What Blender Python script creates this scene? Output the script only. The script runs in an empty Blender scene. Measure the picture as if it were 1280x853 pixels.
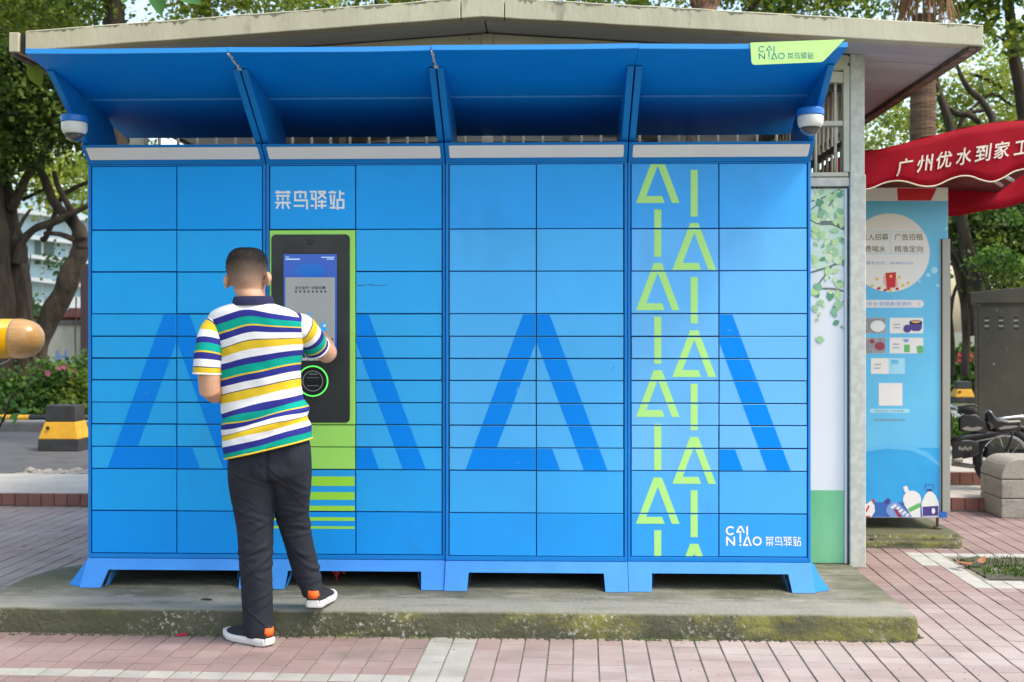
import bpy, bmesh, math, random
import numpy as np
from mathutils import Vector, noise, Matrix
from math import sin, cos, pi, radians, atan2, sqrt, hypot

random.seed(7)
rng = np.random.default_rng(11)
scene = bpy.context.scene
COL = scene.collection

# ------------------------------------------------------------------ camera
F, H, HOR = 1400.0, 1.35, 413.0          # focal length in photo pixels, eye height, horizon row
T = 45.0 / F
CT, ST = cos(math.atan(T)), sin(math.atan(T))
cam = bpy.data.cameras.new('camera')
cam_ob = bpy.data.objects.new('camera', cam)
COL.objects.link(cam_ob)
cam_ob.location = (0, 0, H)
cam_ob.rotation_euler = (pi / 2, 0, math.atan(T))
cam.sensor_width = 36.0
cam.lens = 36.0 * F / 1280.0
cam.shift_y = -(426.5 - HOR) / 1280.0
cam.clip_start, cam.clip_end = 0.05, 800
cam.dof.use_dof = True
cam.dof.focus_distance = 5.2
cam.dof.aperture_fstop = 3.5
scene.camera = cam_ob

# ------------------------------------------------------------------ world, sun, exposure
SUN_EL, SUN_AZ = radians(57), radians(112)     # azimuth clockwise from +Y (the locker wall faces -Y)
world = bpy.data.worlds.new('World')
scene.world = world
world.use_nodes = True
wn = world.node_tree.nodes
wn.clear()
w_out = wn.new('ShaderNodeOutputWorld')
w_bg = wn.new('ShaderNodeBackground')
w_sky = wn.new('ShaderNodeTexSky')
w_sky.sky_type = 'NISHITA'
w_sky.sun_disc = False
w_sky.sun_elevation = SUN_EL
w_sky.sun_rotation = SUN_AZ
w_sky.air_density = 1.4
w_sky.dust_density = 3.0
w_sky.ozone_density = 0.2
w_bg.inputs['Strength'].default_value = 0.15
world.node_tree.links.new(w_sky.outputs[0], w_bg.inputs[0])
world.node_tree.links.new(w_bg.outputs[0], w_out.inputs[0])
sun = bpy.data.lights.new('sun', 'SUN')
sun.energy = 1.0
sun.angle = radians(12)
sun.color = (1.0, 0.90, 0.76)
sun_ob = bpy.data.objects.new('sun', sun)
COL.objects.link(sun_ob)
sd = Vector((sin(SUN_AZ) * cos(SUN_EL), cos(SUN_AZ) * cos(SUN_EL), sin(SUN_EL)))
sun_ob.location = sd * 30
sun_ob.rotation_euler = sd.to_track_quat('Z', 'Y').to_euler()
scene.view_settings.view_transform = 'Standard'
scene.view_settings.look = 'None'
scene.view_settings.gamma = 1.0
scene.view_settings.exposure = 1.3
scene.render.engine = 'CYCLES'
scene.cycles.use_denoising = True
scene.cycles.max_bounces = 8
scene.cycles.transparent_max_bounces = 8


# ------------------------------------------------------------------ helpers
def W(px, py, Y):
    """photo pixel + distance from the lens plane wall -> point in metres"""
    t = (px - 640.0) / F
    X = Y * (t - T) / (1 + t * T)
    d = -X * ST + Y * CT
    return Vector((X, Y, H + (HOR - py) * d / F))


def G(px, py, z=0.0):
    d = F * (H - z) / (py - HOR)
    r = (px - 640.0) / F * d
    return Vector((-d * ST + r * CT, d * CT + r * ST, z))


class MB:
    def __init__(s):
        s.v, s.f, s.m = [], [], []

    def add(s, vs, fs, m=0):
        o = len(s.v)
        s.v += [tuple(p) for p in vs]
        s.f += [tuple(i + o for i in f) for f in fs]
        s.m += [m] * len(fs)
        return s

    def box(s, x0, x1, y0, y1, z0, z1, m=0):
        return s.add([(x0, y0, z0), (x1, y0, z0), (x1, y1, z0), (x0, y1, z0), (x0, y0, z1), (x1, y0, z1), (x1, y1, z1), (x0, y1, z1)],
                     [(0, 3, 2, 1), (4, 5, 6, 7), (0, 1, 5, 4), (1, 2, 6, 5), (2, 3, 7, 6), (3, 0, 4, 7)], m)

    def cbox(s, x0, x1, y0, y1, z0, z1, c, m=0):
        """box whose front (-Y) edges are chamfered by c"""
        a = [(x0, y1, z0), (x1, y1, z0), (x1, y1, z1), (x0, y1, z1)]
        b = [(x0, y0 + c, z0), (x1, y0 + c, z0), (x1, y0 + c, z1), (x0, y0 + c, z1)]
        d = [(x0 + c, y0, z0 + c), (x1 - c, y0, z0 + c), (x1 - c, y0, z1 - c), (x0 + c, y0, z1 - c)]
        fs = [(3, 2, 1, 0)]
        for i in range(4):
            j = (i + 1) % 4
            fs += [(i, j, 4 + j, 4 + i), (4 + i, 4 + j, 8 + j, 8 + i)]
        fs.append((8, 9, 10, 11))
        return s.add(a + b + d, fs, m)

    def tbox(s, x0, x1, y0, y1, z0, z1, c, m=0):
        """box whose top edges are chamfered by c (no bottom face)"""
        a = [(x0, y0, z0), (x1, y0, z0), (x1, y1, z0), (x0, y1, z0)]
        b = [(x0, y0, z1 - c), (x1, y0, z1 - c), (x1, y1, z1 - c), (x0, y1, z1 - c)]
        d = [(x0 + c, y0 + c, z1), (x1 - c, y0 + c, z1), (x1 - c, y1 - c, z1), (x0 + c, y1 - c, z1)]
        fs = []
        for i in range(4):
            j = (i + 1) % 4
            fs += [(i, j, 4 + j, 4 + i), (4 + i, 4 + j, 8 + j, 8 + i)]
        fs.append((8, 9, 10, 11))
        return s.add(a + b + d, fs, m)

    def prism(s, poly, fn, a, b, m=0):
        """poly: 2-D outline; fn(u, v, w) -> 3-D; extruded from w = a to w = b"""
        n = len(poly)
        vs = [fn(u, v, a) for u, v in poly] + [fn(u, v, b) for u, v in poly]
        fs = [tuple(range(n))[::-1], tuple(range(n, 2 * n))]
        fs += [(i, (i + 1) % n, n + (i + 1) % n, n + i) for i in range(n)]
        return s.add(vs, fs, m)

    def rings(s, rings, cap0=True, cap1=True, m=0, closed=True):
        n = len(rings[0])
        vs = [p for r in rings for p in r]
        fs = []
        for k in range(len(rings) - 1):
            for i in range(n if closed else n - 1):
                j = (i + 1) % n
                fs.append((k * n + i, k * n + j, (k + 1) * n + j, (k + 1) * n + i))
        if cap0:
            fs.append(tuple(range(n))[::-1])
        if cap1:
            fs.append(tuple(range((len(rings) - 1) * n, len(rings) * n)))
        return s.add(vs, fs, m)

    def tube(s, pts, rad, n=8, m=0, flat=1.0, cap=True):
        pts = [Vector(p) for p in pts]
        if not hasattr(rad, '__len__'):
            rad = [rad] * len(pts)
        rr = []
        u = None
        for i, p in enumerate(pts):
            t = (pts[min(i + 1, len(pts) - 1)] - pts[max(i - 1, 0)])
            t = t.normalized() if t.length > 1e-9 else Vector((0, 0, 1))
            if u is None:
                u = t.orthogonal().normalized()
            u = (u - t * u.dot(t))
            u = u.normalized() if u.length > 1e-6 else t.orthogonal().normalized()
            w = t.cross(u)
            rr.append([p + (u * cos(2 * pi * k / n) + w * sin(2 * pi * k / n) * flat) * rad[i] for k in range(n)])
        return s.rings(rr, cap, cap, m)

    def lathe(s, prof, c, n=24, m=0, axis='z'):
        rr = []
        for r, h in prof:
            ring = []
            for k in range(n):
                a = 2 * pi * k / n
                if axis == 'z':
                    ring.append((c[0] + r * cos(a), c[1] + r * sin(a), c[2] + h))
                elif axis == 'y':
                    ring.append((c[0] + r * cos(a), c[1] + h, c[2] + r * sin(a)))
                else:
                    ring.append((c[0] + h, c[1] + r * cos(a), c[2] + r * sin(a)))
            rr.append(ring)
        return s.rings(rr, True, True, m)

    def poly(s, pts, m=0):
        return s.add(pts, [tuple(range(len(pts)))], m)

    def build(s, name, mats, parent=None, loc=None, smooth=False, bevel=0, seg=2, attrs=None):
        me = bpy.data.meshes.new(name)
        me.from_pydata(s.v, [], s.f)
        if not isinstance(mats, (list, tuple)):
            mats = [mats]
        for x in mats:
            me.materials.append(x)
        if len(mats) > 1:
            me.polygons.foreach_set('material_index', s.m)
        if attrs:
            for k, vals in attrs.items():
                a = me.attributes.new(k, 'FLOAT', 'POINT')
                a.data.foreach_set('value', vals)
        me.validate()
        me.update()
        if smooth:
            me.shade_smooth()
        return link(name, me, parent, loc, bevel, seg)


def link(name, me, parent=None, loc=None, bevel=0, seg=2):
    o = bpy.data.objects.new(name, me)
    COL.objects.link(o)
    if parent is not None:
        o.parent = parent
    if loc is not None:
        o.location = loc
    if bevel:
        b = o.modifiers.new('bevel', 'BEVEL')
        b.width = bevel
        b.segments = seg
        b.limit_method = 'ANGLE'
        b.angle_limit = radians(40)
    return o


def tag(o, label=None, cat=None, group=None, kind=None):
    for k, v in (('label', label), ('category', cat), ('group', group), ('kind', kind)):
        if v:
            o[k] = v
    return o


def thing(name, label, cat, loc=(0, 0, 0), group=None):
    o = bpy.data.objects.new(name, None)
    COL.objects.link(o)
    o.location = loc
    o.empty_display_size = 0.1
    return tag(o, label, cat, group)


def text_polys(body, size, bold=0.0):
    c = bpy.data.curves.new('t', 'FONT')
    c.body = body
    c.size = size
    c.offset = bold
    c.align_x = 'CENTER'
    c.align_y = 'CENTER'
    c.resolution_u = 3
    o = bpy.data.objects.new('t', c)
    COL.objects.link(o)
    dg = bpy.context.evaluated_depsgraph_get()
    me = bpy.data.meshes.new_from_object(o.evaluated_get(dg))
    vs = [(v.co.x, v.co.y) for v in me.vertices]
    fs = [tuple(p.vertices) for p in me.polygons]
    bpy.data.objects.remove(o)
    bpy.data.curves.remove(c)
    bpy.data.meshes.remove(me)
    return vs, fs


def add_text(mb, body, size, fn, bold=0.0, m=0, width=None, height=None, italic=0.0):
    """fn(u, v) -> 3-D, text centred on (0, 0); width/height rescale it"""
    vs, fs = text_polys(body, size, bold)
    us, ws = [p[0] for p in vs], [p[1] for p in vs]
    cx, cy = (min(us) + max(us)) / 2, (min(ws) + max(ws)) / 2
    kx = width / (max(us) - min(us)) if width else 1
    ky = height / (max(ws) - min(ws)) if height else (kx if width else 1)
    mb.add([fn((u - cx) * kx + italic * (v - cy) * ky, (v - cy) * ky) for u, v in vs], fs, m)


def split_build(mb, name, mats, parent, groups):
    """groups: how many faces of mb go to each piece, in order"""
    at_ = 0
    for g in groups:
        p1 = MB()
        for f_, m_ in zip(mb.f[at_:at_ + g], mb.m[at_:at_ + g]):
            p1.poly([mb.v[k] for k in f_], m_)
        at_ += g
        p1.build(name, mats, parent)
    assert at_ == len(mb.f), (name, at_, len(mb.f))


def clip_poly(poly, x0, x1, y0, y1):
    def cut(p, ax, lim, keep_less):
        out = []
        for i in range(len(p)):
            a, b = p[i], p[(i + 1) % len(p)]
            ia = (a[ax] <= lim) if keep_less else (a[ax] >= lim)
            ib = (b[ax] <= lim) if keep_less else (b[ax] >= lim)
            if ia:
                out.append(a)
            if ia != ib:
                t = (lim - a[ax]) / (b[ax] - a[ax])
                out.append((a[0] + (b[0] - a[0]) * t, a[1] + (b[1] - a[1]) * t))
        return out
    for ax, lim, kl in ((0, x0, False), (0, x1, True), (1, y0, False), (1, y1, True)):
        poly = cut(poly, ax, lim, kl)
        if len(poly) < 3:
            return []
    return poly


# ------------------------------------------------------------------ materials
def nd(nt, typ, **kw):
    n = nt.nodes.new('ShaderNode' + typ)
    for k, v in kw.items():
        setattr(n, k, v)
    return n


def mat(name, c1, c2=None, scale=6.0, rough=0.5, metal=0.0, spec=0.5, bump=0.0, bscale=80.0, coord='pos', lo=0.35, hi=0.65,
        c3=None, scale3=1.5, lo3=0.55, hi3=0.7, stretch=(1, 1, 1), rvar=0.0, rand=0.0, coat=0.0, emit=None, estr=0.0, transl=0.0, detail=5, sheen=0.0):
    m = bpy.data.materials.new(name)
    m.use_nodes = True
    nt = m.node_tree
    L = nt.links.new
    p = nt.nodes['Principled BSDF']
    p.inputs['Roughness'].default_value = rough
    p.inputs['Metallic'].default_value = metal
    p.inputs['Specular IOR Level'].default_value = spec
    p.inputs['Coat Weight'].default_value = coat
    p.inputs['Coat Roughness'].default_value = 0.15
    p.inputs['Sheen Weight'].default_value = sheen
    p.inputs['Base Color'].default_value = (*c1, 1)
    vec = None

    def coords():
        nonlocal vec
        if vec is None:
            if coord == 'pos':
                g = nd(nt, 'NewGeometry')
                src = g.outputs['Position']
            else:
                src = nd(nt, 'TexCoord').outputs['Object']
            mp = nd(nt, 'Mapping')
            mp.inputs['Scale'].default_value = stretch
            L(src, mp.inputs['Vector'])
            vec = mp.outputs[0]
        return vec

    def nz(sc, det=detail, ro=0.6):
        n = nd(nt, 'TexNoise')
        n.inputs['Scale'].default_value = sc
        n.inputs['Detail'].default_value = det
        n.inputs['Roughness'].default_value = ro
        L(coords(), n.inputs['Vector'])
        return n.outputs['Fac']

    def rng_(src, a, b, c=0.0, d=1.0):
        r = nd(nt, 'MapRange')
        r.inputs['From Min'].default_value = a
        r.inputs['From Max'].default_value = b
        r.inputs['To Min'].default_value = c
        r.inputs['To Max'].default_value = d
        L(src, r.inputs['Value'])
        return r.outputs[0]

    def mix(f, a, b):
        x = nd(nt, 'Mix', data_type='RGBA')
        L(f, x.inputs[0])
        for s, v in ((6, a), (7, b)):
            if isinstance(v, tuple):
                x.inputs[s].default_value = (*v, 1)
            else:
                L(v, x.inputs[s])
        return x.outputs[2]

    col = c1
    if c2:
        col = mix(rng_(nz(scale), lo, hi), col, c2)
    if c3:
        col = mix(rng_(nz(scale3), lo3, hi3), col, c3)
    if rand:
        oi = nd(nt, 'ObjectInfo')
        hs = nd(nt, 'HueSaturation')
        if isinstance(col, tuple):
            hs.inputs['Color'].default_value = (*col, 1)
        else:
            L(col, hs.inputs['Color'])
        L(rng_(oi.outputs['Random'], 0, 1, 1 - rand, 1 + rand), hs.inputs['Value'])
        col = hs.outputs[0]
    if not isinstance(col, tuple):
        L(col, p.inputs['Base Color'])
    if rvar:
        L(rng_(nz(9.0), 0.3, 0.7, rough - rvar, rough + rvar), p.inputs['Roughness'])
    if bump:
        b = nd(nt, 'Bump')
        b.inputs['Strength'].default_value = 1.0
        b.inputs['Distance'].default_value = bump
        L(nz(bscale, 3), b.inputs['Height'])
        L(b.outputs[0], p.inputs['Normal'])
    if emit:
        p.inputs['Emission Color'].default_value = (*emit, 1)
        p.inputs['Emission Strength'].default_value = estr
    if transl:
        t = nd(nt, 'BsdfTranslucent')
        if isinstance(col, tuple):
            t.inputs[0].default_value = (*col, 1)
        else:
            L(col, t.inputs[0])
        ms = nd(nt, 'MixShader')
        ms.inputs[0].default_value = transl
        L(p.outputs[0], ms.inputs[1])
        L(t.outputs[0], ms.inputs[2])
        L(ms.outputs[0], nt.nodes['Material Output'].inputs[0])
    return m


def ramp_mat(name, attr, stops, rough=0.8, period=None, bump=0.0, bscale=400, mode='CONSTANT', transl=0.0, spec=0.3, jitter=0.0, jscale=300):
    m = bpy.data.materials.new(name)
    m.use_nodes = True
    nt = m.node_tree
    L = nt.links.new
    p = nt.nodes['Principled BSDF']
    p.inputs['Roughness'].default_value = rough
    p.inputs['Specular IOR Level'].default_value = spec
    a = nd(nt, 'Attribute', attribute_name=attr)
    src = a.outputs['Fac']
    if jitter:
        g = nd(nt, 'NewGeometry')
        n = nd(nt, 'TexNoise')
        n.inputs['Scale'].default_value = jscale
        n.inputs['Detail'].default_value = 4
        L(g.outputs['Position'], n.inputs['Vector'])
        mm = nd(nt, 'Math', operation='MULTIPLY_ADD')
        L(n.outputs['Fac'], mm.inputs[0])
        mm.inputs[1].default_value = jitter
        L(src, mm.inputs[2])
        sb = nd(nt, 'Math', operation='SUBTRACT')
        L(mm.outputs[0], sb.inputs[0])
        sb.inputs[1].default_value = jitter * 0.5
        src = sb.outputs[0]
    if period:
        d = nd(nt, 'Math', operation='DIVIDE')
        L(src, d.inputs[0])
        d.inputs[1].default_value = period
        fr = nd(nt, 'Math', operation='FRACT')
        L(d.outputs[0], fr.inputs[0])
        src = fr.outputs[0]
    r = nd(nt, 'ValToRGB')
    r.color_ramp.interpolation = mode
    els = r.color_ramp.elements
    while len(els) < len(stops):
        els.new(0.5)
    for e, (pos, c) in zip(els, stops):
        e.position = pos
        e.color = (*c, 1)
    L(src, r.inputs[0])
    L(r.outputs[0], p.inputs['Base Color'])
    if bump:
        g = nd(nt, 'NewGeometry')
        n = nd(nt, 'TexNoise')
        n.inputs['Scale'].default_value = bscale
        L(g.outputs['Position'], n.inputs['Vector'])
        b = nd(nt, 'Bump')
        b.inputs['Strength'].default_value = 1.0
        b.inputs['Distance'].default_value = bump
        L(n.outputs['Fac'], b.inputs['Height'])
        L(b.outputs[0], p.inputs['Normal'])
    if transl:
        t = nd(nt, 'BsdfTranslucent')
        L(r.outputs[0], t.inputs[0])
        ms = nd(nt, 'MixShader')
        ms.inputs[0].default_value = transl
        L(p.outputs[0], ms.inputs[1])
        L(t.outputs[0], ms.inputs[2])
        L(ms.outputs[0], nt.nodes['Material Output'].inputs[0])
    return m


M = {}
M['blue'] = mat('locker_blue', (0.035, 0.29, 0.74), (0.045, 0.315, 0.77), scale=2.5, rough=0.36, spec=0.7, bump=0.00012, bscale=260, rvar=0.06, rand=0.02)
M['blue_print'] = mat('print_blue', (0.001, 0.235, 0.80), (0.002, 0.245, 0.82), scale=3, rough=0.45, spec=0.12, bump=0.0001, bscale=260)
M['blue_frame'] = mat('frame_blue', (0.004, 0.2, 0.60), (0.006, 0.22, 0.63), scale=4, rough=0.4, spec=0.3, bump=0.0001, bscale=300, c3=(0.05, 0.05, 0.06), scale3=14, lo3=0.74, hi3=0.76)
M['blue_dark'] = mat('gap_blue', (0.004, 0.06, 0.22), rough=0.6)
M['blue_canopy'] = mat('canopy_blue', (0.001, 0.23, 0.74), (0.002, 0.25, 0.78), scale=3, rough=0.45, spec=0.12, bump=0.0003, bscale=30)
M['canopy_top'] = mat('canopy_top_dark', (0.10, 0.095, 0.085), (0.06, 0.058, 0.05), scale=6, rough=0.95)  # invented dark top that keeps blue bounce off the soffit
M['lip_blue'] = mat('lip_blue', (0.03, 0.30, 0.78), rough=0.35)  # lighter than the canopy sheet: the lip's highlight is painted in
M['blue_base'] = mat('base_blue', (0.045, 0.24, 0.66), (0.055, 0.27, 0.70), scale=8, rough=0.5, spec=0.3, bump=0.0002, bscale=200, c3=(0.2, 0.24, 0.3), scale3=30, lo3=0.72, hi3=0.78)
M['green'] = mat('locker_green', (0.36, 0.76, 0.13), (0.38, 0.79, 0.15), scale=3, rough=0.4, bump=0.0001, bscale=250)
M['print_green'] = mat('print_green', (0.42, 0.78, 0.22), rough=0.42)
M['stripe_green'] = mat('stripe_green', (0.33, 0.74, 0.05), rough=0.42)
M['white_print'] = mat('white_print', (0.86, 0.86, 0.86), rough=0.5)
M['sign_green'] = mat('sign_green', (0.55, 0.9, 0.28), rough=0.45)
M['sign_navy'] = mat('sign_navy', (0.01, 0.10, 0.28), rough=0.5)
M['diffuser'] = mat('diffuser', (0.86, 0.85, 0.84), (0.81, 0.80, 0.79), scale=4, rough=0.55, spec=0.3)
M['scuff'] = mat('pale_scuff', (0.30, 0.45, 0.62), rough=0.7)
M['kiosk'] = mat('kiosk_black', (0.025, 0.027, 0.027), (0.04, 0.042, 0.042), scale=5, rough=0.38, rvar=0.12, spec=0.4, bump=0.0001, bscale=200)
M['black'] = mat('black_plastic', (0.012, 0.012, 0.013), rough=0.35)
M['ring_green'] = mat('ring_green', (0.1, 0.75, 0.1), rough=0.4, emit=(0.12, 0.9, 0.12), estr=0.35)
M['ring_grey'] = mat('ring_grey', (0.25, 0.28, 0.27), rough=0.4)
M['screen_blue'] = mat('screen_blue', (0.01, 0.02, 0.05), rough=0.22, emit=(0.016, 0.07, 0.36), estr=0.5)
M['screen_mid'] = mat('screen_mid', (0.01, 0.02, 0.05), rough=0.22, emit=(0.0, 0.10, 0.42), estr=0.5)
M['screen_card'] = mat('screen_card', (0.05, 0.05, 0.05), rough=0.22, emit=(0.30, 0.33, 0.34), estr=0.36)
M['screen_text'] = mat('screen_text', (0.02, 0.02, 0.025), rough=0.3)
M['screen_cyan'] = mat('screen_cyan', (0.01, 0.1, 0.25), rough=0.3, emit=(0.0, 0.22, 0.5), estr=0.6)
M['screen_pale'] = mat('screen_pale', (0.1, 0.1, 0.1), rough=0.3, emit=(0.3, 0.4, 0.6), estr=0.6)
M['sealant'] = mat('sealant', (0.75, 0.75, 0.72), (0.4, 0.4, 0.4), scale=60, rough=0.6, bump=0.002, bscale=90)
M['bracket_green'] = mat('bracket_green', (0.10, 0.24, 0.03), rough=0.5)
M['cam_white'] = mat('camera_white', (0.75, 0.75, 0.74), rough=0.35)
M['cam_blue'] = mat('camera_blue', (0.006, 0.17, 0.62), rough=0.4)
M['dome'] = mat('smoked_dome', (0.03, 0.03, 0.035), rough=0.06, spec=0.9, coat=1.0)
M['fascia'] = mat('fascia_paint', (0.55, 0.52, 0.375), (0.46, 0.43, 0.30), scale=5, rough=0.75, bump=0.002, bscale=45, c3=(0.22, 0.21, 0.15), scale3=9, lo3=0.62, hi3=0.78, stretch=(1, 1, 0.35))
M['stain'] = mat('moss_stain', (0.16, 0.155, 0.10), (0.26, 0.25, 0.17), scale=60, rough=0.95)
M['soffit'] = mat('soffit_board', (0.44, 0.455, 0.49), (0.37, 0.385, 0.415), scale=2, rough=0.5, stretch=(0.15, 3, 1))
M['roof_top'] = mat('roof_felt', (0.12, 0.12, 0.11), (0.2, 0.2, 0.17), scale=4, rough=0.9, bump=0.01, bscale=30)
M['trim_rust'] = mat('rusty_trim', (0.20, 0.14, 0.10), (0.09, 0.06, 0.05), scale=9, rough=0.8, c3=(0.32, 0.26, 0.2), scale3=5)
M['steel'] = mat('galvanised', (0.55, 0.545, 0.455), (0.46, 0.455, 0.38), scale=22, rough=0.6, metal=0.0, lo=0.42, hi=0.58, c3=(0.33, 0.34, 0.30), scale3=3, lo3=0.6, hi3=0.75)
M['cream'] = mat('cream_paint', (0.55, 0.53, 0.40), (0.45, 0.43, 0.31), scale=8, rough=0.55, c3=(0.22, 0.14, 0.07), scale3=13, lo3=0.68, hi3=0.74)
M['bar'] = mat('cream_bar', (0.62, 0.58, 0.44), (0.5, 0.46, 0.34), scale=20, rough=0.45)
M['interior'] = mat('interior_wall', (0.09, 0.085, 0.075), (0.13, 0.12, 0.10), scale=3, rough=0.9)
M['panel_pale'] = mat('pale_panel', (0.76, 0.76, 0.73), (0.71, 0.72, 0.69), scale=3, rough=0.4, stretch=(1, 1, 0.4))
M['panel_tint'] = mat('tint_panel', (0.52, 0.68, 0.42), (0.66, 0.76, 0.66), scale=7, rough=0.4)
M['panel_green'] = mat('green_panel', (0.13, 0.46, 0.20), (0.22, 0.56, 0.30), scale=3, rough=0.4, stretch=(1, 1, 0.3))
M['p_leaf'] = [mat('printed_leaf_%d' % i, c, rough=0.4) for i, c in enumerate([(0.50, 0.68, 0.28), (0.34, 0.56, 0.28), (0.10, 0.30, 0.16), (0.62, 0.73, 0.42), (0.22, 0.45, 0.26)])]
M['p_twig'] = mat('printed_twig', (0.14, 0.18, 0.15), rough=0.4)
M['seal_black'] = mat('seal_black', (0.03, 0.025, 0.022), rough=0.7)


def wet_concrete():
    m = mat('mossy_concrete', (0.20, 0.19, 0.15), (0.085, 0.085, 0.055), scale=4.2, rough=0.9, bump=0.008, bscale=42, detail=8)
    nt = m.node_tree
    L = nt.links.new
    p = nt.nodes['Principled BSDF']
    base = p.inputs['Base Color'].links[0].from_socket
    g = nd(nt, 'NewGeometry')
    sep = nd(nt, 'SeparateXYZ')
    L(g.outputs['Normal'], sep.inputs[0])
    sp = nd(nt, 'SeparateXYZ')
    L(g.outputs['Position'], sp.inputs[0])

    def noise_(sc, det=6, ro=0.62, st=(1, 1, 1)):
        mp = nd(nt, 'Mapping')
        mp.inputs['Scale'].default_value = st
        L(g.outputs['Position'], mp.inputs[0])
        n = nd(nt, 'TexNoise')
        n.inputs['Scale'].default_value = sc
        n.inputs['Detail'].default_value = det
        n.inputs['Roughness'].default_value = ro
        L(mp.outputs[0], n.inputs['Vector'])
        return n.outputs['Fac']

    def rg(s, a, b, c=0.0, d=1.0):
        r = nd(nt, 'MapRange')
        for k, v in zip(('From Min', 'From Max', 'To Min', 'To Max'), (a, b, c, d)):
            r.inputs[k].default_value = v
        L(s, r.inputs['Value'])
        return r.outputs[0]

    def mul(a, b, op='MULTIPLY'):
        x = nd(nt, 'Math', operation=op)
        for i, s in enumerate((a, b)):
            if isinstance(s, (int, float)):
                x.inputs[i].default_value = s
            else:
                L(s, x.inputs[i])
        return x.outputs[0]

    def mix(f, a, b):
        x = nd(nt, 'Mix', data_type='RGBA')
        L(f, x.inputs[0])
        for s, v in ((6, a), (7, b)):
            if isinstance(v, tuple):
                x.inputs[s].default_value = (*v, 1)
            else:
                L(v, x.inputs[s])
        return x.outputs[2]
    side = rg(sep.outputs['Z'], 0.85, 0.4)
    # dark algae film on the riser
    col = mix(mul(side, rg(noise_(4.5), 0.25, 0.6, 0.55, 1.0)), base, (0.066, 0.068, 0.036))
    # yellow-green moss, thicker towards one end of the slab
    bias = rg(sp.outputs['X'], -1.6, 1.0, -0.10, 0.10)
    moss = rg(mul(noise_(3.4, 9, 0.68, (1, 1, 2.0)), bias, 'ADD'), 0.50, 0.66)
    col = mix(mul(moss, rg(side, 0, 1, 0.16, 0.85)), col, (0.20, 0.195, 0.045))
    # pale lichen spots on the riser
    lich = mul(mul(rg(noise_(46, 5, 0.75), 0.55, 0.60), rg(noise_(3.1), 0.46, 0.58)), side)
    col = mix(lich, col, (0.38, 0.37, 0.30))
    # pale scrapes and trodden front margin on the top
    scr = mul(rg(noise_(5, 6, 0.65, (1, 4, 1)), 0.52, 0.66), rg(side, 0, 1, 0.75, 0))
    col = mix(scr, col, (0.29, 0.28, 0.235))
    edge = mul(mul(rg(sp.outputs['Y'], 5.17, 5.10), rg(noise_(6, 6, 0.6, (0.4, 2, 1)), 0.35, 0.55, 0.35, 1.0)), rg(side, 0, 1, 0.75, 0))
    col = mix(edge, col, (0.25, 0.245, 0.205))
    grime = mul(mul(rg(sp.outputs['Y'], 5.18, 5.40), rg(noise_(2.6, 8, 0.66), 0.36, 0.56)), rg(side, 0, 1, 0.85, 0))
    col = mix(grime, col, (0.075, 0.08, 0.036))
    L(col, p.inputs['Base Color'])
    return m


M['concrete'] = wet_concrete()
M['tile'] = mat('pink_tile', (0.33, 0.225, 0.195), (0.215, 0.165, 0.14), scale=2.6, lo=0.48, hi=0.74, detail=9, rough=0.8, bump=0.0016, bscale=90, rand=0.07, c3=(0.37, 0.30, 0.262), scale3=1.1, lo3=0.44, hi3=0.64, stretch=(1, 2.2, 1))
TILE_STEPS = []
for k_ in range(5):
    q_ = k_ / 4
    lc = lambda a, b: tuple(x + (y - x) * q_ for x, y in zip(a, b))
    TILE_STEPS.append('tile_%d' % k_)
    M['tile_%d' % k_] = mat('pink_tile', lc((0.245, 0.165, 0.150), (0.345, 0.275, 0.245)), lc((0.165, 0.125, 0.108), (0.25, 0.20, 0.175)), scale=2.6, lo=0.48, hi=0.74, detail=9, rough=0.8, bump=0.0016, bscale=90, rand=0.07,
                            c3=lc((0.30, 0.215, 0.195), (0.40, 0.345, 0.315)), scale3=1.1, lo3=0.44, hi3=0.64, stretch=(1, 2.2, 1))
M['tile_white'] = mat('pale_tile', (0.37, 0.355, 0.315), (0.30, 0.29, 0.255), scale=6, rough=0.8, bump=0.0014, bscale=80, rand=0.08)
M['tile_grey'] = mat('grey_tile', (0.42, 0.41, 0.37), (0.33, 0.325, 0.29), scale=9, rough=0.8, bump=0.0012, bscale=70, rand=0.08)
M['grout'] = mat('grout', (0.17, 0.165, 0.12), (0.24, 0.225, 0.18), scale=12, rough=0.95, bump=0.002, bscale=90)
M['soil'] = mat('soil', (0.085, 0.08, 0.055), (0.05, 0.05, 0.035), scale=10, rough=0.95, bump=0.012, bscale=40, c3=(0.08, 0.12, 0.03), scale3=4, lo3=0.5, hi3=0.62)
M['red_tile'] = mat('red_kerb_tile', (0.24, 0.10, 0.075), (0.20, 0.085, 0.065), scale=8, rough=0.6, rand=0.1, bump=0.0015, bscale=50)
M['pave_pale'] = mat('pale_paving', (0.46, 0.44, 0.39), (0.38, 0.365, 0.32), scale=5, rough=0.85, bump=0.002, bscale=60)
M['asphalt'] = mat('asphalt', (0.10, 0.10, 0.10), (0.07, 0.07, 0.072), scale=4, rough=0.9, bump=0.004, bscale=120)
M['kerb'] = mat('kerb_stone', (0.16, 0.15, 0.135), (0.10, 0.095, 0.085), scale=7, rough=0.9, bump=0.004, bscale=50)
M['ground'] = mat('ground_earth', (0.13, 0.13, 0.09), (0.09, 0.11, 0.05), scale=1.0, rough=0.95)
M['poster_blue'] = mat('poster_blue', (0.09, 0.42, 0.72), (0.13, 0.50, 0.78), scale=0.9, rough=0.32, spec=0.5)
M['poster_low'] = mat('poster_deep', (0.02, 0.30, 0.66), (0.03, 0.36, 0.72), scale=2.5, rough=0.32)
M['poster_navy'] = mat('poster_navy', (0.03, 0.12, 0.42), rough=0.32)
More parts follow.
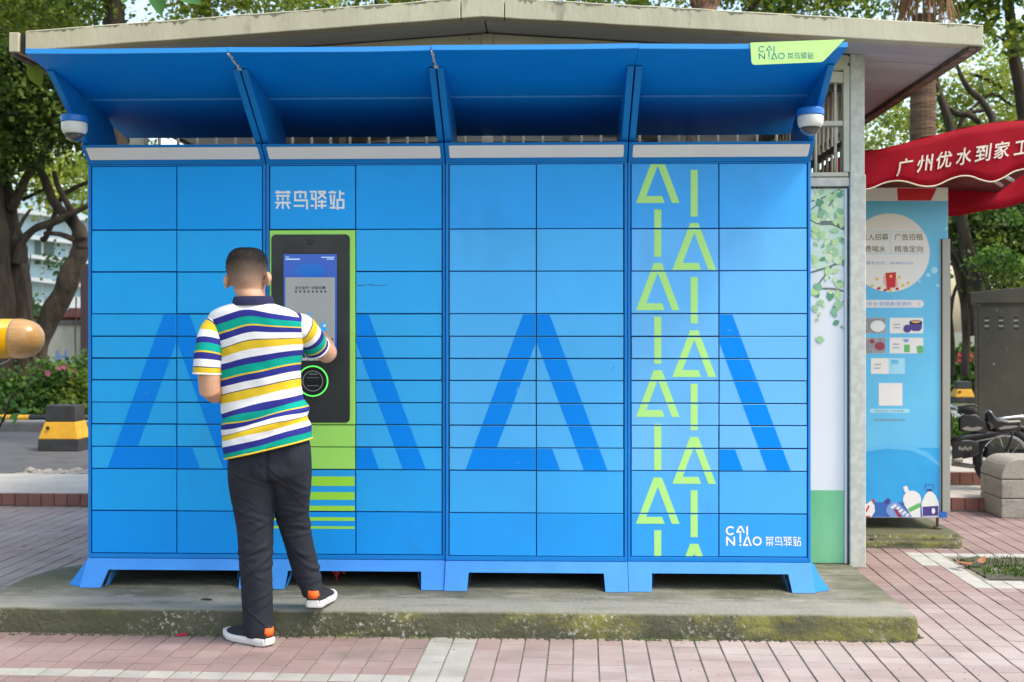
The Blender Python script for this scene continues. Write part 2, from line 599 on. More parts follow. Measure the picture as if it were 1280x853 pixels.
M['poster_arc'] = mat('poster_arc', (0.10, 0.44, 0.76), rough=0.35)
M['poster_pale'] = mat('poster_paleblue', (0.34, 0.66, 0.84), rough=0.35)
M['poster_white'] = mat('poster_white', (0.74, 0.72, 0.71), rough=0.4)
M['poster_red'] = mat('poster_red', (0.55, 0.008, 0.02), rough=0.4)
M['poster_text'] = mat('poster_text', (0.12, 0.10, 0.03), rough=0.5)
M['poster_btext'] = mat('poster_bluetext', (0.18, 0.30, 0.62), rough=0.5)
M['yellow_dot'] = mat('yellow_dot', (0.8, 0.5, 0.03), rough=0.5)
M['skin_print'] = mat('skin_print', (0.75, 0.45, 0.35), rough=0.5)
M['purple'] = mat('purple_print', (0.06, 0.04, 0.22), rough=0.4)
M['grey_print'] = mat('grey_print', (0.32, 0.33, 0.36), (0.2, 0.2, 0.22), scale=40, rough=0.5)
M['apple'] = mat('apple_print', (0.3, 0.03, 0.06), rough=0.4)
M['pgreen'] = mat('green_print', (0.12, 0.42, 0.12), rough=0.4)
M['machine_white'] = mat('machine_white', (0.72, 0.73, 0.75), rough=0.4)
M['machine_grey'] = mat('machine_grey', (0.32, 0.32, 0.29), rough=0.45, metal=0.2)
M['machine_side'] = mat('machine_side', (0.52, 0.53, 0.53), rough=0.5)
M['red_cloth'] = mat('red_cloth', (0.34, 0.0015, 0.014), (0.28, 0.0015, 0.011), scale=3, rough=0.7, spec=0.15, bump=0.0015, bscale=140, transl=0.12, c3=(0.44, 0.012, 0.03), scale3=6, lo3=0.6, hi3=0.8)
M['piping'] = mat('cream_piping', (0.62, 0.55, 0.42), rough=0.7)
M['letter_cream'] = mat('cream_letter', (0.70, 0.64, 0.54), (0.6, 0.5, 0.42), scale=40, rough=0.7)
M['rod'] = mat('metal_rod', (0.5, 0.5, 0.5), rough=0.3, metal=0.8)
M['cab_metal'] = mat('cabinet_metal', (0.085, 0.078, 0.05), (0.055, 0.05, 0.034), scale=4, rough=0.6, metal=0.1, bump=0.001, bscale=25, c3=(0.3, 0.28, 0.22), scale3=34, lo3=0.66, hi3=0.72, stretch=(1, 1, 0.45))
M['cab_dark'] = mat('cabinet_dark', (0.02, 0.02, 0.018), rough=0.8)
M['granite'] = mat('granite', (0.36, 0.335, 0.285), (0.26, 0.24, 0.20), scale=60, rough=0.85, bump=0.003, bscale=90, c3=(0.14, 0.12, 0.10), scale3=5, lo3=0.58, hi3=0.8)
M['bike_black'] = mat('bike_black', (0.012, 0.012, 0.013), rough=0.28, coat=0.3)
M['rubber'] = mat('rubber', (0.015, 0.015, 0.015), rough=0.8)
M['chrome'] = mat('chrome', (0.5, 0.5, 0.5), rough=0.25, metal=0.9)
M['dust'] = mat('dusty_grey', (0.22, 0.20, 0.17), rough=0.7)
M['block_yellow'] = mat('block_yellow', (0.72, 0.38, 0.01), (0.6, 0.3, 0.01), scale=9, rough=0.6)
M['block_black'] = mat('block_black', (0.02, 0.02, 0.02), (0.04, 0.04, 0.038), scale=9, rough=0.6)
M['boom_yellow'] = mat('boom_yellow', (0.85, 0.43, 0.008), rough=0.2, coat=0.6)
M['wood_tan'] = mat('tan_wood', (0.58, 0.33, 0.11), (0.48, 0.26, 0.09), scale=6, rough=0.3, coat=0.4, stretch=(1, 6, 6))
M['bark'] = mat('bark', (0.028, 0.021, 0.015), (0.075, 0.056, 0.034), scale=9, rough=0.95, bump=0.03, bscale=14, stretch=(1, 1, 0.25), lo=0.4, hi=0.7)
M['palm_bark'] = mat('palm_bark', (0.17, 0.10, 0.055), (0.07, 0.042, 0.025), scale=6, rough=0.95, bump=0.02, bscale=16, stretch=(0.6, 0.6, 4))
M['dead_frond'] = mat('dead_frond', (0.22, 0.115, 0.05), (0.32, 0.19, 0.09), scale=5, rough=0.9)
M['glass_wall'] = mat('pale_glass', (0.36, 0.50, 0.54), (0.44, 0.57, 0.60), scale=0.4, rough=0.2)
M['white_wall'] = mat('white_wall', (0.70, 0.71, 0.70), rough=0.7)
M['cream_wall'] = mat('stained_cream_wall', (0.55, 0.52, 0.42), (0.42, 0.38, 0.28), scale=2, rough=0.85, stretch=(2, 2, 0.5))
M['brick_red'] = mat('red_stack', (0.20, 0.07, 0.06), (0.13, 0.05, 0.045), scale=3, rough=0.8)
M['skin'] = mat('skin', (0.56, 0.30, 0.185), (0.60, 0.34, 0.22), scale=14, rough=0.5, spec=0.4, bump=0.0003, bscale=180)
M['skin_ear'] = mat('skin_ear', (0.58, 0.25, 0.16), rough=0.5)
M['hair'] = ramp_mat('buzz_hair', 'h', [(0.0, (0.50, 0.28, 0.18)), (0.25, (0.27, 0.17, 0.12)), (0.55, (0.12, 0.082, 0.062)), (0.80, (0.018, 0.014, 0.012)), (1.0, (0.013, 0.010, 0.009))], rough=0.75, bump=0.002, bscale=380, mode='LINEAR', jitter=0.34, jscale=260)
IND, TEA, YEL, WHI, NAV = (0.026, 0.030, 0.23), (0.002, 0.34, 0.26), (0.72, 0.50, 0.03), (0.80, 0.79, 0.80), (0.016, 0.018, 0.10)
STRIPES = [(0.0, IND), (0.14, TEA), (0.305, YEL), (0.34, IND), (0.48, WHI), (0.635, NAV), (0.655, YEL), (0.83, WHI)]
M['shirt'] = ramp_mat('striped_cotton', 'v', STRIPES, rough=0.9, period=0.198, bump=0.0012, bscale=520, spec=0.2)
M['collar'] = mat('navy_collar', (0.012, 0.014, 0.06), rough=0.9, bump=0.001, bscale=500)
M['white_hem'] = mat('white_hem', (0.80, 0.79, 0.80), rough=0.9)
M['yellow_hem'] = mat('yellow_hem', (0.72, 0.50, 0.03), rough=0.9)
M['trouser'] = mat('dark_trouser', (0.018, 0.021, 0.030), (0.024, 0.0275, 0.038), scale=7, rough=0.85, spec=0.25, bump=0.0006, bscale=420)
M['shoe'] = mat('black_mesh_shoe', (0.015, 0.015, 0.018), rough=0.85, bump=0.001, bscale=500)
M['sole'] = mat('white_sole', (0.72, 0.71, 0.69), (0.6, 0.58, 0.55), scale=12, rough=0.6)
M['orange'] = mat('orange_tab', (0.85, 0.13, 0.01), rough=0.7)
M['litter_red'] = mat('litter_red', (0.5, 0.02, 0.04), rough=0.5)
M['litter_tan'] = mat('litter_tan', (0.65, 0.36, 0.14), rough=0.8)
M['dry_leaf'] = mat('dry_leaf', (0.35, 0.13, 0.04), (0.22, 0.09, 0.03), scale=30, rough=0.8)
M['big_leaf'] = mat('big_leaf', (0.07, 0.20, 0.04), (0.09, 0.24, 0.05), scale=10, rough=0.45, transl=0.4)
M['pink_flower'] = mat('pink_flower', (0.55, 0.12, 0.2), rough=0.7)


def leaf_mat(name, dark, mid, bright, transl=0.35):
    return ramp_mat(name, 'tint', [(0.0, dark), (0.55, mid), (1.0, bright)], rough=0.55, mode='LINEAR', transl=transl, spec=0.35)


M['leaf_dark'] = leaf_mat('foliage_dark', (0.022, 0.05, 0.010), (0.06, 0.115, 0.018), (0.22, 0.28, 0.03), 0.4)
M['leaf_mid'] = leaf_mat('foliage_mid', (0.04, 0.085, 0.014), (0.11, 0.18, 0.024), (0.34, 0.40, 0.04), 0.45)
M['leaf_lit'] = leaf_mat('foliage_lit', (0.10, 0.18, 0.03), (0.28, 0.36, 0.05), (0.55, 0.56, 0.10), 0.55)  # sunlit brightness of these crowns is put into the leaf colour
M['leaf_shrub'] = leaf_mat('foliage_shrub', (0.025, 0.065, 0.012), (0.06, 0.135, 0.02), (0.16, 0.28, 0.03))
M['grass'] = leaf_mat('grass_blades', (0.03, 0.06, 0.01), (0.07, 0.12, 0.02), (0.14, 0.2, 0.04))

# ------------------------------------------------------------------ ground, pavement, road
mb = MB()
mb.box(-900, 900, -600, 780, -0.30, -0.06)
tag(mb.build('ground', M['ground']), kind='structure')

PLAT_Z = 0.115
PX0, PX1, PY0, PY1 = -2.62, 1.60, 4.92, 6.02
KERB_Y = 8.47

A = radians(1.8)
TP, RP = 0.1045, 0.0925
PIV = Vector((-0.516, 4.92, 0))


def pave_world(u, v):
    return Vector((PIV.x + u * cos(A) + v * sin(A), PIV.y - u * sin(A) + v * cos(A), 0))


mb = MB()
mb.box(-6.5, 7.5, -3.0, 3.72, -0.06, -0.006)
pavement = mb.build('pavement', M['grout'], loc=PIV)
pavement.rotation_euler = (0, 0, -A)
tag(pavement, kind='structure')

PIT = (2.36, 3.75, 6.10, 6.76)


def proj(p):
    d = -p.x * ST + p.y * CT
    r = p.x * CT + p.y * ST
    return 640 + F * r / d, HOR - F * (p.z - H) / d


tm = MB()
tm.tbox(0.0034, TP - 0.0034, 0.0016, RP - 0.0016, -0.02, 0.0, 0.0018)
tile_me = {}
for k in TILE_STEPS + ['tile_white', 'tile_grey']:
    me = bpy.data.meshes.new('tile')
    me.from_pydata(tm.v, [], tm.f)
    me.materials.append(M[k])
    me.update()
    tile_me[k] = me
cand = []
for i in range(-46, 56):
    for j in range(-16, 40):
        c = pave_world((i + 0.5) * TP, (j + 0.5) * RP)
        if PX0 + 0.06 < c.x < PX1 - 0.06 and PY0 + 0.06 < c.y < PY1 + 0.6:
            continue
        if c.y > KERB_Y - 0.02 or (-2.2 < c.x < 1.5 and c.y > 5.2):
            continue
        if PIT[0] < c.x < PIT[1] and PIT[2] < c.y < PIT[3]:
            continue
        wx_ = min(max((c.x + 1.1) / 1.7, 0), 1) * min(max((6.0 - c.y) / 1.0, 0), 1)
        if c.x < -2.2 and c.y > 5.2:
            wx_ = 0.9  # paler tiles stand in for sunlight on the paving back left
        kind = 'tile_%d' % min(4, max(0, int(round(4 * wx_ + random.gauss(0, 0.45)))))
        if i in (0, 1):
            kind = 'tile_white'
        if j == -7 and i < 0:
            kind = 'tile_white'
        if PIT[0] - 0.16 < c.x < PIT[1] + 0.16 and PIT[2] - 0.14 < c.y < PIT[3] + 0.12:
            kind = 'tile_grey'
        x, y = proj(c)
        cand.append((i, j, kind, c, x, y))
seen = [t for t in cand if -12 < t[4] < 1292 and t[5] < 862]
seen.sort(key=lambda t: -t[5])
near = set((t[0], t[1]) for t in seen[:300])
rest = {k: MB() for k in tile_me}
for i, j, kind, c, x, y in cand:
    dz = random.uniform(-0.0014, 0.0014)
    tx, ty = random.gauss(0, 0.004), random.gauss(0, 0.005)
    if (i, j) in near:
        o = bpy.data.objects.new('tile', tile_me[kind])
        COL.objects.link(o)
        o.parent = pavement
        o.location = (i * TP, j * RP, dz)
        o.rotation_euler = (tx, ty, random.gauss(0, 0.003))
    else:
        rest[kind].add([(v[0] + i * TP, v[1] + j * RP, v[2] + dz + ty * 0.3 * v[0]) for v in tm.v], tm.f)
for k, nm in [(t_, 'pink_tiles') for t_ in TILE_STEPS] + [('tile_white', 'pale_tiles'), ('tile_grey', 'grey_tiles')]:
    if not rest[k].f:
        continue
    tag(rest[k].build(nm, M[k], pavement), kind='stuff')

# tree pit with soil, moss and dry leaves
mb = MB()
n = 26
gv = [(PIT[0] + 0.03 + (PIT[1] - PIT[0] - 0.06) * a / n, PIT[2] + 0.05 + (PIT[3] - PIT[2] - 0.08) * b / n,
       0.0 + 0.018 * noise.noise(Vector((a * 0.5, b * 0.5, 2)))) for b in range(n + 1) for a in range(n + 1)]
mb.add(gv, [(b * (n + 1) + a, b * (n + 1) + a + 1, (b + 1) * (n + 1) + a + 1, (b + 1) * (n + 1) + a) for b in range(n) for a in range(n)])
pit = mb.build('soil_bed', M['soil'], smooth=True)
tag(pit, kind='structure')


def blades(name, regs, mat_, hmin, hmax, n, label, w=0.006):
    mb = MB()
    tint = []
    for _ in range(n):
        x0, x1, y0, y1, z = random.choice(regs)
        x, y = random.uniform(x0, x1), random.uniform(y0, y1)
        a, h = random.uniform(0, 6.28), random.uniform(hmin, hmax)
        l = random.uniform(0.2, 0.9) * h
        b = random.uniform(0, 6.28)
        t = random.random()
        mb.add([(x - cos(a) * w, y - sin(a) * w, z), (x + cos(a) * w, y + sin(a) * w, z), (x + cos(b) * l, y + sin(b) * l, z + h)], [(0, 1, 2)])
        tint += [t, t, t]
    return tag(mb.build(name, mat_, attrs={'tint': tint}), label, 'grass', kind='stuff')


blades('grass', [(2.55, 3.6, 6.2, 6.5, 0.0), (2.4, 3.7, 6.25, 6.7, 0.0)], M['grass'], 0.01, 0.04, 1400, 'short moss and grass in the tree pit')


def leaf_shape(L, Wd, curl=0.15, n=5):
    up = []
    for k in range(n + 1):
        t = k / n
        w = Wd * sin(pi * t) ** 0.8 * (1 - 0.35 * t)
        up.append((t * L, w, curl * L * (t - 0.5) ** 2))
    vs = [(0, 0, curl * L * 0.25)]
    fs = []
    for k in range(1, n):
        x, w, z = up[k]
        vs += [(x, -w, z + abs(w) * 0.25), (x, 0, z), (x, w, z + abs(w) * 0.25)]
    vs.append((L, 0, curl * L * 0.25))
    fs += [(0, 1, 2), (0, 2, 3)]
    for k in range(n - 2):
        a = 1 + 3 * k
        fs += [(a, a + 3, a + 4, a + 1), (a + 1, a + 4, a + 5, a + 2)]
    a = 1 + 3 * (n - 2)
    e = len(vs) - 1
    fs += [(a, e, a + 1), (a + 1, e, a + 2)]
    return vs, fs


dl = MB()
dl.add(*leaf_shape(0.11, 0.024, 0.5))
me = dl.build('dry_leaf', M['dry_leaf'], smooth=True)
me.location = G(1199, 705, 0.025)
me.rotation_euler = (0.2, 0.1, 0.4)
tag(me, 'curled brown dry leaf in the corner of the tree pit', 'leaf', 'dry leaves in the tree pit')
for px, py, rz, lab in ((1209, 709, 2.0, 'reddish dry leaf lying nearest the camera in the tree pit'), (1223, 706, 0.9, 'tan dry leaf beside the green moss in the tree pit')):
    o = me.copy()
    COL.objects.link(o)
    o.location = G(px, py, 0.025)
    o.rotation_euler = (0.3, -0.2, rz)
    o['label'] = lab

# steps with red tile risers, road, far pavement
mb = MB()
mb.box(-9, 12, KERB_Y + 0.014, 9.62, -0.05, 0.10)
step = mb.build('pavement_step', M['pave_pale'], bevel=0.006)
tag(step, kind='structure')
mb = MB()
mb.box(2.2, 12, 9.14, 16, -0.05, 0.212)
step2 = mb.build('planter_step', M['pave_pale'], bevel=0.006)
tag(step2, kind='structure')
rt = MB()
rt.cbox(0.002, 0.099, 0.0, 0.02, 0.0, 0.094, 0.002)
rme = bpy.data.meshes.new('tile')
rme.from_pydata(rt.v, [], rt.f)
rme.materials.append(M['red_tile'])
rme.update()
for x0, x1, y, z, par in ((-4.9, -3.0, KERB_Y - 0.004, 0.004, step), (2.2, 4.6, KERB_Y - 0.004, 0.004, step), (2.4, 4.8, 9.124, 0.112, step2)):
    x = x0
    while x < x1:
        o = bpy.data.objects.new('tile', rme)
        COL.objects.link(o)
        o.parent = par
        o.location = (x, y + random.uniform(-0.001, 0.001), z)
        x += 0.1015
mb = MB()
mb.box(-60, 2.2, 9.62, 14.2, -0.05, 0.045)
tag(mb.build('road', M['asphalt']), kind='structure')
mb = MB()
mb.box(-60, 2.2, 9.9, 9.93, 0.045, 0.049)
mb = MB()
mb.box(-60, 2.2, 14.2, 14.38, -0.05, 0.17)
tag(mb.build('kerb', M['kerb'], bevel=0.02), kind='structure')
mb = MB()
mb.box(-60, 2.2, 14.38, 15.6, -0.05, 0.168)
tag(mb.build('far_pavement', M['pave_pale']), kind='structure')
mb = MB()
mb.box(-60, 60, 16.0, 24, -0.05, 0.16)
tag(mb.build('planting_bed', M['soil']), kind='structure')

# heap of broken stones at the road edge
hp = thing('rubble_heap', 'low heap of grey broken stones at the road edge beside the lockers', 'rubble', (-4.2, 9.75, 0.045))
for k in range(46):
    q = G(random.uniform(38, 112), random.uniform(588, 598), 0.07)
    s = random.uniform(0.025, 0.07)
    vs, fs = [], []
    bm = bmesh.new()
    bmesh.ops.create_icosphere(bm, subdivisions=1, radius=s)
    for v in bm.verts:
        v.co *= random.uniform(0.7, 1.2)
        v.co.z *= 0.65
    me = bpy.data.meshes.new('stone')
    bm.to_mesh(me)
    bm.free()
    me.materials.append(M['granite'])
    link('stone', me, hp, (q.x + 4.2, random.uniform(9.68, 10.05) - 9.75, s * 0.35 + max(0, (q.x + 4.3)) * 0.05))

# ------------------------------------------------------------------ mossy concrete slab the lockers stand on


def slab(name, outline, ztop, label, cat, amp=0.006, step_=0.03, rnd=0.018):
    pts = []
    for i in range(len(outline)):
        a, b = Vector(outline[i]), Vector(outline[(i + 1) % len(outline)])
        m = max(1, int((b - a).length / step_))
        pts += [a.lerp(b, k / m) for k in range(m)]
    n_ = len(pts)
    nor = []
    for i in range(n_):
        t = pts[(i + 1) % n_] - pts[i - 1]
        nor.append(Vector((t.y, -t.x)).normalized())
    levels = [(-0.03, 0.004), (0.02, 0.006), (0.05, 0.002), (ztop - 0.045, 0.0), (ztop - rnd, -0.002), (ztop - rnd * 0.35, -rnd * 0.35), (ztop, -rnd)]
    rr = []
    for z, off in levels:
        ring = []
        for p, q in zip(pts, nor):
            e = amp * (noise.noise(Vector((p.x * 7, p.y * 7, z * 30))) + 0.6 * noise.noise(Vector((p.x * 28, p.y * 28, z * 60))))
            if z > ztop - 0.04:
                e += amp * 1.3 * noise.noise(Vector((p.x * 3.1, p.y * 3, 9)))
            w = p + q * (off + e)
            ring.append((w.x, w.y, z + (amp * 0.3 * noise.noise(Vector((p.x * 6, p.y * 6, 5))) if 0.04 < z < ztop - 0.004 else 0)))
        rr.append(ring)
    mb = MB()
    mb.rings(rr, False, True)
    o = mb.build(name, M['concrete'], smooth=True)
    return tag(o, label, cat)


slab('concrete_plinth', [(PX0, PY0 + 0.02), (-1.4, PY0 - 0.005), (0.2, PY0 - 0.005), (PX1, PY0 - 0.01), (PX1 + 0.01, PY1), (-2.25, PY1 - 0.02), (-2.42, 5.90), (-2.56, 5.74), (-2.62, 5.5)],
     PLAT_Z, 'long low mossy concrete slab under the blue parcel lockers', 'plinth')
slab('concrete_plinth', [(1.72, 7.05), (2.57, 7.06), (2.58, 7.75), (1.72, 7.75)], 0.085, 'short mossy concrete slab under the blue water machine', 'plinth', amp=0.008)

# grit on slab and paving, moss along the foot of the slab
random.seed(41)


def grit(name, regs, n, m_, label, smin, smax):
    mb = MB()
    for _ in range(n):
        x0, x1, y0, y1, z = random.choice(regs)
        x, y = random.uniform(x0, x1), random.uniform(y0, y1)
        q = random.uniform(smin, smax)
        a = random.uniform(0, 6.28)
        pts = [(x + q * random.uniform(0.6, 1.2) * cos(a + k * 1.2566), y + q * random.uniform(0.6, 1.2) * sin(a + k * 1.2566), z) for k in range(5)]
        mb.add(pts + [(x, y, z + q * random.uniform(0.5, 1.0))], [(k, (k + 1) % 5, 5) for k in range(5)])
    return tag(mb.build(name, m_), label, 'grit', kind='stuff')


SLAB = [(-2.5, 1.5, 5.0, 5.45, PLAT_Z), (-2.3, 1.3, 5.25, 5.75, PLAT_Z)]
PAVE = [(-2.4, 2.6, 4.35, 4.90, 0.0), (-2.4, 1.6, 4.84, 4.915, 0.0), (1.65, 3.2, 4.5, 7.0, 0.0)]
grit('dark_grit', SLAB + PAVE, 900, M['kerb'], 'dark grit and crumbs scattered on slab and paving', 0.0012, 0.0042)
grit('pale_grit', SLAB + PAVE, 500, M['tile_white'], 'pale grit and crumbs scattered on slab and paving', 0.0012, 0.0036)
grit('moss', [(-2.5, 1.6, 4.888, 4.918, 0.0), (1.6, 1.64, 4.95, 5.9, 0.0), (1.75, 2.55, 7.0, 7.04, 0.0)], 1600, M['soil'], 'dark moss and dirt along the foot of the slab', 0.004, 0.012)

# litter
mb = MB()
mb.box(-0.025, 0.025, -0.008, 0.008, 0, 0.004).box(0.0, 0.02, -0.012, 0.0, 0.004, 0.009)
o = mb.build('candy_wrapper', [M['litter_red']], loc=G(227, 794, 0.004))
o.rotation_euler = (0, 0, 0.3)
tag(o, 'tiny red wrapper on the pink tiles below the slab', 'litter')
mb = MB()
mb.tube([(-0.014, 0, 0.004), (0.014, 0, 0.004)], 0.004, 8)
o = mb.build('cigarette_butt', M['litter_tan'], loc=G(613, 796.5, 0.002))
o.rotation_euler = (0, 0, -0.2)
tag(o, 'tan cigarette butt at the foot of the slab', 'litter')
mb = MB()
mb.tube([(-0.026, 0, 0.005), (0, 0.002, 0.007), (0.026, -0.003, 0.005)], [0.003, 0.006, 0.004], 6)
o = mb.build('twig', M['bark'], loc=G(258, 751, PLAT_Z + 0.002))
tag(o, 'short dark twig lying on top of the slab behind the man', 'litter')

# ------------------------------------------------------------------ kiosk building behind the lockers
RY = 5.65
AX, AZ = -0.323, 2.946
RX0, RX1 = -2.76, 2.168
ZL, ZR = 2.786, 2.778
bld = thing('kiosk_building', 'small grey kiosk building with low gabled concrete roof behind the lockers', 'building', (0, 6.0, 0))


def bz(x):
    return AZ + (ZL - AZ) * (AX - x) / (AX - RX0) if x < AX else AZ + (ZR - AZ) * (x - AX) / (RX1 - AX)


def B(u, v, w):
    return (u, w - 6.0, v)


mb = MB()
th = 0.086
mb.prism([(RX0, ZL), (AX, AZ), (RX1, ZR), (RX1, ZR + th), (AX, AZ + th), (RX0, ZL + th)], B, RY + 0.08, 9.6)
roof = mb.build('roof', M['roof_top'], bld)
for x0, x1 in ((RX0 + 0.085, AX - 0.12), (AX - 0.116, AX + 0.10), (AX + 0.104, RX1)):
    segs = 40 if x1 - x0 > 0.5 else 4
    mb = MB()
    lo, hi = [], []
    for k in range(segs + 1):
        x = x0 + (x1 - x0) * k / segs
        lo.append((x, bz(x) - 0.012 + 0.0025 * noise.noise(Vector((x * 4, 0, 0)))))
        hi.append((x, bz(x) + th + 0.006 + 0.004 * noise.noise(Vector((x * 6, 3, 0)))))
    mb.prism(lo + hi[::-1], B, RY, RY + 0.078)
    mb.build('fascia', M['fascia'], roof, bevel=0.005)
random.seed(77)
x = RX0 + 0.1
while x < RX1 - 0.05:
    w_ = random.uniform(0.10, 0.34)
    x2 = min(x + w_, RX1 - 0.01)
    if not (x < AX < x2) and random.random() < 0.85:
        mb = MB()
        m_ = 14
        top_ = [(x + (x2 - x) * k / m_, bz(x + (x2 - x) * k / m_) + th + 0.0005 + 0.004 * noise.noise(Vector(((x + (x2 - x) * k / m_) * 6, 3, 0)))) for k in range(m_ + 1)]
        low_ = [(p[0], p[1] - (0.003 + 0.020 * random.random() ** 2.2) * min(1, 3 * min(k, m_ - k) / m_ + 0.15)) for k, p in enumerate(top_)]
        mb.rings([[(a[0], RY - 0.0008 - 6.0, a[1]), (b[0], RY - 0.0008 - 6.0, b[1])] for a, b in zip(top_, low_)], False, False, closed=False)
        mb.build('moss_stain', M['stain'], roof)
    x = x2 + random.uniform(0.0, 0.05)
mb = MB()
mb.box(RX0, RX0 + 0.05, RY - 6.0, RY + 0.1 - 6.0, ZL - 0.01, ZL + th + 0.004)
mb.build('fascia', M['fascia'], roof, bevel=0.004)
mb = MB()
mb.box(RX0 + 0.052, RX0 + 0.083, RY + 0.02 - 6.0, RY + 0.07 - 6.0, ZL - 0.008, ZL + th)
mb.build('drip_gap', M['seal_black'], roof)
# soffit boards along X
nb = 22
for k in range(nb):
    y0 = RY + 0.08 + (9.5 - RY - 0.08) * k / nb
    y1 = RY + 0.08 + (9.5 - RY - 0.08) * (k + 1) / nb
    for x0, x1 in ((RX0 + 0.03, AX - 0.004), (AX + 0.004, RX1 - 0.07)):
        mb = MB()
        e = random.uniform(0.0, 0.0015)
        mb.prism([(x0, bz(x0) - 0.010 - e), (x1, bz(x1) - 0.010 - e), (x1, bz(x1) - 0.001), (x0, bz(x0) - 0.001)], B, y0 + 0.0025, y1 - 0.0025)
        mb.build('soffit_board', M['soffit'], roof)
for x0, x1, s in ((RX1 - 0.066, RX1 - 0.03, 0.03), (RX1 - 0.028, RX1 + 0.004, 0.018), (RX0 - 0.004, RX0 + 0.025, 0.018)):
    mb = MB()
    mb.box(x0, x1, RY + 0.02 - 6.0, 3.6, bz(x0) - s - 0.006, bz(x0) - 0.003)
    mb.build('eave_trim', M['trim_rust'], roof)
# front wall frame
WY = 5.95
colx = W(1072, 400, WY).x
mb = MB()
mb.box(colx - 0.038, colx + 0.038, WY - 6.0, WY + 0.07 - 6.0, 0.10, 2.805)
mb.build('column', M['steel'], bld, bevel=0.006)
mb = MB()
mb.box(colx - 0.041, colx + 0.043, WY - 0.004 - 6.0, WY + 0.075 - 6.0, 0.10, 2.17)
mb.build('column_sleeve', M['steel'], bld, bevel=0.005)
mb = MB()
mb.box(-2.25, -2.17, WY - 6.0, WY + 0.07 - 6.0, 0.10, 2.79)
mb.build('column', M['steel'], bld, bevel=0.006)


def beam(x0, x1, py0, py1, y0=WY + 0.005, y1=WY + 0.06, m='cream', name='rail'):
    z0, z1 = W(1040, py1, y0).z, W(1040, py0, y0).z
    mb = MB()
    mb.box(x0, x1, y0 - 6.0, y1 - 6.0, z0, z1)
    return mb.build(name, M[m], bld, bevel=0.004)


beam(-2.17, colx - 0.04, 70, 79, m='steel')
beam(-2.17, colx - 0.04, 81.5, 88, y0=WY + 0.012)
beam(-2.17, colx - 0.045, 151, 157.5, y0=WY + 0.012)
beam(-2.17, colx - 0.045, 215.5, 221, y0=WY + 0.008)
beam(-2.17, colx - 0.041, 222, 233, m='steel')
mx = W(1059, 150, WY).x
mb = MB()
mb.box(mx - 0.018, mx + 0.016, WY + 0.006 - 6.0, WY + 0.055 - 6.0, W(1059, 215, WY).z, W(1059, 82, WY).z)
mb.build('mullion', M['cream'], bld, bevel=0.004)
z0, z1 = W(1040, 216, WY).z, W(1040, 84, WY).z
x = -2.1
k = 0
bar_mb = MB()
bar_mb.lathe([(0.0085, 0), (0.0085, z1 - z0)], (0, 0, 0), 10)
bar_me = None
while x < mx - 0.03:
    if bar_me is None:
        o = bar_mb.build('window_bar', M['bar'], bld, smooth=True)
        bar_me = o.data
    else:
        o = link('window_bar', bar_me, bld)
    o.location = (x, WY + 0.04 - 6.0, z0)
    x += 0.1035
# side wall window bars and frame on the far right side
y = WY + 0.12
while y < 8.2:
    o = link('window_bar', bar_me, bld)
    o.location = (colx, y - 6.0, z0)
    y += 0.105
mb = MB()
mb.box(colx - 0.03, colx + 0.03, WY + 0.08 - 6.0, 3.4, 0.05, z0)
mb.build('side_wall', M['cream'], bld)
mb = MB()
mb.box(colx - 0.025, colx + 0.025, WY + 0.08 - 6.0, 3.4, z1 - 0.02, z1 + 0.07)
mb.build('side_lintel', M['trim_rust'], bld)
mb = MB()
mb.box(colx - 0.02, colx + 0.02, WY + 0.08 - 6.0, 3.4, 2.36, 2.39)
mb.build('side_rail', M['trim_rust'], bld)
mb = MB()
mb.box(-2.2, 0.9, 2.9, 2.96, 0.05, 2.85)
mb.build('back_wall', M['interior'], bld)
mb = MB()
mb.box(-2.22, -2.17, 0.03, 2.9, 0.05, 2.2)
mb.build('side_wall', M['interior'], bld)
# gable timbers above the canopy
for sgn, xa, xb in ((-1, -2.15, AX - 0.03), (1, AX + 0.03, colx - 0.05)):
    for dz0, dz1, dy in ((-0.09, -0.018, 0.0), (-0.165, -0.105, 0.012)):
        mb = MB()
        mb.prism([(xa, bz(xa) + dz0), (xb, bz(xb) + dz0), (xb, bz(xb) + dz1), (xa, bz(xa) + dz1)], B, WY + dy, WY + dy + 0.05)
        mb.build('gable_rail', M['cream'], bld, bevel=0.004)
mb = MB()
mb.box(AX - 0.03, AX + 0.03, WY - 0.01 - 6.0, WY + 0.05 - 6.0, 2.2, AZ - 0.02)
mb.build('king_post', M['cream'], bld, bevel=0.004)
for x in (-1.1, -0.55, 0.1, 0.75):
    mb = MB()
    mb.box(x - 0.015, x + 0.015, WY + 0.002 - 6.0, WY + 0.045 - 6.0, 2.2, bz(x) - 0.03)
    mb.build('gable_post', M['trim_rust'], bld)
mb = MB()
mb.prism([(-2.15, 2.75), (AX, AZ - 0.02), (colx, 2.78), (colx, 2.62), (-2.15, 2.62)], B, WY + 0.066, WY + 0.08)
mb.build('gable_board', M['interior'], bld)
mb = MB()
mb.box(-2.17, 1.25, WY + 0.03 - 6.0, WY + 0.06 - 6.0, 0.1, W(1040, 222, WY).z)
mb.build('front_wall', M['interior'], bld)

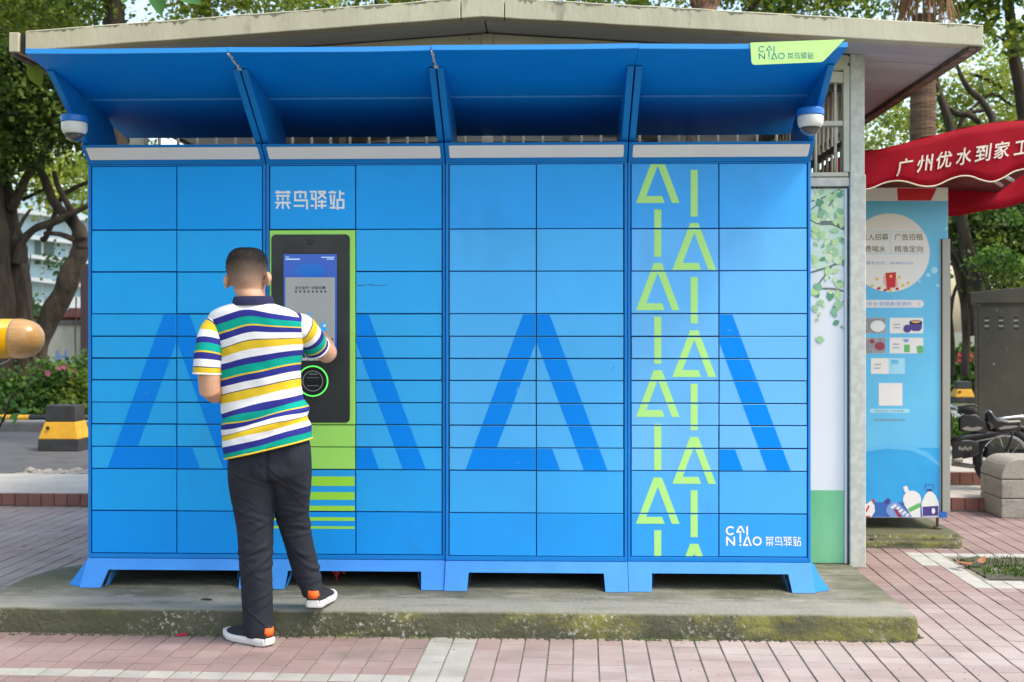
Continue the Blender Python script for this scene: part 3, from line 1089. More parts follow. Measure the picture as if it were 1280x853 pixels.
# printed panel beside the column
PY_ = WY + 0.03
xa, xb = 1.24, colx - 0.048
zt, zm, zb = W(1040, 236, PY_).z, W(1040, 613, PY_).z, 0.118
pan = MB()
pan.box(xa, xb, PY_ - 6.0, PY_ + 0.02 - 6.0, zb, zt)
panel = pan.build('printed_panel', M['panel_pale'], bld)
tag(panel, 'white panel printed with green leaves above a green band')
mb = MB()
y_ = PY_ - 0.0008 - 6.0
mb.poly([(xa, y_, zm), (xb, y_, zm), (xb, y_, zb), (xa, y_, zb)])
mb.build('green_print', M['panel_green'], panel)
mb = MB()
zq = W(1040, 330, PY_).z
mb.poly([(xa, y_, zt), (xb, y_, zt), (xb, y_, zq + 0.05), (xb - 0.08, y_, zq - 0.06), (xa + 0.07, y_, zq + 0.02), (xa, y_, zq - 0.02)])
mb.build('tint_print', M['panel_tint'], panel)
mb = MB()


def twig(pts, r):
    P = [W(px, py, PY_) for px, py in pts]
    for a, b in zip(P, P[1:]):
        t = (b - a).normalized()
        nrm = Vector((t.z, 0, -t.x)) * r
        e = random.uniform(0.0012, 0.002)
        mb.poly([(p.x, p.y - 6.0 - e, p.z) for p in (a - nrm, b - nrm, b + nrm, a + nrm)])


twig([(1014, 252), (1032, 246), (1050, 237)], 0.004)
twig([(1014, 262), (1024, 254), (1030, 246)], 0.003)
twig([(1050, 237), (1040, 252), (1027, 272)], 0.004)
twig([(1012, 273), (1024, 279), (1040, 279), (1058, 287)], 0.011)
twig([(1013, 341), (1036, 334), (1058, 325)], 0.005)
twig([(1022, 357), (1030, 346), (1040, 333)], 0.004)
twig([(1022, 361), (1040, 361), (1058, 365)], 0.005)
twig([(1040, 385), (1050, 380), (1058, 374)], 0.002)
split_build(mb, 'twig_print', [M['p_twig']], panel, [1] * len(mb.f))
lv = MB()
random.seed(21)
for k in range(120):
    px, py = random.uniform(1016, 1059), 240 + 185 * random.random() ** 1.15
    if py > 370 and random.random() < 0.45:
        continue
    c = W(px, py, PY_)
    L_ = random.uniform(0.025, 0.062)
    a = random.uniform(-2.6, 0.5)
    wd = L_ * random.uniform(0.22, 0.36)
    ux, uz = cos(a), sin(a)
    e = 0.0022 + k * 0.00002
    pts = [(-0.5, 0), (-0.2, 0.9), (0.15, 1), (0.5, 0), (0.15, -1), (-0.2, -0.9)]
    lv.poly([(min(max(c.x + ux * u * L_ - uz * v * wd, xa), xb), c.y - 6.0 - e, c.z + uz * u * L_ + ux * v * wd) for u, v in pts], random.choices(range(5), (5, 4, 2, 4, 3))[0])
for f_, m_ in zip(lv.f, lv.m):
    p1 = MB()
    p1.poly([lv.v[k] for k in f_])
    p1.build('leaf_print', M['p_leaf'][m_], panel)
mb = MB()
mb.box(xb + 0.001, xb + 0.007, PY_ - 0.012 - 6.0, PY_ + 0.02 - 6.0, 0.118, zt)
mb.build('rubber_seal', M['seal_black'], bld)
mb = MB()
mb.box(xb - 0.014, xb, PY_ - 0.007 - 6.0, PY_ - 0.003 - 6.0, 0.118, zt)
mb.build('edge_strip', M['panel_pale'], bld)

# ------------------------------------------------------------------ parcel lockers
random.seed(5)
LY, LX0, PITCH, UW = 5.38, -2.236, 0.8725, 0.8695
ROWS = [208, 288, 340.3, 392.7, 420.6, 447.9, 475.2, 502.9, 530.2, 558.1, 586, 638.3, 691.5]
ZR_ = [H + (HOR - p) * 5.45 / F - PLAT_Z for p in ROWS]
FR = 0.016                       # frame strip beside the doors
A_SHAPES = []                    # convex pieces of the big blue letter, unit-local (x, z)


def loc(px, py, i):
    p = W(px, py, LY)
    return (p.x - (LX0 + PITCH * i), p.z - PLAT_Z)


def a_shape(cx, top, bot, hw, ap, leg, bar, gap, cutl):
    """broken letter A: two legs and a foot bar; cx centre, hw half width at foot, ap half apex width, leg foot width of a leg"""
    h = top - bot
    sl = (hw - ap) / h                                    # outward run per metre of drop

    def xo(z):                                            # outer edge
        return ap + sl * (top - z)
    zi = top - (leg - ap) / sl if leg > ap else top       # inner apex
    left = [(cx - ap, top), (cx, top), (cx, zi), (cx - xo(bot) + leg, bot), (cx - xo(bot), bot)]
    right = [(cx, top), (cx + ap, top), (cx + xo(bot), bot), (cx + xo(bot) - leg, bot), (cx, zi)]
    lp1 = [left[0], left[1], left[2], left[3], left[4]]
    zb = bot + bar
    xr = cx + xo(bot) - leg - gap
    barp = [(cx - xo(bot) + leg * 0.5, bot), (xr, bot), (xr - sl * bar, zb), (cx - xo(zb) + leg * 0.5, zb)]
    return [lp1, right, barp]


u3 = 2
ap = (loc(686, 393, u3)[0] - loc(653, 393, u3)[0]) / 2
hw = (loc(757, 588, u3)[0] - loc(580, 588, u3)[0]) / 2
leg = loc(757, 588, u3)[0] - loc(728, 588, u3)[0]
gap = loc(728, 588, u3)[0] - loc(698, 588, u3)[0]
A_TOP, A_BOT = ZR_[3] - 0.003, ZR_[10] + 0.003
A_SHAPES = a_shape(UW / 2, A_TOP, A_BOT, hw, ap, leg, ZR_[9] - ZR_[10] - 0.004, gap, 0)
# light-green letter pattern on the fourth unit
AI = []
for cx_px, ys, kinds in ((822.2, [(195.4, 254), (262, 321), (329, 388), (396, 455), (463, 521.5), (530, 588), (597, 655), (663, 722)], 'AIAIAIAI'),
                         (867.7, [(212.6, 271), (279, 337.6), (346.5, 404.5), (413, 471.5), (480, 538), (546.4, 605), (613, 671.7), (680, 738)], 'IAIAIAIA')):
    for (y0, y1), kd in zip(ys, kinds):
        x, zt_ = loc(cx_px, y0, 3)
        zb_ = loc(cx_px, y1, 3)[1]
        k = 5.36 / F
        if kd == 'I':
            AI.append([(x - 4.4 * k, zb_), (x + 4.4 * k, zb_), (x + 4.4 * k, zt_), (x - 4.4 * k, zt_)])
        else:
            AI += a_shape(x, zt_, zb_, 27.2 * k, 5.1 * k, 9.6 * k, 8.7 * k, 9.0 * k, 0)

STATION = [  # strokes of the four white characters, in units of the measured crop
    [(155, 173), (370, 173)], [(190, 148), (190, 198)], [(332, 148), (332, 198)], [(165, 222), (358, 222)], [(192, 243), (192, 287)], [(260, 243), (260, 287)], [(330, 243), (330, 287)],
    [(155, 318), (370, 318)], [(260, 300), (260, 403)], [(208, 328), (172, 402)], [(313, 328), (350, 402)],
    [(432, 285), (432, 172), (577, 172), (577, 245)], [(503, 148), (503, 175)], [(503, 202), (503, 250)], [(432, 285), (598, 285), (598, 397)], [(410, 362), (560, 362)],
    [(650, 165), (720, 165), (720, 250)], [(668, 203), (668, 268), (722, 268), (722, 395)], [(648, 360), (695, 360)], [(752, 165), (862, 165)], [(760, 172), (865, 264)], [(860, 168), (748, 266)],
    [(750, 305), (865, 305)], [(745, 360), (868, 360)], [(805, 278), (805, 402)],
    [(900, 175), (1003, 175)], [(950, 148), (950, 180)], [(925, 205), (938, 345)], [(980, 205), (966, 378)], [(912, 388), (997, 388)],
    [(1055, 148), (1055, 285)], [(1055, 190), (1118, 190)], [(1022, 402), (1022, 280), (1105, 280), (1105, 390), (1068, 390)], [(1022, 390), (1048, 390)]]


def strokes(mb, lines, w, fn, m=0):
    e = 0
    for ln in lines:
        for a, b in zip(ln, ln[1:]):
            a, b = Vector(a), Vector(b)
            t = (b - a).normalized() * (w / 2)
            nr = Vector((-t.y, t.x))
            a2, b2 = (a, b) if len(ln) == 2 else (a - t, b + t)
            mb.poly([fn(p.x, p.y, e) for p in (a2 - nr, b2 - nr, b2 + nr, a2 + nr)], m)
            e += 0.00004


def ring_arc(mb, cx, cy, ro, ri, a0, a1, fn, m=0, n=20):
    o = [(cx + ro * cos(a0 + (a1 - a0) * k / n), cy + ro * sin(a0 + (a1 - a0) * k / n)) for k in range(n + 1)]
    i = [(cx + ri * cos(a0 + (a1 - a0) * k / n), cy + ri * sin(a0 + (a1 - a0) * k / n)) for k in range(n + 1)]
    for k in range(n):
        mb.poly([fn(*p, 0) for p in (o[k], o[k + 1], i[k + 1], i[k])], m)


def brand_logo(mb, fn, thin=1.0, m=0):
    """two-line logo in crop units (x 80-1130, y 195-475 downwards); fn(x, y, lift)"""
    w = 23 * thin
    ring_arc(mb, 145, 263, 64, 64 - w, radians(38), radians(322), fn, m)
    ring_arc(mb, 517, 408, 64, 64 - w, 0, 2 * pi, fn, m, 28)
    strokes(mb, [[(378, 198), (378, 330)], [(97, 472), (97, 345)], [(97, 352), (198, 465)], [(198, 472), (198, 345)], [(283, 305), (283, 432)], [(283, 452), (283, 475)]], w, fn, m)
    # broken A letters
    for cx, top, bot in ((285, 198, 292), (380, 345, 474)):
        strokes(mb, [[(cx - 4, top), (cx - 50, bot - w * 0.5)], [(cx + 6, top), (cx + 52, bot)], [(cx - 58, bot - w * 0.5), (cx + 12, bot - w * 0.5)]], w, fn, m)
    # four characters, shrunk from the big ones
    k = 490 / 963.0
    strokes(mb, [[(635 + (x - 155) * k, 345 + (y - 148) * k) for x, y in ln] for ln in STATION], 23 * k * thin * 1.1, fn, m)


LOCKER_LABELS = ['blue parcel locker with a dark blue letter A, left of the touchscreen unit',
                 'blue parcel locker with the black touchscreen kiosk and lime green doors',
                 'blue parcel locker with one whole dark blue letter A between touchscreen and green letters',
                 'blue parcel locker with light green letter pattern, beside the grey column']
DT = 0.02
ROW_C = [(0.045, 0.42, 0.90)] + [(0.095, 0.50, 0.90)] * 2 + [(0.10, 0.48, 0.83)] * 7 + [(0.055, 0.42, 0.81), (0.026, 0.35, 0.80)]  # row steps are print; top rows lightened to offset the canopy's shade
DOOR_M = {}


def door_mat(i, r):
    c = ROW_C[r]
    f = ((0.22, 0.82), (0.42, 0.86), (0.85, 0.90), (1.4, 0.94))[i]  # unit tint grades the blue left to right in place of light falloff
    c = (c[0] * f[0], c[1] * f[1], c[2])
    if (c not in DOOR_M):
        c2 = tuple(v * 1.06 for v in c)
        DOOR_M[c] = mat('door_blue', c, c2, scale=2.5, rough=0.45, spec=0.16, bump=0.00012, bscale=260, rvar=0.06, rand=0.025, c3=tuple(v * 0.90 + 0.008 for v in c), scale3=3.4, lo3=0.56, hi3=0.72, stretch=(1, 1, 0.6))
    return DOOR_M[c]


lockers = []
for i in range(4):
    root = thing('parcel_locker', LOCKER_LABELS[i], 'parcel locker', (LX0 + PITCH * i, LY + (0, 0.002, -0.010, 0.0)[i], PLAT_Z), 'parcel lockers in a row')
    lockers.append(root)
    zb0, zt0 = ZR_[-1], ZR_[0]
    # carcass with recessed dark front
    mb = MB()
    mb.box(0.003, UW - 0.003, DT + 0.004, 0.46, zb0 - 0.02, zt0 + 0.02)
    mb.build('cabinet', M['blue_dark'], root)
    for nm, x0, x1, z0_, z1_ in (('frame', 0, FR - 0.003, zb0 - 0.022, zt0 + 0.006), ('frame', UW - FR + 0.003, UW, zb0 - 0.022, zt0 + 0.006),
                                 ('frame', FR - 0.003, UW - FR + 0.003, zt0 - 0.001, zt0 + 0.006), ('frame', FR - 0.003, UW - FR + 0.003, zb0 - 0.022, zb0 - 0.001)):
        mb = MB()
        mb.cbox(x0, x1, -0.002, DT + 0.003, z0_, z1_, 0.0015)
        mb.build(nm, M['blue_frame'], root)
    for x0, x1 in ((0.0, 0.003), (UW - 0.003, UW)):
        mb = MB()
        mb.box(x0, x1, DT + 0.003, 0.46, zb0 - 0.022, zt0 + 0.02)
        mb.build('side_panel', M['blue_frame'], root)
    # doors
    for c in range(2):
        x0 = FR if c == 0 else UW / 2
        x1 = UW / 2 if c == 0 else UW - FR
        for r in range(12):
            if i == 1 and c == 0 and 1 <= r < 8:
                continue
            g = 0.0026
            rj = lambda: random.uniform(-0.0007, 0.0009)
            dx0, dx1, dz0, dz1 = x0 + g + rj(), x1 - g - rj(), ZR_[r + 1] + g + rj(), ZR_[r] - g - rj()
            green = i == 1 and c == 0 and r in (8, 9)
            yo = random.uniform(-0.0012, 0.0012)
            mb = MB()
            mb.cbox(dx0, dx1, yo, DT, dz0, dz1, 0.0016)
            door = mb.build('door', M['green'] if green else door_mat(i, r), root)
            pr = MB()
            yf = yo - 0.0006
            if i == 3 and c == 0:
                for n_, q in enumerate(AI):
                    cp = clip_poly(q, dx0 + 0.0016, dx1 - 0.0016, dz0 + 0.0016, dz1 - 0.0016)
                    if cp:
                        pr.poly([(x, yf - (n_ % 3) * 0.0001, z) for x, z in cp])
                pm = M['print_green']
            elif i == 1 and c == 0:
                for ya, yb in ((595.7, 607.7), (615.3, 625), (632.5, 639), (646.7, 651.2), (658, 661.2)):
                    cp = clip_poly([(dx0, loc(400, yb, 1)[1]), (dx1, loc(400, yb, 1)[1]), (dx1, loc(400, ya, 1)[1]), (dx0, loc(400, ya, 1)[1])], dx0 + 0.0016, dx1 - 0.0016, dz0 + 0.0016, dz1 - 0.0016)
                    if cp:
                        pr.poly([(x, yf, z) for x, z in cp])
                pm = M['stripe_green']
            else:
                for n_, q in enumerate(A_SHAPES):
                    cp = clip_poly(q, dx0 + 0.0016, dx1 - 0.0016, dz0 + 0.0016, dz1 - 0.0016)
                    if cp:
                        pr.poly([(x, yf - n_ * 0.0001, z) for x, z in cp])
                pm = M['blue_print']
            for f_ in pr.f:
                p1 = MB()
                p1.poly([pr.v[k] for k in f_])
                p1.build('print', pm, door)
            if i == 1 and c == 0 and r == 0:
                lt = MB()

                def fn(x, y, e):
                    u, w = loc(330 + x / 11.13, 225 + y / 11.13, 1)
                    return (u, yo - 0.0007 - e, w)
                strokes(lt, STATION, 27, fn)
                lt.build('lettering', M['white_print'], door)
            if i == 3 and c == 1 and r == 11:
                lt = MB()

                def fn2(x, y, e):
                    u, w = loc(900 + x / 11.13, 640 + y / 11.13, 3)
                    return (u, yo - 0.0007 - e, w)
                brand_logo(lt, fn2)
                lt.build('lettering', M['white_print'], door)
            if random.random() < 0.20 and not green:
                sc = MB()
                sx_, sz_ = random.uniform(dx0 + 0.03, dx1 - 0.03), random.uniform(dz0 + 0.02, dz1 - 0.02)
                an, ln = random.uniform(-0.9, 0.9) + pi / 2 * (random.random() < 0.5), random.uniform(0.008, 0.03)
                wv = random.uniform(0.0006, 0.0016)
                ux, uz = cos(an), sin(an)
                P4 = [(sx_ - ux * ln / 2, sz_ - uz * ln / 2), (sx_ - uz * wv, sz_ + ux * wv), (sx_ + ux * ln / 2, sz_ + uz * ln / 2), (sx_ + uz * wv, sz_ - ux * wv)]
                P4 = clip_poly(P4, dx0 + 0.004, dx1 - 0.004, dz0 + 0.004, dz1 - 0.004)
                if P4:
                    sc.poly([(x, yo - 0.0011, z) for x, z in P4])
                    sc.build('scratch', M['scuff'] if random.random() < 0.7 else M['blue_dark'], door)
            if i == 1 and c == 1 and r == 2:
                sc = MB()
                for a, b in (((447, 357), (462, 356)), ((462, 356), (474, 357.5)), ((474, 357.5), (484, 355.5))):
                    a, b = loc(*a, 1), loc(*b, 1)
                    sc.poly([(a[0], yf, a[1] - 0.0022), (b[0], yf, b[1] - 0.0014), (b[0], yf, b[1] + 0.001), (a[0], yf, a[1] + 0.002)])
                sc.build('scratch', M['sign_navy'], door)
    # header light box: leans out at the top
    hz0, hz1 = zt0 + 0.0075, 2.236 - PLAT_Z
    prof = [(-0.004, hz0), (-0.004, hz0 + 0.004), (-0.092, hz1), (0.30, hz1 + 0.004), (0.30, hz0)]
    mb = MB()
    mb.prism(prof, lambda u, v, w: (w, u, v), 0.001, UW - 0.001)
    hd = mb.build('header', M['blue_frame'], root, bevel=0.003)
    hb, ht = hz0 + 0.019, hz1 - 0.012
    sl = (-0.092 + 0.004) / (hz1 - hz0 - 0.004)

    def hy(z):
        return -0.004 + sl * (z - hz0 - 0.004)
    mb = MB()
    e0, e1 = 0.021, UW - 0.02
    k = 0.004
    pts = [(e0 + k, hb), (e1 - k, hb), (e1, hb + k), (e1, ht - k), (e1 - k, ht), (e0 + k, ht), (e0, ht - k), (e0, hb + k)]
    mb.prism(pts, lambda u, v, w: (u, hy(v) - w, v), -0.004, 0.0025)
    mb.build('diffuser', M['diffuser'], hd)
    # canopy: front lip, outer sheet, inner sheet (underside profile)
    cz = [(-0.645, 2.537), (-0.08, 2.460), (0.51, 2.372)]
    x0, x1 = (0.0 if i else -0.004), (UW + 0.0015 if i < 3 else UW + 0.004)
    mb = MB()
    (ya, za), (yb, zb_), (yc, zc) = [(y, z - PLAT_Z) for y, z in cz]
    segs = 14
    low, up = [], []

    def sheet(y0_, z0_, y1_, z1_, sag):
        mb_ = MB()
        rr = []
        for k in range(segs + 1):
            x = x0 + (x1 - x0) * k / segs
            s = sag * (sin(pi * k / segs) + 0.5 * noise.noise(Vector((x * 3 + i * 5, y0_, 0))))
            rr.append([(x, y0_, z0_ + s), (x, (y0_ + y1_) / 2, (z0_ + z1_) / 2 + s * 1.5), (x, y1_, z1_ + s * 0.5), (x, y1_, z1_ + 0.03 + s * 0.5), (x, y0_, z0_ + 0.018 + s)])
        mb_.rings(rr, True, True)
        mb_.m = [1 if (k % 5 == 3 and k < segs * 5) else 0 for k in range(len(mb_.f))]
        return mb_
    can = sheet(ya, za, yb - 0.002, zb_, -0.004).build('canopy', [M['blue_canopy'], M['canopy_top']], root)
    sheet(yb, zb_ - 0.006, yc, zc, -0.003).build('inner_sheet', [M['blue_canopy'], M['canopy_top']], can)
    mb = MB()
    rr = []
    for k in range(segs + 1):
        x = x0 + (x1 - x0) * k / segs
        s = -0.004 * (sin(pi * k / segs) + 0.5 * noise.noise(Vector((x * 3 + i * 5, ya, 0))))
        rr.append([(x, ya - 0.002, za + s), (x, ya - 0.001, za + 0.021 + s), (x, ya + 0.012, za + 0.0215 + s), (x, ya + 0.006, za - 0.001 + s)])
    mb.rings(rr, True, True)
    mb.build('front_lip', M['lip_blue'], can)
    mb = MB()
    mb.box(x0 + 0.02, x1 - 0.02, yb - 0.004, yb + 0.006, zb_ - 0.011, zb_ - 0.003)
    mb.build('fold_strip', M['lip_blue'], can)
    for k in range(7):
        rx_ = x0 + 0.06 + (x1 - x0 - 0.12) * k / 6
        mb = MB()
        mb.lathe([(0.0045, 0.0), (0.0045, -0.0025), (0.002, -0.004)], (rx_, yb - 0.012, zb_ - 0.006), 8)
        mb.build('rivet', M['lip_blue'], can)
    # fins that carry the canopy, one at each end of the unit
    hz = hz1 + 0.003

    def under(y):
        return za + (zb_ - za) * (y - ya) / (yb - ya) if y < yb else zb_ + (zc - zb_) * (y - yb) / (yc - yb)
    fin = [(-0.462, under(-0.462) - 0.006), (-0.452, under(-0.452) - 0.002), (0.16, under(0.16) - 0.002), (0.235, under(0.235) - 0.03), (0.33, hz), (0.0, hz), (-0.06, hz), (-0.078, hz + 0.008)]
    for fx in (0.002, UW - 0.032):
        mb = MB()
        mb.prism(fin, lambda u, v, w: (w, u, v), fx, fx + 0.03)
        mb.build('fin', M['blue_frame'], root, bevel=0.003)
    # green bracket behind the fin
    for fx in (0.035, UW - 0.06) if i == 3 else (0.035,):
        mb = MB()
        mb.prism([(0.22, hz), (0.36, hz), (0.36, hz + 0.045), (0.28, hz + 0.06)], lambda u, v, w: (w, u, v), fx, fx + (0.03 if fx > 0.5 else 0.05))
        mb.build('bracket', M['bracket_green'], root)
    # torn silvery sealant over the seam
    if i in (1, 2):
        rr = []
        for k in range(19):
            t = k / 18
            y = -0.645 + 0.19 * t
            wd = 0.004 + 0.007 * abs(noise.noise(Vector((t * 9, i, 0)))) + (0.006 if t > 0.9 else 0)
            ox = -0.0015 + 0.006 * noise.noise(Vector((t * 6, 5, i)))
            zz = under(y) - 0.003
            rr.append([(ox - wd, y, zz), (ox + wd, y, zz), (ox + wd * 0.6, y, zz - 0.007), (ox - wd * 0.6, y, zz - 0.006)])
        mb = MB()
        mb.rings(rr)
        mb.build('seam_sealant', M['sealant'], can)
    # base: sloped skirt with two feet
    st, sb = zb0 - 0.024, zb0 - 0.024 - 0.048
    fw, fwt = 0.108, 0.113
    yo_t, yo_b = -0.004, -0.085

    def by(z):
        return yo_t + (yo_b - yo_t) * (st - z) / st
    out = [(0.0, st), (UW, st), (UW, 0.002), (UW - fw, 0.002), (UW - fwt, sb), (fwt, sb), (fw, 0.002), (0.0, 0.002)]
    if i == 0:
        out[0], out[-1] = (0.0, st), (-0.008, 0.002)
        out[-2] = (fw - 0.014, 0.002)
    if i == 3:
        out[2], out[3] = (UW + 0.004, 0.002), (UW - fw + 0.004, 0.002)
    nn = len(out)
    mb = MB()
    vs = [(x, by(z), z) for x, z in out] + [(x, by(z) + 0.012, z) for x, z in out]
    # front face split into skirt and two feet so that it stays planar
    fs = [(0, 1, 4, 5), (0, 5, 6, 7), (1, 2, 3, 4)]
    fs += [tuple(a + nn for a in f[::-1]) for f in fs]
    fs += [(a, (a + 1) % nn, nn + (a + 1) % nn, nn + a) for a in range(nn)]
    mb.add(vs, fs)
    mb.build('base_skirt', M['blue_base'], root)
    mb = MB()
    mb.box(0.01, UW - 0.01, 0.02, 0.44, sb + 0.02, st)
    mb.build('base_frame', M['blue_dark'], root)
    for sx in (0, 1):
        mb = MB()
        xf = (UW - fw - 0.004) if sx else fw
        xf2 = xf + (-0.02 if sx else 0.02)
        # return plate at the inner side of the foot and rear foot
        mb.add([(xf, by(0.004) + 0.013, 0.003), (xf2, by(sb) + 0.013, sb), (xf2, 0.10, sb), (xf, 0.0, 0.003)], [(0, 1, 2, 3)])
        mb.box(0.01 if not sx else UW - 0.06, 0.06 if not sx else UW - 0.01, 0.38, 0.43, 0.0, sb + 0.02)
        mb.build('foot_brace', M['blue_base'], root)
    if i in (0, 3):
        s = -1 if i == 0 else 1
        xo = 0.0 if i == 0 else UW
        mb = MB()
        q = [(xo, 0.0, st), (xo, 0.40, st), (xo + s * 0.085, 0.40, 0.002), (xo + s * 0.085, 0.26, 0.002), (xo + s * 0.06, 0.22, sb), (xo + s * 0.06, 0.16, sb), (xo + s * 0.08, 0.10, 0.002), (xo + s * 0.085, -0.02, 0.002)]
        mb.add([q[0], q[1], q[2], q[3], q[4], q[5], q[6], q[7], (xo + s * 0.006, -0.07, 0.002)], [(0, 1, 4, 5), (1, 2, 3, 4), (0, 5, 6, 7), (0, 7, 8)])
        mb.build('side_skirt', M['blue_frame'], root)

# green sign plate under the canopy edge of the fourth unit
R3 = Vector(lockers[3].location)
SY = LY - 0.655
pts = [W(px, py, SY) for px, py in ((938, 53.5), (1056, 49.3), (1030.5, 75.5), (1028.5, 77), (1026, 77.7), (943.5, 81.2), (940.8, 80.2), (939.4, 77.5))]
mb = MB()
vs = [(p.x - R3.x, -0.655, p.z - PLAT_Z) for p in pts] + [(p.x - R3.x, -0.650, p.z - PLAT_Z) for p in pts]
nn = len(pts)
mb.add(vs, [tuple(range(nn)), tuple(range(nn, 2 * nn))[::-1]] + [(a, (a + 1) % nn, nn + (a + 1) % nn, nn + a) for a in range(nn)])
sg = mb.build('sign_plate', M['sign_green'], lockers[3])
lt = MB()


def fn3(x, y, e):
    # logo box: x 80..1130 -> 948..1017 px, y 195..475 -> 57..75 px on the sloped underside
    u = 948.0 + (x - 80) * 69.0 / 1050
    v = 57.6 + (y - 195) * 17.0 / 280 - (u - 948) * 0.016
    p = W(u, v, SY)
    return (p.x - R3.x, -0.6556 - e, p.z - PLAT_Z)


brand_logo(lt, fn3, 0.72)
lt.build('lettering', M['sign_navy'], sg)
sg['label'] = 'lime green sign plate with dark blue writing'

# touchscreen kiosk in the second unit
R1 = lockers[1]
kx0, kx1, kz0, kz1 = FR + 0.001, UW / 2 - 0.0015, ZR_[8] + 0.001, ZR_[1] - 0.004
mb = MB()
mb.cbox(kx0, kx1, -0.004, DT, kz0, kz1, 0.002)
kiosk = mb.build('kiosk_panel', M['green'], R1)


def rrect(x0, x1, z0, z1, r, n=6):
    pts = []
    for cx, cz_, a in ((x1 - r, z0 + r, -pi / 2), (x1 - r, z1 - r, 0), (x0 + r, z1 - r, pi / 2), (x0 + r, z0 + r, pi)):
        pts += [(cx + r * cos(a + pi / 2 * k / n), cz_ + r * sin(a + pi / 2 * k / n)) for k in range(n + 1)]
    return pts


bx0, bz1 = loc(339.5, 293.5, 1)
bx1, bz0 = loc(437.5, 528.5, 1)
mb = MB()
mb.prism(rrect(bx0, bx1, bz0, bz1, 0.022), lambda u, v, w: (u, w, v), -0.009, -0.003)
mb.build('black_fascia', M['kiosk'], kiosk, bevel=0.0015)
sx0, sz1 = loc(354.8, 317.6, 1)
sx1, sz0 = loc(421.8, 437.5, 1)
mb = MB()
mb.box(sx0 - 0.003, sx1 + 0.003, -0.0108, -0.009, sz0 - 0.003, sz1 + 0.004)
scr = mb.build('screen_bezel', M['black'], kiosk)
mb = MB()
k = -0.0112


def rect(mb, px0, px1, py0, py1, y, m, r=0.0):
    a, b = loc(px0, py1, 1), loc(px1, py0, 1)
    if r:
        mb.poly([(u, y, v) for u, v in rrect(a[0], b[0], a[1], b[1], r)], m)
    else:
        mb.poly([(a[0], y, a[1]), (b[0], y, a[1]), (b[0], y, b[1]), (a[0], y, b[1])], m)


rect(mb, 355, 421.6, 318, 437.2, k, 0)
rect(mb, 357.3, 419.2, 347, 437.2, k - 0.0006, 1, 0.006)
c0 = loc(388.5, 338, 1)
mb.poly([(c0[0] + 0.07 * cos(a), k - 0.0003, c0[1] + 0.034 * sin(a)) for a in np.linspace(0, 2 * pi, 25)[:-1]], 2)
for a in ((357.5, 362, 321.3, 322.2), (357.5, 375.5, 323.6, 325.2), (402, 418.5, 321.4, 322.6), (409, 418, 323.6, 324.8)):
    rect(mb, *a, k - 0.0006, 5)
rect(mb, 402, 407.8, 403.5, 414.2, k - 0.001, 4)
rect(mb, 404.5, 407.8, 405.5, 409, k - 0.0014, 5)
for a, mm in (((386.2, 388.6, 391.5, 394), 4), ((389.4, 392, 391.5, 394), 4), ((393, 395.6, 391.5, 394), 6)):
    rect(mb, *a, k - 0.001, mm)
for q in range(8):
    rect(mb, 369.4 + q * 5.25, 371.6 + q * 5.25, 363.6, 366, k - 0.001, 3)
for q in range(5):
    rect(mb, 401 + q * 1.8, 402.3 + q * 1.8, 416.6, 418.2, k - 0.001, 3)
for q in range(4):
    rect(mb, 409 + q * 2.2, 410.6 + q * 2.2, 423.4, 425.4, k - 0.001, 3)
cx_, cz_ = loc(388.3, 360.2, 1)
add_text(mb, '支付宝扫一扫取包裹', 0.02, lambda u, v: (cx_ + u, k - 0.0012, cz_ + v), bold=0.0004, m=3, width=loc(407.5, 360, 1)[0] - loc(369, 360, 1)[0])
mb.build('screen', [M['screen_blue'], M['screen_card'], M['screen_mid'], M['screen_text'], M['screen_cyan'], M['screen_pale'], M['litter_tan']], kiosk)
mb = MB()
cx_, cz_ = loc(391, 448.5, 1)
add_text(mb, 'cainiao.com', 0.03, lambda u, v: (cx_ + u, -0.0098, cz_ + v), bold=0.0012, width=loc(406, 448, 1)[0] - loc(376, 448, 1)[0])
mb.build('lettering', M['white_print'], kiosk)
cx_, cz_ = loc(391.5, 476.5, 1)
for nm, ro, ri, m_, yy in (('scanner_ring', 19.5, 17.8, 'ring_green', -0.0125), ('scanner_bowl', 17.8, 0.2, 'black', -0.0105), ('scanner_rim', 13.0, 12.0, 'ring_grey', -0.0118)):
    mb = MB()
    ro, ri = ro * 5.4 / F, ri * 5.4 / F
    n_ = 48
    rr = []
    for a in np.linspace(0, 2 * pi, n_ + 1)[:-1]:
        rr.append([(cx_ + r * cos(a), y, cz_ + r * sin(a)) for r, y in ((ri, -0.0089), (ro, -0.0089), (ro, yy), (ri, yy))])
    rr.append(rr[0])
    mb.rings(rr, False, False)
    mb.build(nm, M[m_], kiosk)
mb = MB()
for a in ((387, 397, 467.2, 468.4), (384, 399, 472, 472.6), (384, 399, 482, 482.6)):
    rect(mb, *a, -0.0115, 0)
mb.build('scanner_marks', M['ring_grey'], kiosk)
mb = MB()
px_, pz_ = loc(388.5, 302.5, 1)
mb.lathe([(0.016, 0.0), (0.016, -0.0015), (0.012, -0.0022)], (px_, -0.009, pz_), 20, axis='y')
mb.build('lens', M['black'], kiosk)

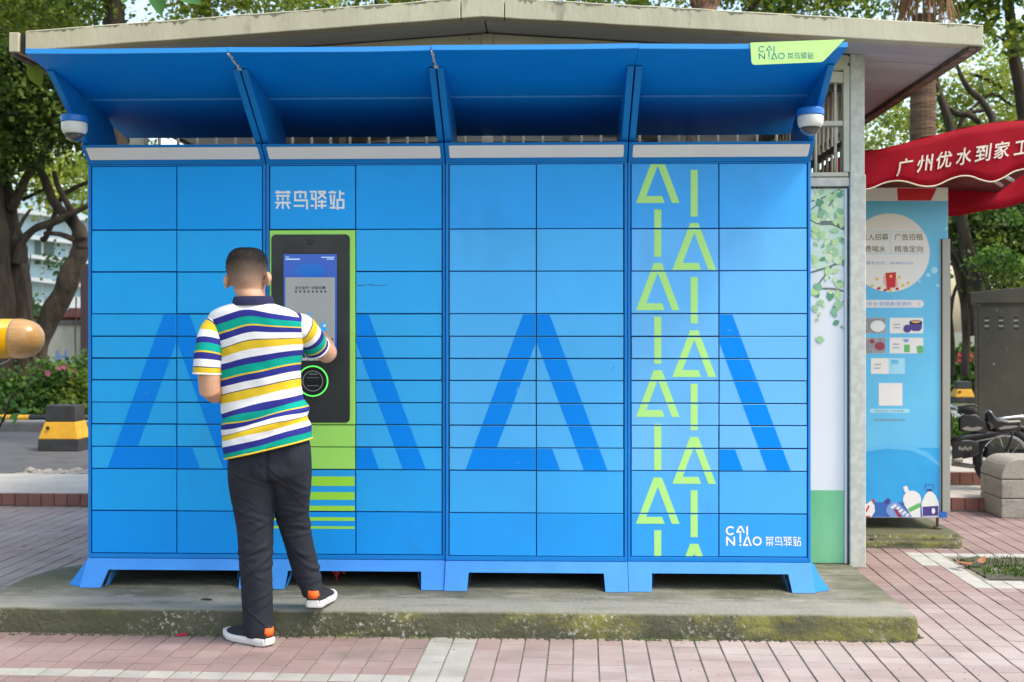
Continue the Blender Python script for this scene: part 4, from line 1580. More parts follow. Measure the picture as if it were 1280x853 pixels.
# scraps under the second unit
mb = MB()
q = W(421, 711, 5.5)
mb.tube([(-0.055, 0, 0), (0.062, 0.01, 0.004)], 0.003, 6)
j1 = thing('red_ornament', 'red paper ornament on a thin stick in the dark gap under the touchscreen unit', 'ornament', (q.x, 5.5, PLAT_Z + 0.002))
st_ = mb.build('stick', M['litter_tan'], j1, loc=(0, 0, 0.05))
mb = MB()
for a in range(6):
    t = a / 6 * 2 * pi
    mb.poly([(0, 0, 0.045), (0.022 * cos(t), -0.012, 0.045 + 0.026 * sin(t)), (0.022 * cos(t + 0.7), 0.004, 0.045 + 0.026 * sin(t + 0.7))])
mb.box(0.03, 0.042, -0.004, 0.004, 0.03, 0.065)
mb.box(-0.004, 0.004, -0.003, 0.003, 0.0, 0.045)
mb.build('paper_flower', M['litter_red'], j1)

# security dome cameras on the end fins
for px, py, fx, lab in ((93, 145.5, -2.226, 'white dome security camera under the canopy beside the leafy banyan'), (1013, 137, 1.236, 'white dome security camera under the canopy beside the barred window')):
    c = W(px, py, 5.10)
    r = thing('security_camera', lab, 'camera', (c.x, c.y, c.z - 0.118), 'dome cameras on the lockers')
    k = 0.118
    mb = MB()
    mb.lathe([(0.03, k + 0.004), (0.056, k + 0.003), (0.0605, k - 0.003), (0.0605, k - 0.026), (0.05, k - 0.030)], (0, 0, 0), 32)
    mb.build('cap', M['cam_blue'], r, smooth=False)
    mb = MB()
    mb.lathe([(0.05, k - 0.028), (0.0565, k - 0.031), (0.0575, k - 0.037), (0.0565, k - 0.064), (0.050, k - 0.078), (0.042, k - 0.082)], (0, 0, 0), 32)
    mb.build('housing', M['cam_white'], r, smooth=True)
    mb = MB()
    mb.lathe([(0.044, k - 0.079)] + [(0.0435 * cos(a), k - 0.080 - 0.038 * sin(a)) for a in np.linspace(0.05, 1.5, 9)], (0, 0, 0), 28)
    mb.build('dome', M['dome'], r, smooth=True)
    mb = MB()
    x2 = fx - c.x
    mb.tube([(0, 0.03, k - 0.012), (x2 * 0.5, 0.12, k - 0.016), (x2, 0.22, k - 0.03), (x2, 0.27, k - 0.06)], [0.016, 0.014, 0.014, 0.014], 10)
    mb.build('arm', M['cam_blue'], r, smooth=True)

# ------------------------------------------------------------------ water vending machine
random.seed(9)
MY = 7.2
mxl, mxr = W(1039, 400, MY).x, W(1177, 400, MY).x
mzt, mzb = W(1112, 235, MY).z, W(1112, 647, MY).z
wm = thing('water_machine', 'tall blue poster covered water vending machine behind the grey column', 'vending machine', ((mxl + mxr) / 2, MY, 0.085))
OX, OZ = (mxl + mxr) / 2, 0.085


def mloc(px, py):
    p = W(px, py, MY)
    return p.x - OX, p.z - OZ


mb = MB()
mb.box(mxl - OX, mxr - OX + 0.012, 0.012, 0.55, mzb - OZ + 0.01, mzt - OZ - 0.02)
mb.build('cabinet', M['machine_side'], wm, bevel=0.008)
mb = MB()
mb.box(mxl - OX - 0.01, mxr - OX + 0.006, 0.0, 0.0115, mzb - OZ, mzt - OZ)
mb.box(mxr - OX + 0.0062, W(1185, 240, MY).x - OX, 0.0, 0.0115, W(1180, 300, MY).z - OZ, mzt - OZ)
board = mb.build('front_board', M['machine_white'], wm)


def mrect(mb, px0, px1, py0, py1, e, m=0):
    a, b = mloc(px0, py1), mloc(px1, py0)
    mb.poly([(a[0], -e, a[1]), (b[0], -e, a[1]), (b[0], -e, b[1]), (a[0], -e, b[1])], m)


def mpoly(mb, pts, e, m=0):
    mb.poly([(mloc(*p)[0], -e, mloc(*p)[1]) for p in pts], m)


def mellipse(mb, cx, cy, rx, ry, e, m=0, n=28, a0=0.0):
    mpoly(mb, [(cx + rx * cos(a0 + 2 * pi * k / n), cy + ry * sin(a0 + 2 * pi * k / n)) for k in range(n)], e, m)


P1 = 0.0008
mb = MB()
mpoly(mb, [(1036, 251.5), (1184.6, 251.5), (1184.6, 300), (1175, 300), (1175, 560), (1036, 560)], P1, 0)
mpoly(mb, [(1036, 560), (1175, 560), (1175, 628), (1036, 628)], P1, 1)
mpoly(mb, [(1036, 628), (1175, 628), (1175, 646.5), (1036, 646.5)], P1, 2)
mpoly(mb, [(1036, 573), (1075, 562), (1110, 555), (1140, 558), (1160, 566), (1175, 580), (1175, 584), (1158, 572), (1140, 564), (1110, 561), (1075, 566), (1036, 580)], P1 * 2, 3)
mb.build('poster', [M['poster_blue'], M['poster_low'], M['poster_navy'], M['poster_arc']], board)
mb = MB()
mpoly(mb, [(1036, 235.5), (1121, 235.5), (1122, 251), (1036, 251)], P1, 0)
mpoly(mb, [(1121.2, 235.5), (1171, 235.5), (1163.5, 251), (1122.2, 251)], P1, 1)
mpoly(mb, [(1171.2, 235.5), (1184.6, 235.5), (1184.6, 251), (1163.7, 251)], P1, 0)
mb.build('top_band', [M['poster_white'], M['poster_red']], board)
mb = MB()
mellipse(mb, 1112, 316, 50, 49, P1 * 2, 0, 56)
mb.build('white_disc', M['poster_white'], board)
mb = MB()
e = P1 * 3
for a in ((1062, 1154, 289.6, 290.6), (1062, 1154, 316.8, 317.8), (1112.6, 1113.6, 291, 316.6)):
    mrect(mb, *a, e, 1)
mb.build('table_lines', [M['poster_text'], M['poster_pale']], board)


def mtext(mb, body, px0, px1, py, e, m, bold=0.0, hpx=None):
    c = mloc((px0 + px1) / 2, py)
    w = mloc(px1, py)[0] - mloc(px0, py)[0]
    h = None
    if hpx:
        h = mloc(px0, py - hpx / 2)[1] - mloc(px0, py + hpx / 2)[1]
    add_text(mb, body, 0.05, lambda u, v: (c[0] + u, -e, c[1] + v), bold=bold, m=m, width=w, height=h)


mb = MB()
mtext(mb, '合伙人招募', 1067, 1110.5, 296.5, e, 0, 0.0002, 8.2)
mb.build('lettering', [M['poster_text'], M['poster_pale'], M['poster_btext']], board)
mb = MB()
mtext(mb, '免费喝水', 1072, 1107, 311.5, e, 0, 0.0002, 8.2)
mb.build('lettering', [M['poster_text'], M['poster_pale'], M['poster_btext']], board)
mb = MB()
mtext(mb, '广告招租', 1118, 1153.5, 296.5, e, 0, 0.0002, 8.2)
mb.build('lettering', [M['poster_text'], M['poster_pale'], M['poster_btext']], board)
mb = MB()
mtext(mb, '精准定向', 1118, 1153.5, 311.5, e, 0, 0.0002, 8.2)
mb.build('lettering', [M['poster_text'], M['poster_pale'], M['poster_btext']], board)
mb = MB()
mtext(mb, '联系方式：18148762101', 1083, 1141, 329, e, 2, 0.0, 4.2)
mb.build('lettering', [M['poster_text'], M['poster_pale'], M['poster_btext']], board)
# red envelope, hand and coins at the foot of the disc
mb = MB()
mpoly(mb, [(1106.5, 341.5), (1120, 340.5), (1119, 359.5), (1108.5, 360.5)], P1 * 4, 0)
mellipse(mb, 1113.4, 345.6, 1.8, 1.8, P1 * 5, 1, 12)
mpoly(mb, [(1104, 346), (1107, 344), (1108, 360), (1104.5, 355)], P1 * 3.4, 2)
mpoly(mb, [(1119.6, 346), (1122, 350), (1122.5, 359), (1119, 359.5)], P1 * 3.4, 2)
for x, y in ((1096, 349), (1124, 347), (1135, 354), (1090, 357.5), (1128, 357), (1100, 360), (1113, 363)):
    mellipse(mb, x, y, 2.0, 2.0, P1 * 3.2, 1, 10)
for x, y in ((1098, 361), (1106, 363), (1121, 361.5), (1110, 361.5)):
    mpoly(mb, [(x - 2, y - 1.2), (x + 2, y - 2), (x + 2.4, y + 1), (x - 1.6, y + 1.6)], P1 * 3.6, 0)
split_build(mb, 'envelope_print', [M['poster_red'], M['yellow_dot'], M['skin_print']], board, [4] + [1] * (len(mb.f) - 4))
# white slogan bar
mb = MB()
a, b = mloc(1060, 384.7), mloc(1154.6, 375.2)
mb.poly([(u, -P1 * 2, v) for u, v in rrect(a[0], b[0], a[1], b[1], (b[1] - a[1]) / 2 - 0.001)], 0)
a, b = mloc(1087, 516.3), mloc(1137, 511.2)
mb.poly([(u, -P1 * 2, v) for u, v in rrect(a[0], b[0], a[1], b[1], (b[1] - a[1]) / 2 - 0.0005)], 1)
split_build(mb, 'slogan_bar', [M['poster_white'], M['poster_pale']], board, [1, 1])
mb = MB()
mtext(mb, '更安全/更健康/更便利', 1078, 1139, 380, e, 0, 0.0, 5.6)
mb.build('lettering', M['poster_btext'], board)
mb = MB()
strokes(mb, [[mloc(1150, 377.5), mloc(1147, 380), mloc(1150, 382.5)]], 0.003, lambda x, y, q: (x, -e - q, y), 0)
mb.build('arrow_mark', M['poster_btext'], board)
for body_, y_p in (('扫码关注“优水到家”', 513.8), ('更多的购水优惠活动中', 525)):
    mb = MB()
    mtext(mb, body_, 1093, 1131.5, y_p, e, 0, 0.0, 3.4)
    mb.build('lettering', M['grey_print'], board)
# product cards
mb = MB()
cards = MB()
for a in ((1060, 1106.8, 397.5, 417), (1112, 1154, 397.5, 417), (1060, 1106.8, 422.3, 442), (1112, 1154, 422.3, 442), (1088.7, 1131, 448, 467.5), (1098.4, 1128, 479, 507.3)):
    mrect(cards, *a, P1 * 2, 0)
for f_ in cards.f:
    p1 = MB()
    p1.poly([cards.v[k] for k in f_])
    p1.build('product_card', M['poster_white'], board)
e1, e2, e3 = P1 * 3, P1 * 4, P1 * 5
mrect(mb, 1081.2, 1106.6, 397.7, 416.8, e1, 3)
mellipse(mb, 1097, 408, 9.2, 7.2, e2, 0)
mellipse(mb, 1097, 406.2, 7.6, 5.0, e3, 5)
mrect(mb, 1081.2, 1106.6, 422.5, 441.8, e1, 3)
mellipse(mb, 1099.5, 433, 6.2, 5.2, e2, 2)
mellipse(mb, 1090, 427, 3.2, 2.6, e2, 2)
mpoly(mb, [(1136.5, 403), (1152.5, 403), (1152, 411), (1149, 414), (1141, 414), (1137.5, 411)], e2, 1)
mellipse(mb, 1144.5, 402.8, 8, 2.6, e2, 1)
mellipse(mb, 1144.5, 402.6, 5.6, 1.7, e3, 4)
mellipse(mb, 1134, 411, 5, 5, e3, 1)
mrect(mb, 1130, 1137, 431, 440.5, e1, 6)
mpoly(mb, [(1145.5, 433), (1150, 432), (1153.8, 433), (1153.8, 441.7), (1147, 441.5)], e2, 6)
mpoly(mb, [(1128, 424), (1136, 424), (1135, 427.5), (1131, 428)], e2, 7)
mrect(mb, 1111, 1130.8, 448.2, 467.3, e1, 8)
mpoly(mb, [(1113.5, 450), (1123, 450), (1121.5, 465), (1115, 465)], e2, 9)
mpoly(mb, [(1114.3, 455), (1122.4, 455), (1121.5, 465), (1115, 465)], e3, 8)
for (x, y) in ((1117, 406), (1117, 410), (1116, 430.5), (1116, 435), (1093, 456), (1092.5, 460.5)):
    for q in range(4):
        mrect(mb, x + q * 2.1, x + q * 2.1 + 1.5, y - 0.9, y + 0.7, e1, 3)
split_build(mb, 'product_picture', [M['poster_white'], M['purple'], M['apple'], M['grey_print'], M['litter_tan'], M['panel_pale'], M['pgreen'], M['poster_btext'], M['poster_pale'], M['poster_blue']], board, [3, 1, 1, 1, 1, 1, 1, 1, 1, 1, 1, 3] + [4] * 6)
# printed bottles
mb = MB()
mpoly(mb, [(1078, 633), (1089, 626), (1093, 632), (1093.5, 640), (1089, 646.4), (1078, 646.4)], e1, 0)
mpoly(mb, [(1089.5, 625), (1091.5, 623.6), (1094.5, 627), (1092.6, 628.8)], e2, 1)
mpoly(mb, [(1081, 640), (1085, 632), (1087, 633), (1083, 640.5)], e2, 1)
mpoly(mb, [(1078, 645), (1088, 645), (1087, 646.4), (1078, 646.4)], e2, 1)
mpoly(mb, [(1108, 634.5), (1114, 628.5), (1121, 627.5), (1126, 632), (1140, 646.4), (1113, 646.4), (1107.6, 640)], e1, 2)
for q in range(5):
    mpoly(mb, [(1113 + q * 4.6, 634 + q * 2.7), (1119 + q * 4, 630 + q * 2.9), (1121 + q * 4, 632 + q * 2.9), (1115 + q * 4.6, 636.4 + q * 2.5)], e2, 0)
mpoly(mb, [(1104.5, 627), (1110, 622.5), (1113.5, 626), (1108.5, 630.5)], e2, 3)
mpoly(mb, [(1117, 637), (1120, 635.5), (1128, 646.4), (1123, 646.4)], e3, 4)
mpoly(mb, [(1131.6, 616), (1135.5, 615), (1138.5, 624), (1135, 625.5)], e1, 0)
mpoly(mb, [(1128.4, 609), (1133.4, 607), (1135, 611), (1130, 613)], e2, 0)
mpoly(mb, [(1129.8, 613), (1135, 611), (1138, 617), (1133, 619)], e1, 0)
mellipse(mb, 1140, 624.5, 11.3, 11, e1 + 0.0001, 0)
mpoly(mb, [(1130, 631), (1150, 627), (1150.5, 646.4), (1140, 646.4)], e1 + 0.0002, 0)
mpoly(mb, [(1134.5, 636), (1149, 628.5), (1151, 633.5), (1137, 640.5)], e2, 5)
mpoly(mb, [(1151.5, 629), (1156, 619), (1160, 614.5), (1164.5, 614.5), (1169, 619), (1173.5, 629), (1173.8, 646), (1152.8, 646)], e1 + 0.0003, 6)
mpoly(mb, [(1158.6, 611.5), (1164.6, 611.5), (1165, 614.4), (1158.4, 614.4)], e2, 7)
mpoly(mb, [(1153, 633.5), (1172.6, 632.5), (1172.8, 644.6), (1153.4, 645.2)], e2, 7)
mellipse(mb, 1166.5, 638.8, 2.2, 3.6, e3, 0)
strokes(mb, [[mloc(1156.5, 611), mloc(1156.5, 606), mloc(1166.5, 606), mloc(1166.5, 611)]], 0.004, lambda x, y, q: (x, -e2 - q, y), 7)
split_build(mb, 'bottle_print', [M['poster_white'], M['poster_red'], M['poster_btext'], M['purple'], M['apple'], M['pgreen'], M['panel_pale'], M['purple']], board, [4, 8, 6, 7])
# bubbles
mb = MB()
for cx, cy, r in ((1168, 338, 4.3), (1160.3, 344, 2.6), (1172, 357, 2.2), (1149.5, 352, 1.6), (1183, 286, 2.0), (1114, 607, 10)):
    if r < 8:
        mellipse(mb, cx, cy, r, r, P1 * 2.2, 0, 16)
split_build(mb, 'bubble_print', [M['poster_pale']], board, [1] * len(mb.f))
# side door frame, foot, corner
mb = MB()
a, b = mloc(1176.3, 640), mloc(1188.2, 299)
mb.box(a[0] + 0.004, b[0] - 0.006, -0.014, 0.03, a[1], b[1])
mb.build('side_frame', M['machine_grey'], wm, bevel=0.003)
mb = MB()
mb.box(a[0] - 0.002, a[0] + 0.003, -0.012, 0.0, a[1], b[1])
mb.build('frame_gap', M['seal_black'], wm)
mb = MB()
a, b = mloc(1174, 647), mloc(1183, 639)
mb.box(a[0], b[0], -0.012, 0.0, a[1], b[1])
mb.build('corner_cap', mat('corner_blue', (0.02, 0.12, 0.5), rough=0.4), wm)
for x, y in ((mxr - OX - 0.02, 0.02), (mxr - OX - 0.02, 0.5), (mxl - OX + 0.03, 0.02), (mxl - OX + 0.03, 0.5)):
    mb = MB()
    mb.lathe([(0.028, 0.0), (0.03, 0.006), (0.02, 0.013), (0.009, 0.015), (0.009, mzb - OZ + 0.015)], (x, y, 0.002), 14)
    mb.build('foot', M['cab_metal'], wm)

# ------------------------------------------------------------------ red awning
aw = thing('red_awning', 'red fabric awning with cream Chinese characters and scalloped edge', 'awning', (2.6, 6.6, 0))
AWY = 6.55
top_px = [(1040, 199), (1081, 190), (1112, 184), (1150, 174), (1190, 164), (1230, 155.5), (1260, 152), (1290, 151), (1330, 152), (1380, 156)]
bot_px = [(1040, 228), (1062, 235), (1081, 237), (1092, 234.5), (1105, 229), (1120, 226.3), (1133, 227.5), (1148, 232), (1160, 233.4), (1172, 231.5), (1187, 224.5), (1200, 220.5), (1213, 220.5), (1226, 225), (1240, 227.5), (1254, 222.5), (1268, 214.5), (1284, 211.5), (1300, 215), (1320, 223), (1345, 222), (1380, 214)]


def lerp_px(tab, x):
    for i in range(len(tab) - 1):
        (a, b), (c, d) = tab[i], tab[i + 1]
        if a <= x <= c:
            m0 = (d - tab[i - 1][1]) / (c - tab[i - 1][0]) if i else (d - b) / (c - a)
            m1 = (tab[i + 2][1] - b) / (tab[i + 2][0] - a) if i + 2 < len(tab) else (d - b) / (c - a)
            t, h = (x - a) / (c - a), c - a
            return (2 * t ** 3 - 3 * t * t + 1) * b + (t ** 3 - 2 * t * t + t) * h * m0 + (-2 * t ** 3 + 3 * t * t) * d + (t ** 3 - t * t) * h * m1
    return tab[-1][1]


def aw_y(px, t):
    return AWY + 0.008 * sin(px * 0.07) * t + 0.005 * noise.noise(Vector((px * 0.03, t * 2, 0))) + 0.015 * (1 - t) ** 2


rows = []
N_ = 90
for k in range(N_ + 1):
    px = 1040 + 340 * k / N_
    yt = lerp_px(top_px, px)
    yb = lerp_px(bot_px, px)
    col = []
    for q in range(7):
        t = q / 6
        Y_ = aw_y(px, t)
        p = W(px, yt + (yb - yt) * t, Y_)
        col.append((p.x - 2.6, p.y - 6.6, p.z))
    rows.append(col)
mb = MB()
mb.rings(rows, False, False, closed=False)
val = mb.build('valance', M['red_cloth'], aw, smooth=True)
sol = val.modifiers.new('solidify', 'SOLIDIFY')
sol.thickness = 0.003
mb = MB()
mb.tube([Vector(r[-1]) for r in rows], 0.0045, 6)
mb.build('piping', M['piping'], val, smooth=True)
# roof cloth going back from the front edge, and a rear valance
rows2, rows3 = [], []
for k in range(N_ + 1):
    a = Vector(rows[k][0])
    col = []
    for q in range(9):
        t = q / 8
        col.append((a.x + 0.0, a.y + 1.6 * t, a.z + 0.02 * sin(pi * t) - 0.22 * t + 0.012 * noise.noise(Vector((k * 0.15, t * 3, 4)))))
    rows2.append(col)
mb = MB()
mb.rings(rows2, False, False, closed=False)
rf = mb.build('roof_cloth', mat('dark_red_cloth', (0.11, 0.02, 0.02), (0.16, 0.05, 0.045), scale=5, rough=0.9, spec=0.1), aw, smooth=True)  # top cloth darkened to keep red bounce off the soffit
sol = rf.modifiers.new('solidify', 'SOLIDIFY')
sol.thickness = 0.003
rb = [(1100, 262), (1150, 268), (1187, 270.5), (1200, 269.5), (1230, 263.5), (1255, 260), (1280, 253), (1310, 246), (1380, 240)]
for k in range(61):
    px = 1110 + 230 * k / 60
    col = []
    yb = lerp_px(rb, px)
    for q in range(6):
        t = q / 5
        p = W(px, 196 + (yb - 196) * t, 8.1 + 0.03 * sin(px * 0.06) * t)
        col.append((p.x - 2.6, p.y - 6.6, p.z))
    rows3.append(col)
mb = MB()
mb.rings(rows3, False, False, closed=False)
rv = mb.build('rear_valance', M['red_cloth'], aw, smooth=True)
sol = rv.modifiers.new('solidify', 'SOLIDIFY')
sol.thickness = 0.003
for a, b in (((1236, 222, 6.62), (1252, 232, 7.6)), ((1257, 221, 6.6), (1266, 226, 7.3))):
    p, q = W(*a), W(*b)
    mb = MB()
    mb.tube([(p.x - 2.6, p.y - 6.6, p.z), (q.x - 2.6, q.y - 6.6, q.z)], 0.012, 8)
    mb.build('frame_rod', M['rod'], aw, smooth=True)
for x in (1.95, 4.2):
    for y in (6.68, 8.0):
        if x < 3 and y < 7:
            continue
        mb = MB()
        mb.lathe([(0.02, 0.0), (0.02, 2.35)], (x - 2.6, y - 6.6, 0), 10)
        mb.build('post', M['rod'], aw)
for ch, px, py in zip('广州优水到家工', (1131, 1156, 1180, 1205, 1229, 1252.5, 1277), (209, 204.5, 200, 195.5, 191.5, 187.5, 184.5)):
    w = 19.5 if ch != '工' else 18
    sh = -0.16

    def fnA(u, v, px=px, py=py, sh=sh):
        qx, qy = px + u, py - v + sh * u * 1.0
        t = (qy - lerp_px(top_px, qx)) / (lerp_px(bot_px, qx) - lerp_px(top_px, qx))
        Y_ = aw_y(qx, t) - 0.008
        p = W(qx, qy, Y_)
        return (p.x - 2.6, p.y - 6.6, p.z)
    mb = MB()
    add_text(mb, ch, 20, fnA, bold=0.3, width=w, height=21 if ch != '工' else 17, italic=0.12)
    mb.build('lettering', M['letter_cream'], val)

# ------------------------------------------------------------------ electrical cabinet
cbx0, cbx1 = W(1218, 400, 10.2).x, W(1218, 400, 10.2).x + 0.95
cab = thing('electrical_cabinet', 'weathered grey metal electrical cabinet with louvre slots behind the motorbike', 'cabinet', (cbx0, 10.2, 0.212))
cab.rotation_euler = (0, 0, -0.36)
ox = cbx0
zt_ = W(1250, 375, 10.2).z - 0.212
mb = MB()
mb.box(cbx0 - ox, cbx1 - ox, 0, 0.5, 0.08, zt_)
body = mb.build('body', M['cab_metal'], cab, bevel=0.008)
mb = MB()
mb.box(cbx0 - ox + 0.02, cbx1 - ox - 0.02, 0.03, 0.47, 0.0, 0.08)
mb.build('base', M['cab_dark'], cab)
mb = MB()
zz = W(1250, 363, 10.2).z - 0.212
mb.prism([(-0.03, zt_ - 0.03), (0.98, zt_ - 0.03), (0.98, zz - 0.02), (0.475, zz + 0.03), (-0.03, zz - 0.02)], lambda u, v, w: (u, w, v), -0.04, 0.54)
mb.build('roof', M['cab_metal'], cab, bevel=0.006)
mb = MB()
mb.box(0.035, 0.469, -0.008, 0.002, 0.12, zt_ - 0.06)
mb.build('door', M['cab_metal'], cab, bevel=0.004)
mb = MB()
mb.box(0.481, 0.915, -0.008, 0.002, 0.12, zt_ - 0.06)
mb.build('door', M['cab_metal'], cab, bevel=0.004)
for cxp in (1231.5, 1247, 1263):
    for q in range(5):
        p = W(cxp, 397.5 + q * 3.4, 10.19)
        mb = MB()
        vx = (cxp - 1218) * 10.6 / F
        mb.box(vx - 0.018, vx + 0.018, -0.0105, -0.0082, p.z - 0.212 - 0.006, p.z - 0.212 + 0.006)
        mb.build('vent', M['tile_white'] if q % 2 else M['cab_dark'], cab)
mb = MB()
p = W(1279, 357, 10.2)
mb.tube([(0.46 + 0.03 * cos(a), 0.2, p.z - 0.212 + 0.03 * sin(a)) for a in np.linspace(0, 2 * pi, 13)], 0.009, 8)
mb.build('lifting_eye', M['dust'], cab, smooth=True)

# ------------------------------------------------------------------ granite bollard
gb = G(1252, 648, 0.0)
gx0, gy0 = gb.x, gb.y
bol = thing('stone_bollard', 'stocky weathered granite bollard with rounded top beside the motorbike', 'bollard', (gx0 + 0.24, gy0 + 0.2, 0))
gh = 0.425
zs = [0.0, 0.137, 0.142, 0.275, 0.28, gh]
for n_ in range(3):
    z0_, z1_ = zs[2 * n_], zs[2 * n_ + 1]
    mb = MB()
    if n_ < 2:
        mb.box(-0.24, 0.28, -0.2, 0.2, z0_, z1_)
    else:
        r = 0.135
        prof = [(-0.24, z0_), (0.28, z0_)] + [(0.28 - r + r * cos(a), z1_ - r + r * sin(a)) for a in np.linspace(0, pi / 2, 8)] + [(-0.24 + r + r * cos(a), z1_ - r + r * sin(a)) for a in np.linspace(pi / 2, pi, 8)]
        mb.prism(prof, lambda u, v, w: (u, w, v), -0.2, 0.2)
    mb.build('block', M['granite'], bol, bevel=0.008, seg=3)

# ------------------------------------------------------------------ motorbike
BKY, BKZ = 8.86, 0.10


def K(px, py, dy=0.0):
    p = W(px, py, BKY + dy)
    return Vector((p.x - bk_x, p.y - BKY, p.z - BKZ))


bk_x = W(1220, 560, BKY).x
bike = thing('electric_bike', 'black electric moped parked on the tiled step behind the granite bollard', 'moped', (bk_x, BKY, BKZ))


def wheel(c, R, nm='wheel'):
    mb = MB()
    tor = []
    for a in np.linspace(0, 2 * pi, 37):
        tor.append([(c.x + (R - 0.035 + 0.035 * cos(b)) * cos(a), c.y + 0.032 * sin(b), c.z + (R - 0.035 + 0.035 * cos(b)) * sin(a)) for b in np.linspace(0, 2 * pi, 11)[:-1]])
    mb.rings(tor, False, False)
    w = mb.build(nm, M['rubber'], bike, smooth=True)
    mb = MB()
    tor = []
    for a in np.linspace(0, 2 * pi, 37):
        tor.append([(c.x + (R - 0.068 + 0.012 * cos(b)) * cos(a), c.y + 0.022 * sin(b), c.z + (R - 0.068 + 0.012 * cos(b)) * sin(a)) for b in np.linspace(0, 2 * pi, 9)[:-1]])
    mb.rings(tor, False, False)
    mb.build('rim', M['chrome'], w, smooth=True)
    mb = MB()
    mb.lathe([(0.01, -0.06), (0.05, -0.045), (0.05, 0.045), (0.01, 0.06)], c, 16, axis='y')
    mb.build('hub', M['dust'], w)
    mb = MB()
    for a in np.linspace(0, 2 * pi, 13)[:-1]:
        mb.tube([(c.x + 0.045 * cos(a), c.y, c.z + 0.045 * sin(a)), (c.x + (R - 0.07) * cos(a + 0.25), c.y, c.z + (R - 0.07) * sin(a + 0.25))], 0.0025, 5)
    mb.build('spokes', M['chrome'], w)


rw = K(1256, 566)
RW = 0.25
rw.z = RW
fwl = Vector((rw.x - 1.12, 0.0, RW))
wheel(rw, RW)
wheel(fwl, RW)


def bt(name, pts, r, m, n=8, parent=None):
    mb = MB()
    mb.tube(pts, r, n)
    return mb.build(name, M[m], parent or bike, smooth=True)


bt('rear_fender', [rw + Vector((0.272 * cos(a), 0, 0.272 * sin(a))) for a in np.linspace(-0.1, 1.7, 12)], 0.022, 'bike_black')
bt('frame_tube', [K(1172, 545), K(1195, 553), K(1225, 549), K(1262, 540)], 0.024, 'bike_black')
bt('frame_tube', [K(1190, 580), K(1215, 583), K(1256, 572)], 0.018, 'dust')
bt('chain_guard', [K(1190, 566, -0.06), K(1228, 566, -0.06)], 0.012, 'bike_black')
bt('seat_rail', [K(1188, 552, -0.05), K(1205, 547, -0.05), K(1242, 541, -0.05), K(1270, 538, -0.05)], [0.026, 0.03, 0.03, 0.02], 'bike_black')
bt('rail_trim', [K(1189, 565, -0.06), K(1202, 556, -0.06), K(1225, 551, -0.06), K(1246, 547, -0.06)], 0.007, 'dust')
mb = MB()
mb.rings([[K(px, py + s * h, dy + c) for s, c in ((-1, -w), (-1, w), (1, w), (1, -w))] for px, py, h, dy, w in
          ((1198, 531, 9, 0, 0.05), (1206, 528, 11, 0, 0.07), (1220, 530, 12, 0, 0.08), (1232, 535, 9, 0, 0.08), (1238, 538, 6, 0, 0.06))])
tank = mb.build('battery_case', M['bike_black'], bike, bevel=0.015, seg=3)
mb = MB()
for pts in ([(1202, 536), (1208, 533), (1216, 535), (1222, 533), (1229, 535), (1224, 538), (1214, 539), (1206, 538)],):
    mb.poly([K(px, py, -0.092) for px, py in pts])
mb.build('decal', M['dust'], tank)
mb = MB()
mb.rings([[K(px, py + s * h, c) for s, c in ((-1, -w), (-1, w), (1, w), (1, -w))] for px, py, h, w in
          ((1190, 565, 12, 0.07), (1203, 562, 12, 0.09), (1214, 561, 11, 0.09), (1224, 560, 8, 0.07))])
sp_ = mb.build('side_panel', M['bike_black'], bike, bevel=0.012, seg=3)
mb = MB()
for q in range(5):
    x = 1198 + q * 3.4
    mb.poly([K(a, b, -0.094) for a, b in ((x, 559 + (q % 2) * 1.5), (x + 2.6, 557.5 + (q % 2) * 1.5), (x + 3.2, 562 + (q % 2)), (x + 0.8, 563 + (q % 2)))])
mb.build('decal', M['dust'], sp_)
mb = MB()
mb.rings([[K(px, py + s * h, c) for s, c in ((-1, -w), (-0.6, -w - 0.01), (1, -w), (1, w), (-0.6, w + 0.01), (-1, w))] for px, py, h, w in
          ((1231, 521, 6, 0.05), (1236, 520, 8, 0.09), (1240, 522, 7, 0.10), (1246, 531, 8, 0.10), (1262, 533, 7, 0.10), (1276, 531, 6, 0.08))])
seat = mb.build('seat', M['bike_black'], bike, bevel=0.012, seg=3)
mb = MB()
mb.poly([K(a, b, -0.112) for a, b in ((1248, 535), (1256, 532.5), (1270, 532), (1274, 533.5), (1262, 536), (1250, 537))])
mb.build('decal', M['dust'], seat)
bt('rack', [K(1239, 526, -0.07), K(1256, 523, -0.07), K(1275, 521, -0.07), K(1290, 520, -0.05)], 0.014, 'chrome')
bt('rack', [K(1239, 526, 0.07), K(1256, 523, 0.07), K(1275, 521, 0.07), K(1290, 520, 0.05)], 0.014, 'chrome')
bt('rack_stay', [K(1266, 527, -0.08), K(1265, 545, -0.08), K(1258, 566, -0.08)], 0.009, 'bike_black')
mb = MB()
mb.box(*[v for v in (K(1229, 577).x, K(1252, 577).x)], -0.08, 0.08, K(1229, 572).z, K(1229, 558).z)
mb.build('motor_box', M['rubber'], bike, bevel=0.01)
bt('steering_stem', [fwl + Vector((0.0, 0, 0)), fwl + Vector((0.12, 0, 0.35)), K(1188, 517) + Vector((-0.06, 0.05, -0.02)), K(1190, 510) + Vector((-0.05, 0.05, 0.02))], 0.022, 'dust')
bt('handlebar', [K(1180, 505, 0.30), K(1186, 507, 0.1), K(1190, 509, -0.05), K(1204, 513, -0.22)], 0.014, 'chrome')
bt('grip', [K(1200, 512, -0.20), K(1210, 513.5, -0.26), K(1220, 514, -0.32)], [0.026, 0.034, 0.026], 'rubber', 12)
bt('grip', [K(1178, 505, 0.30), K(1174, 504, 0.42)], 0.028, 'rubber', 12)
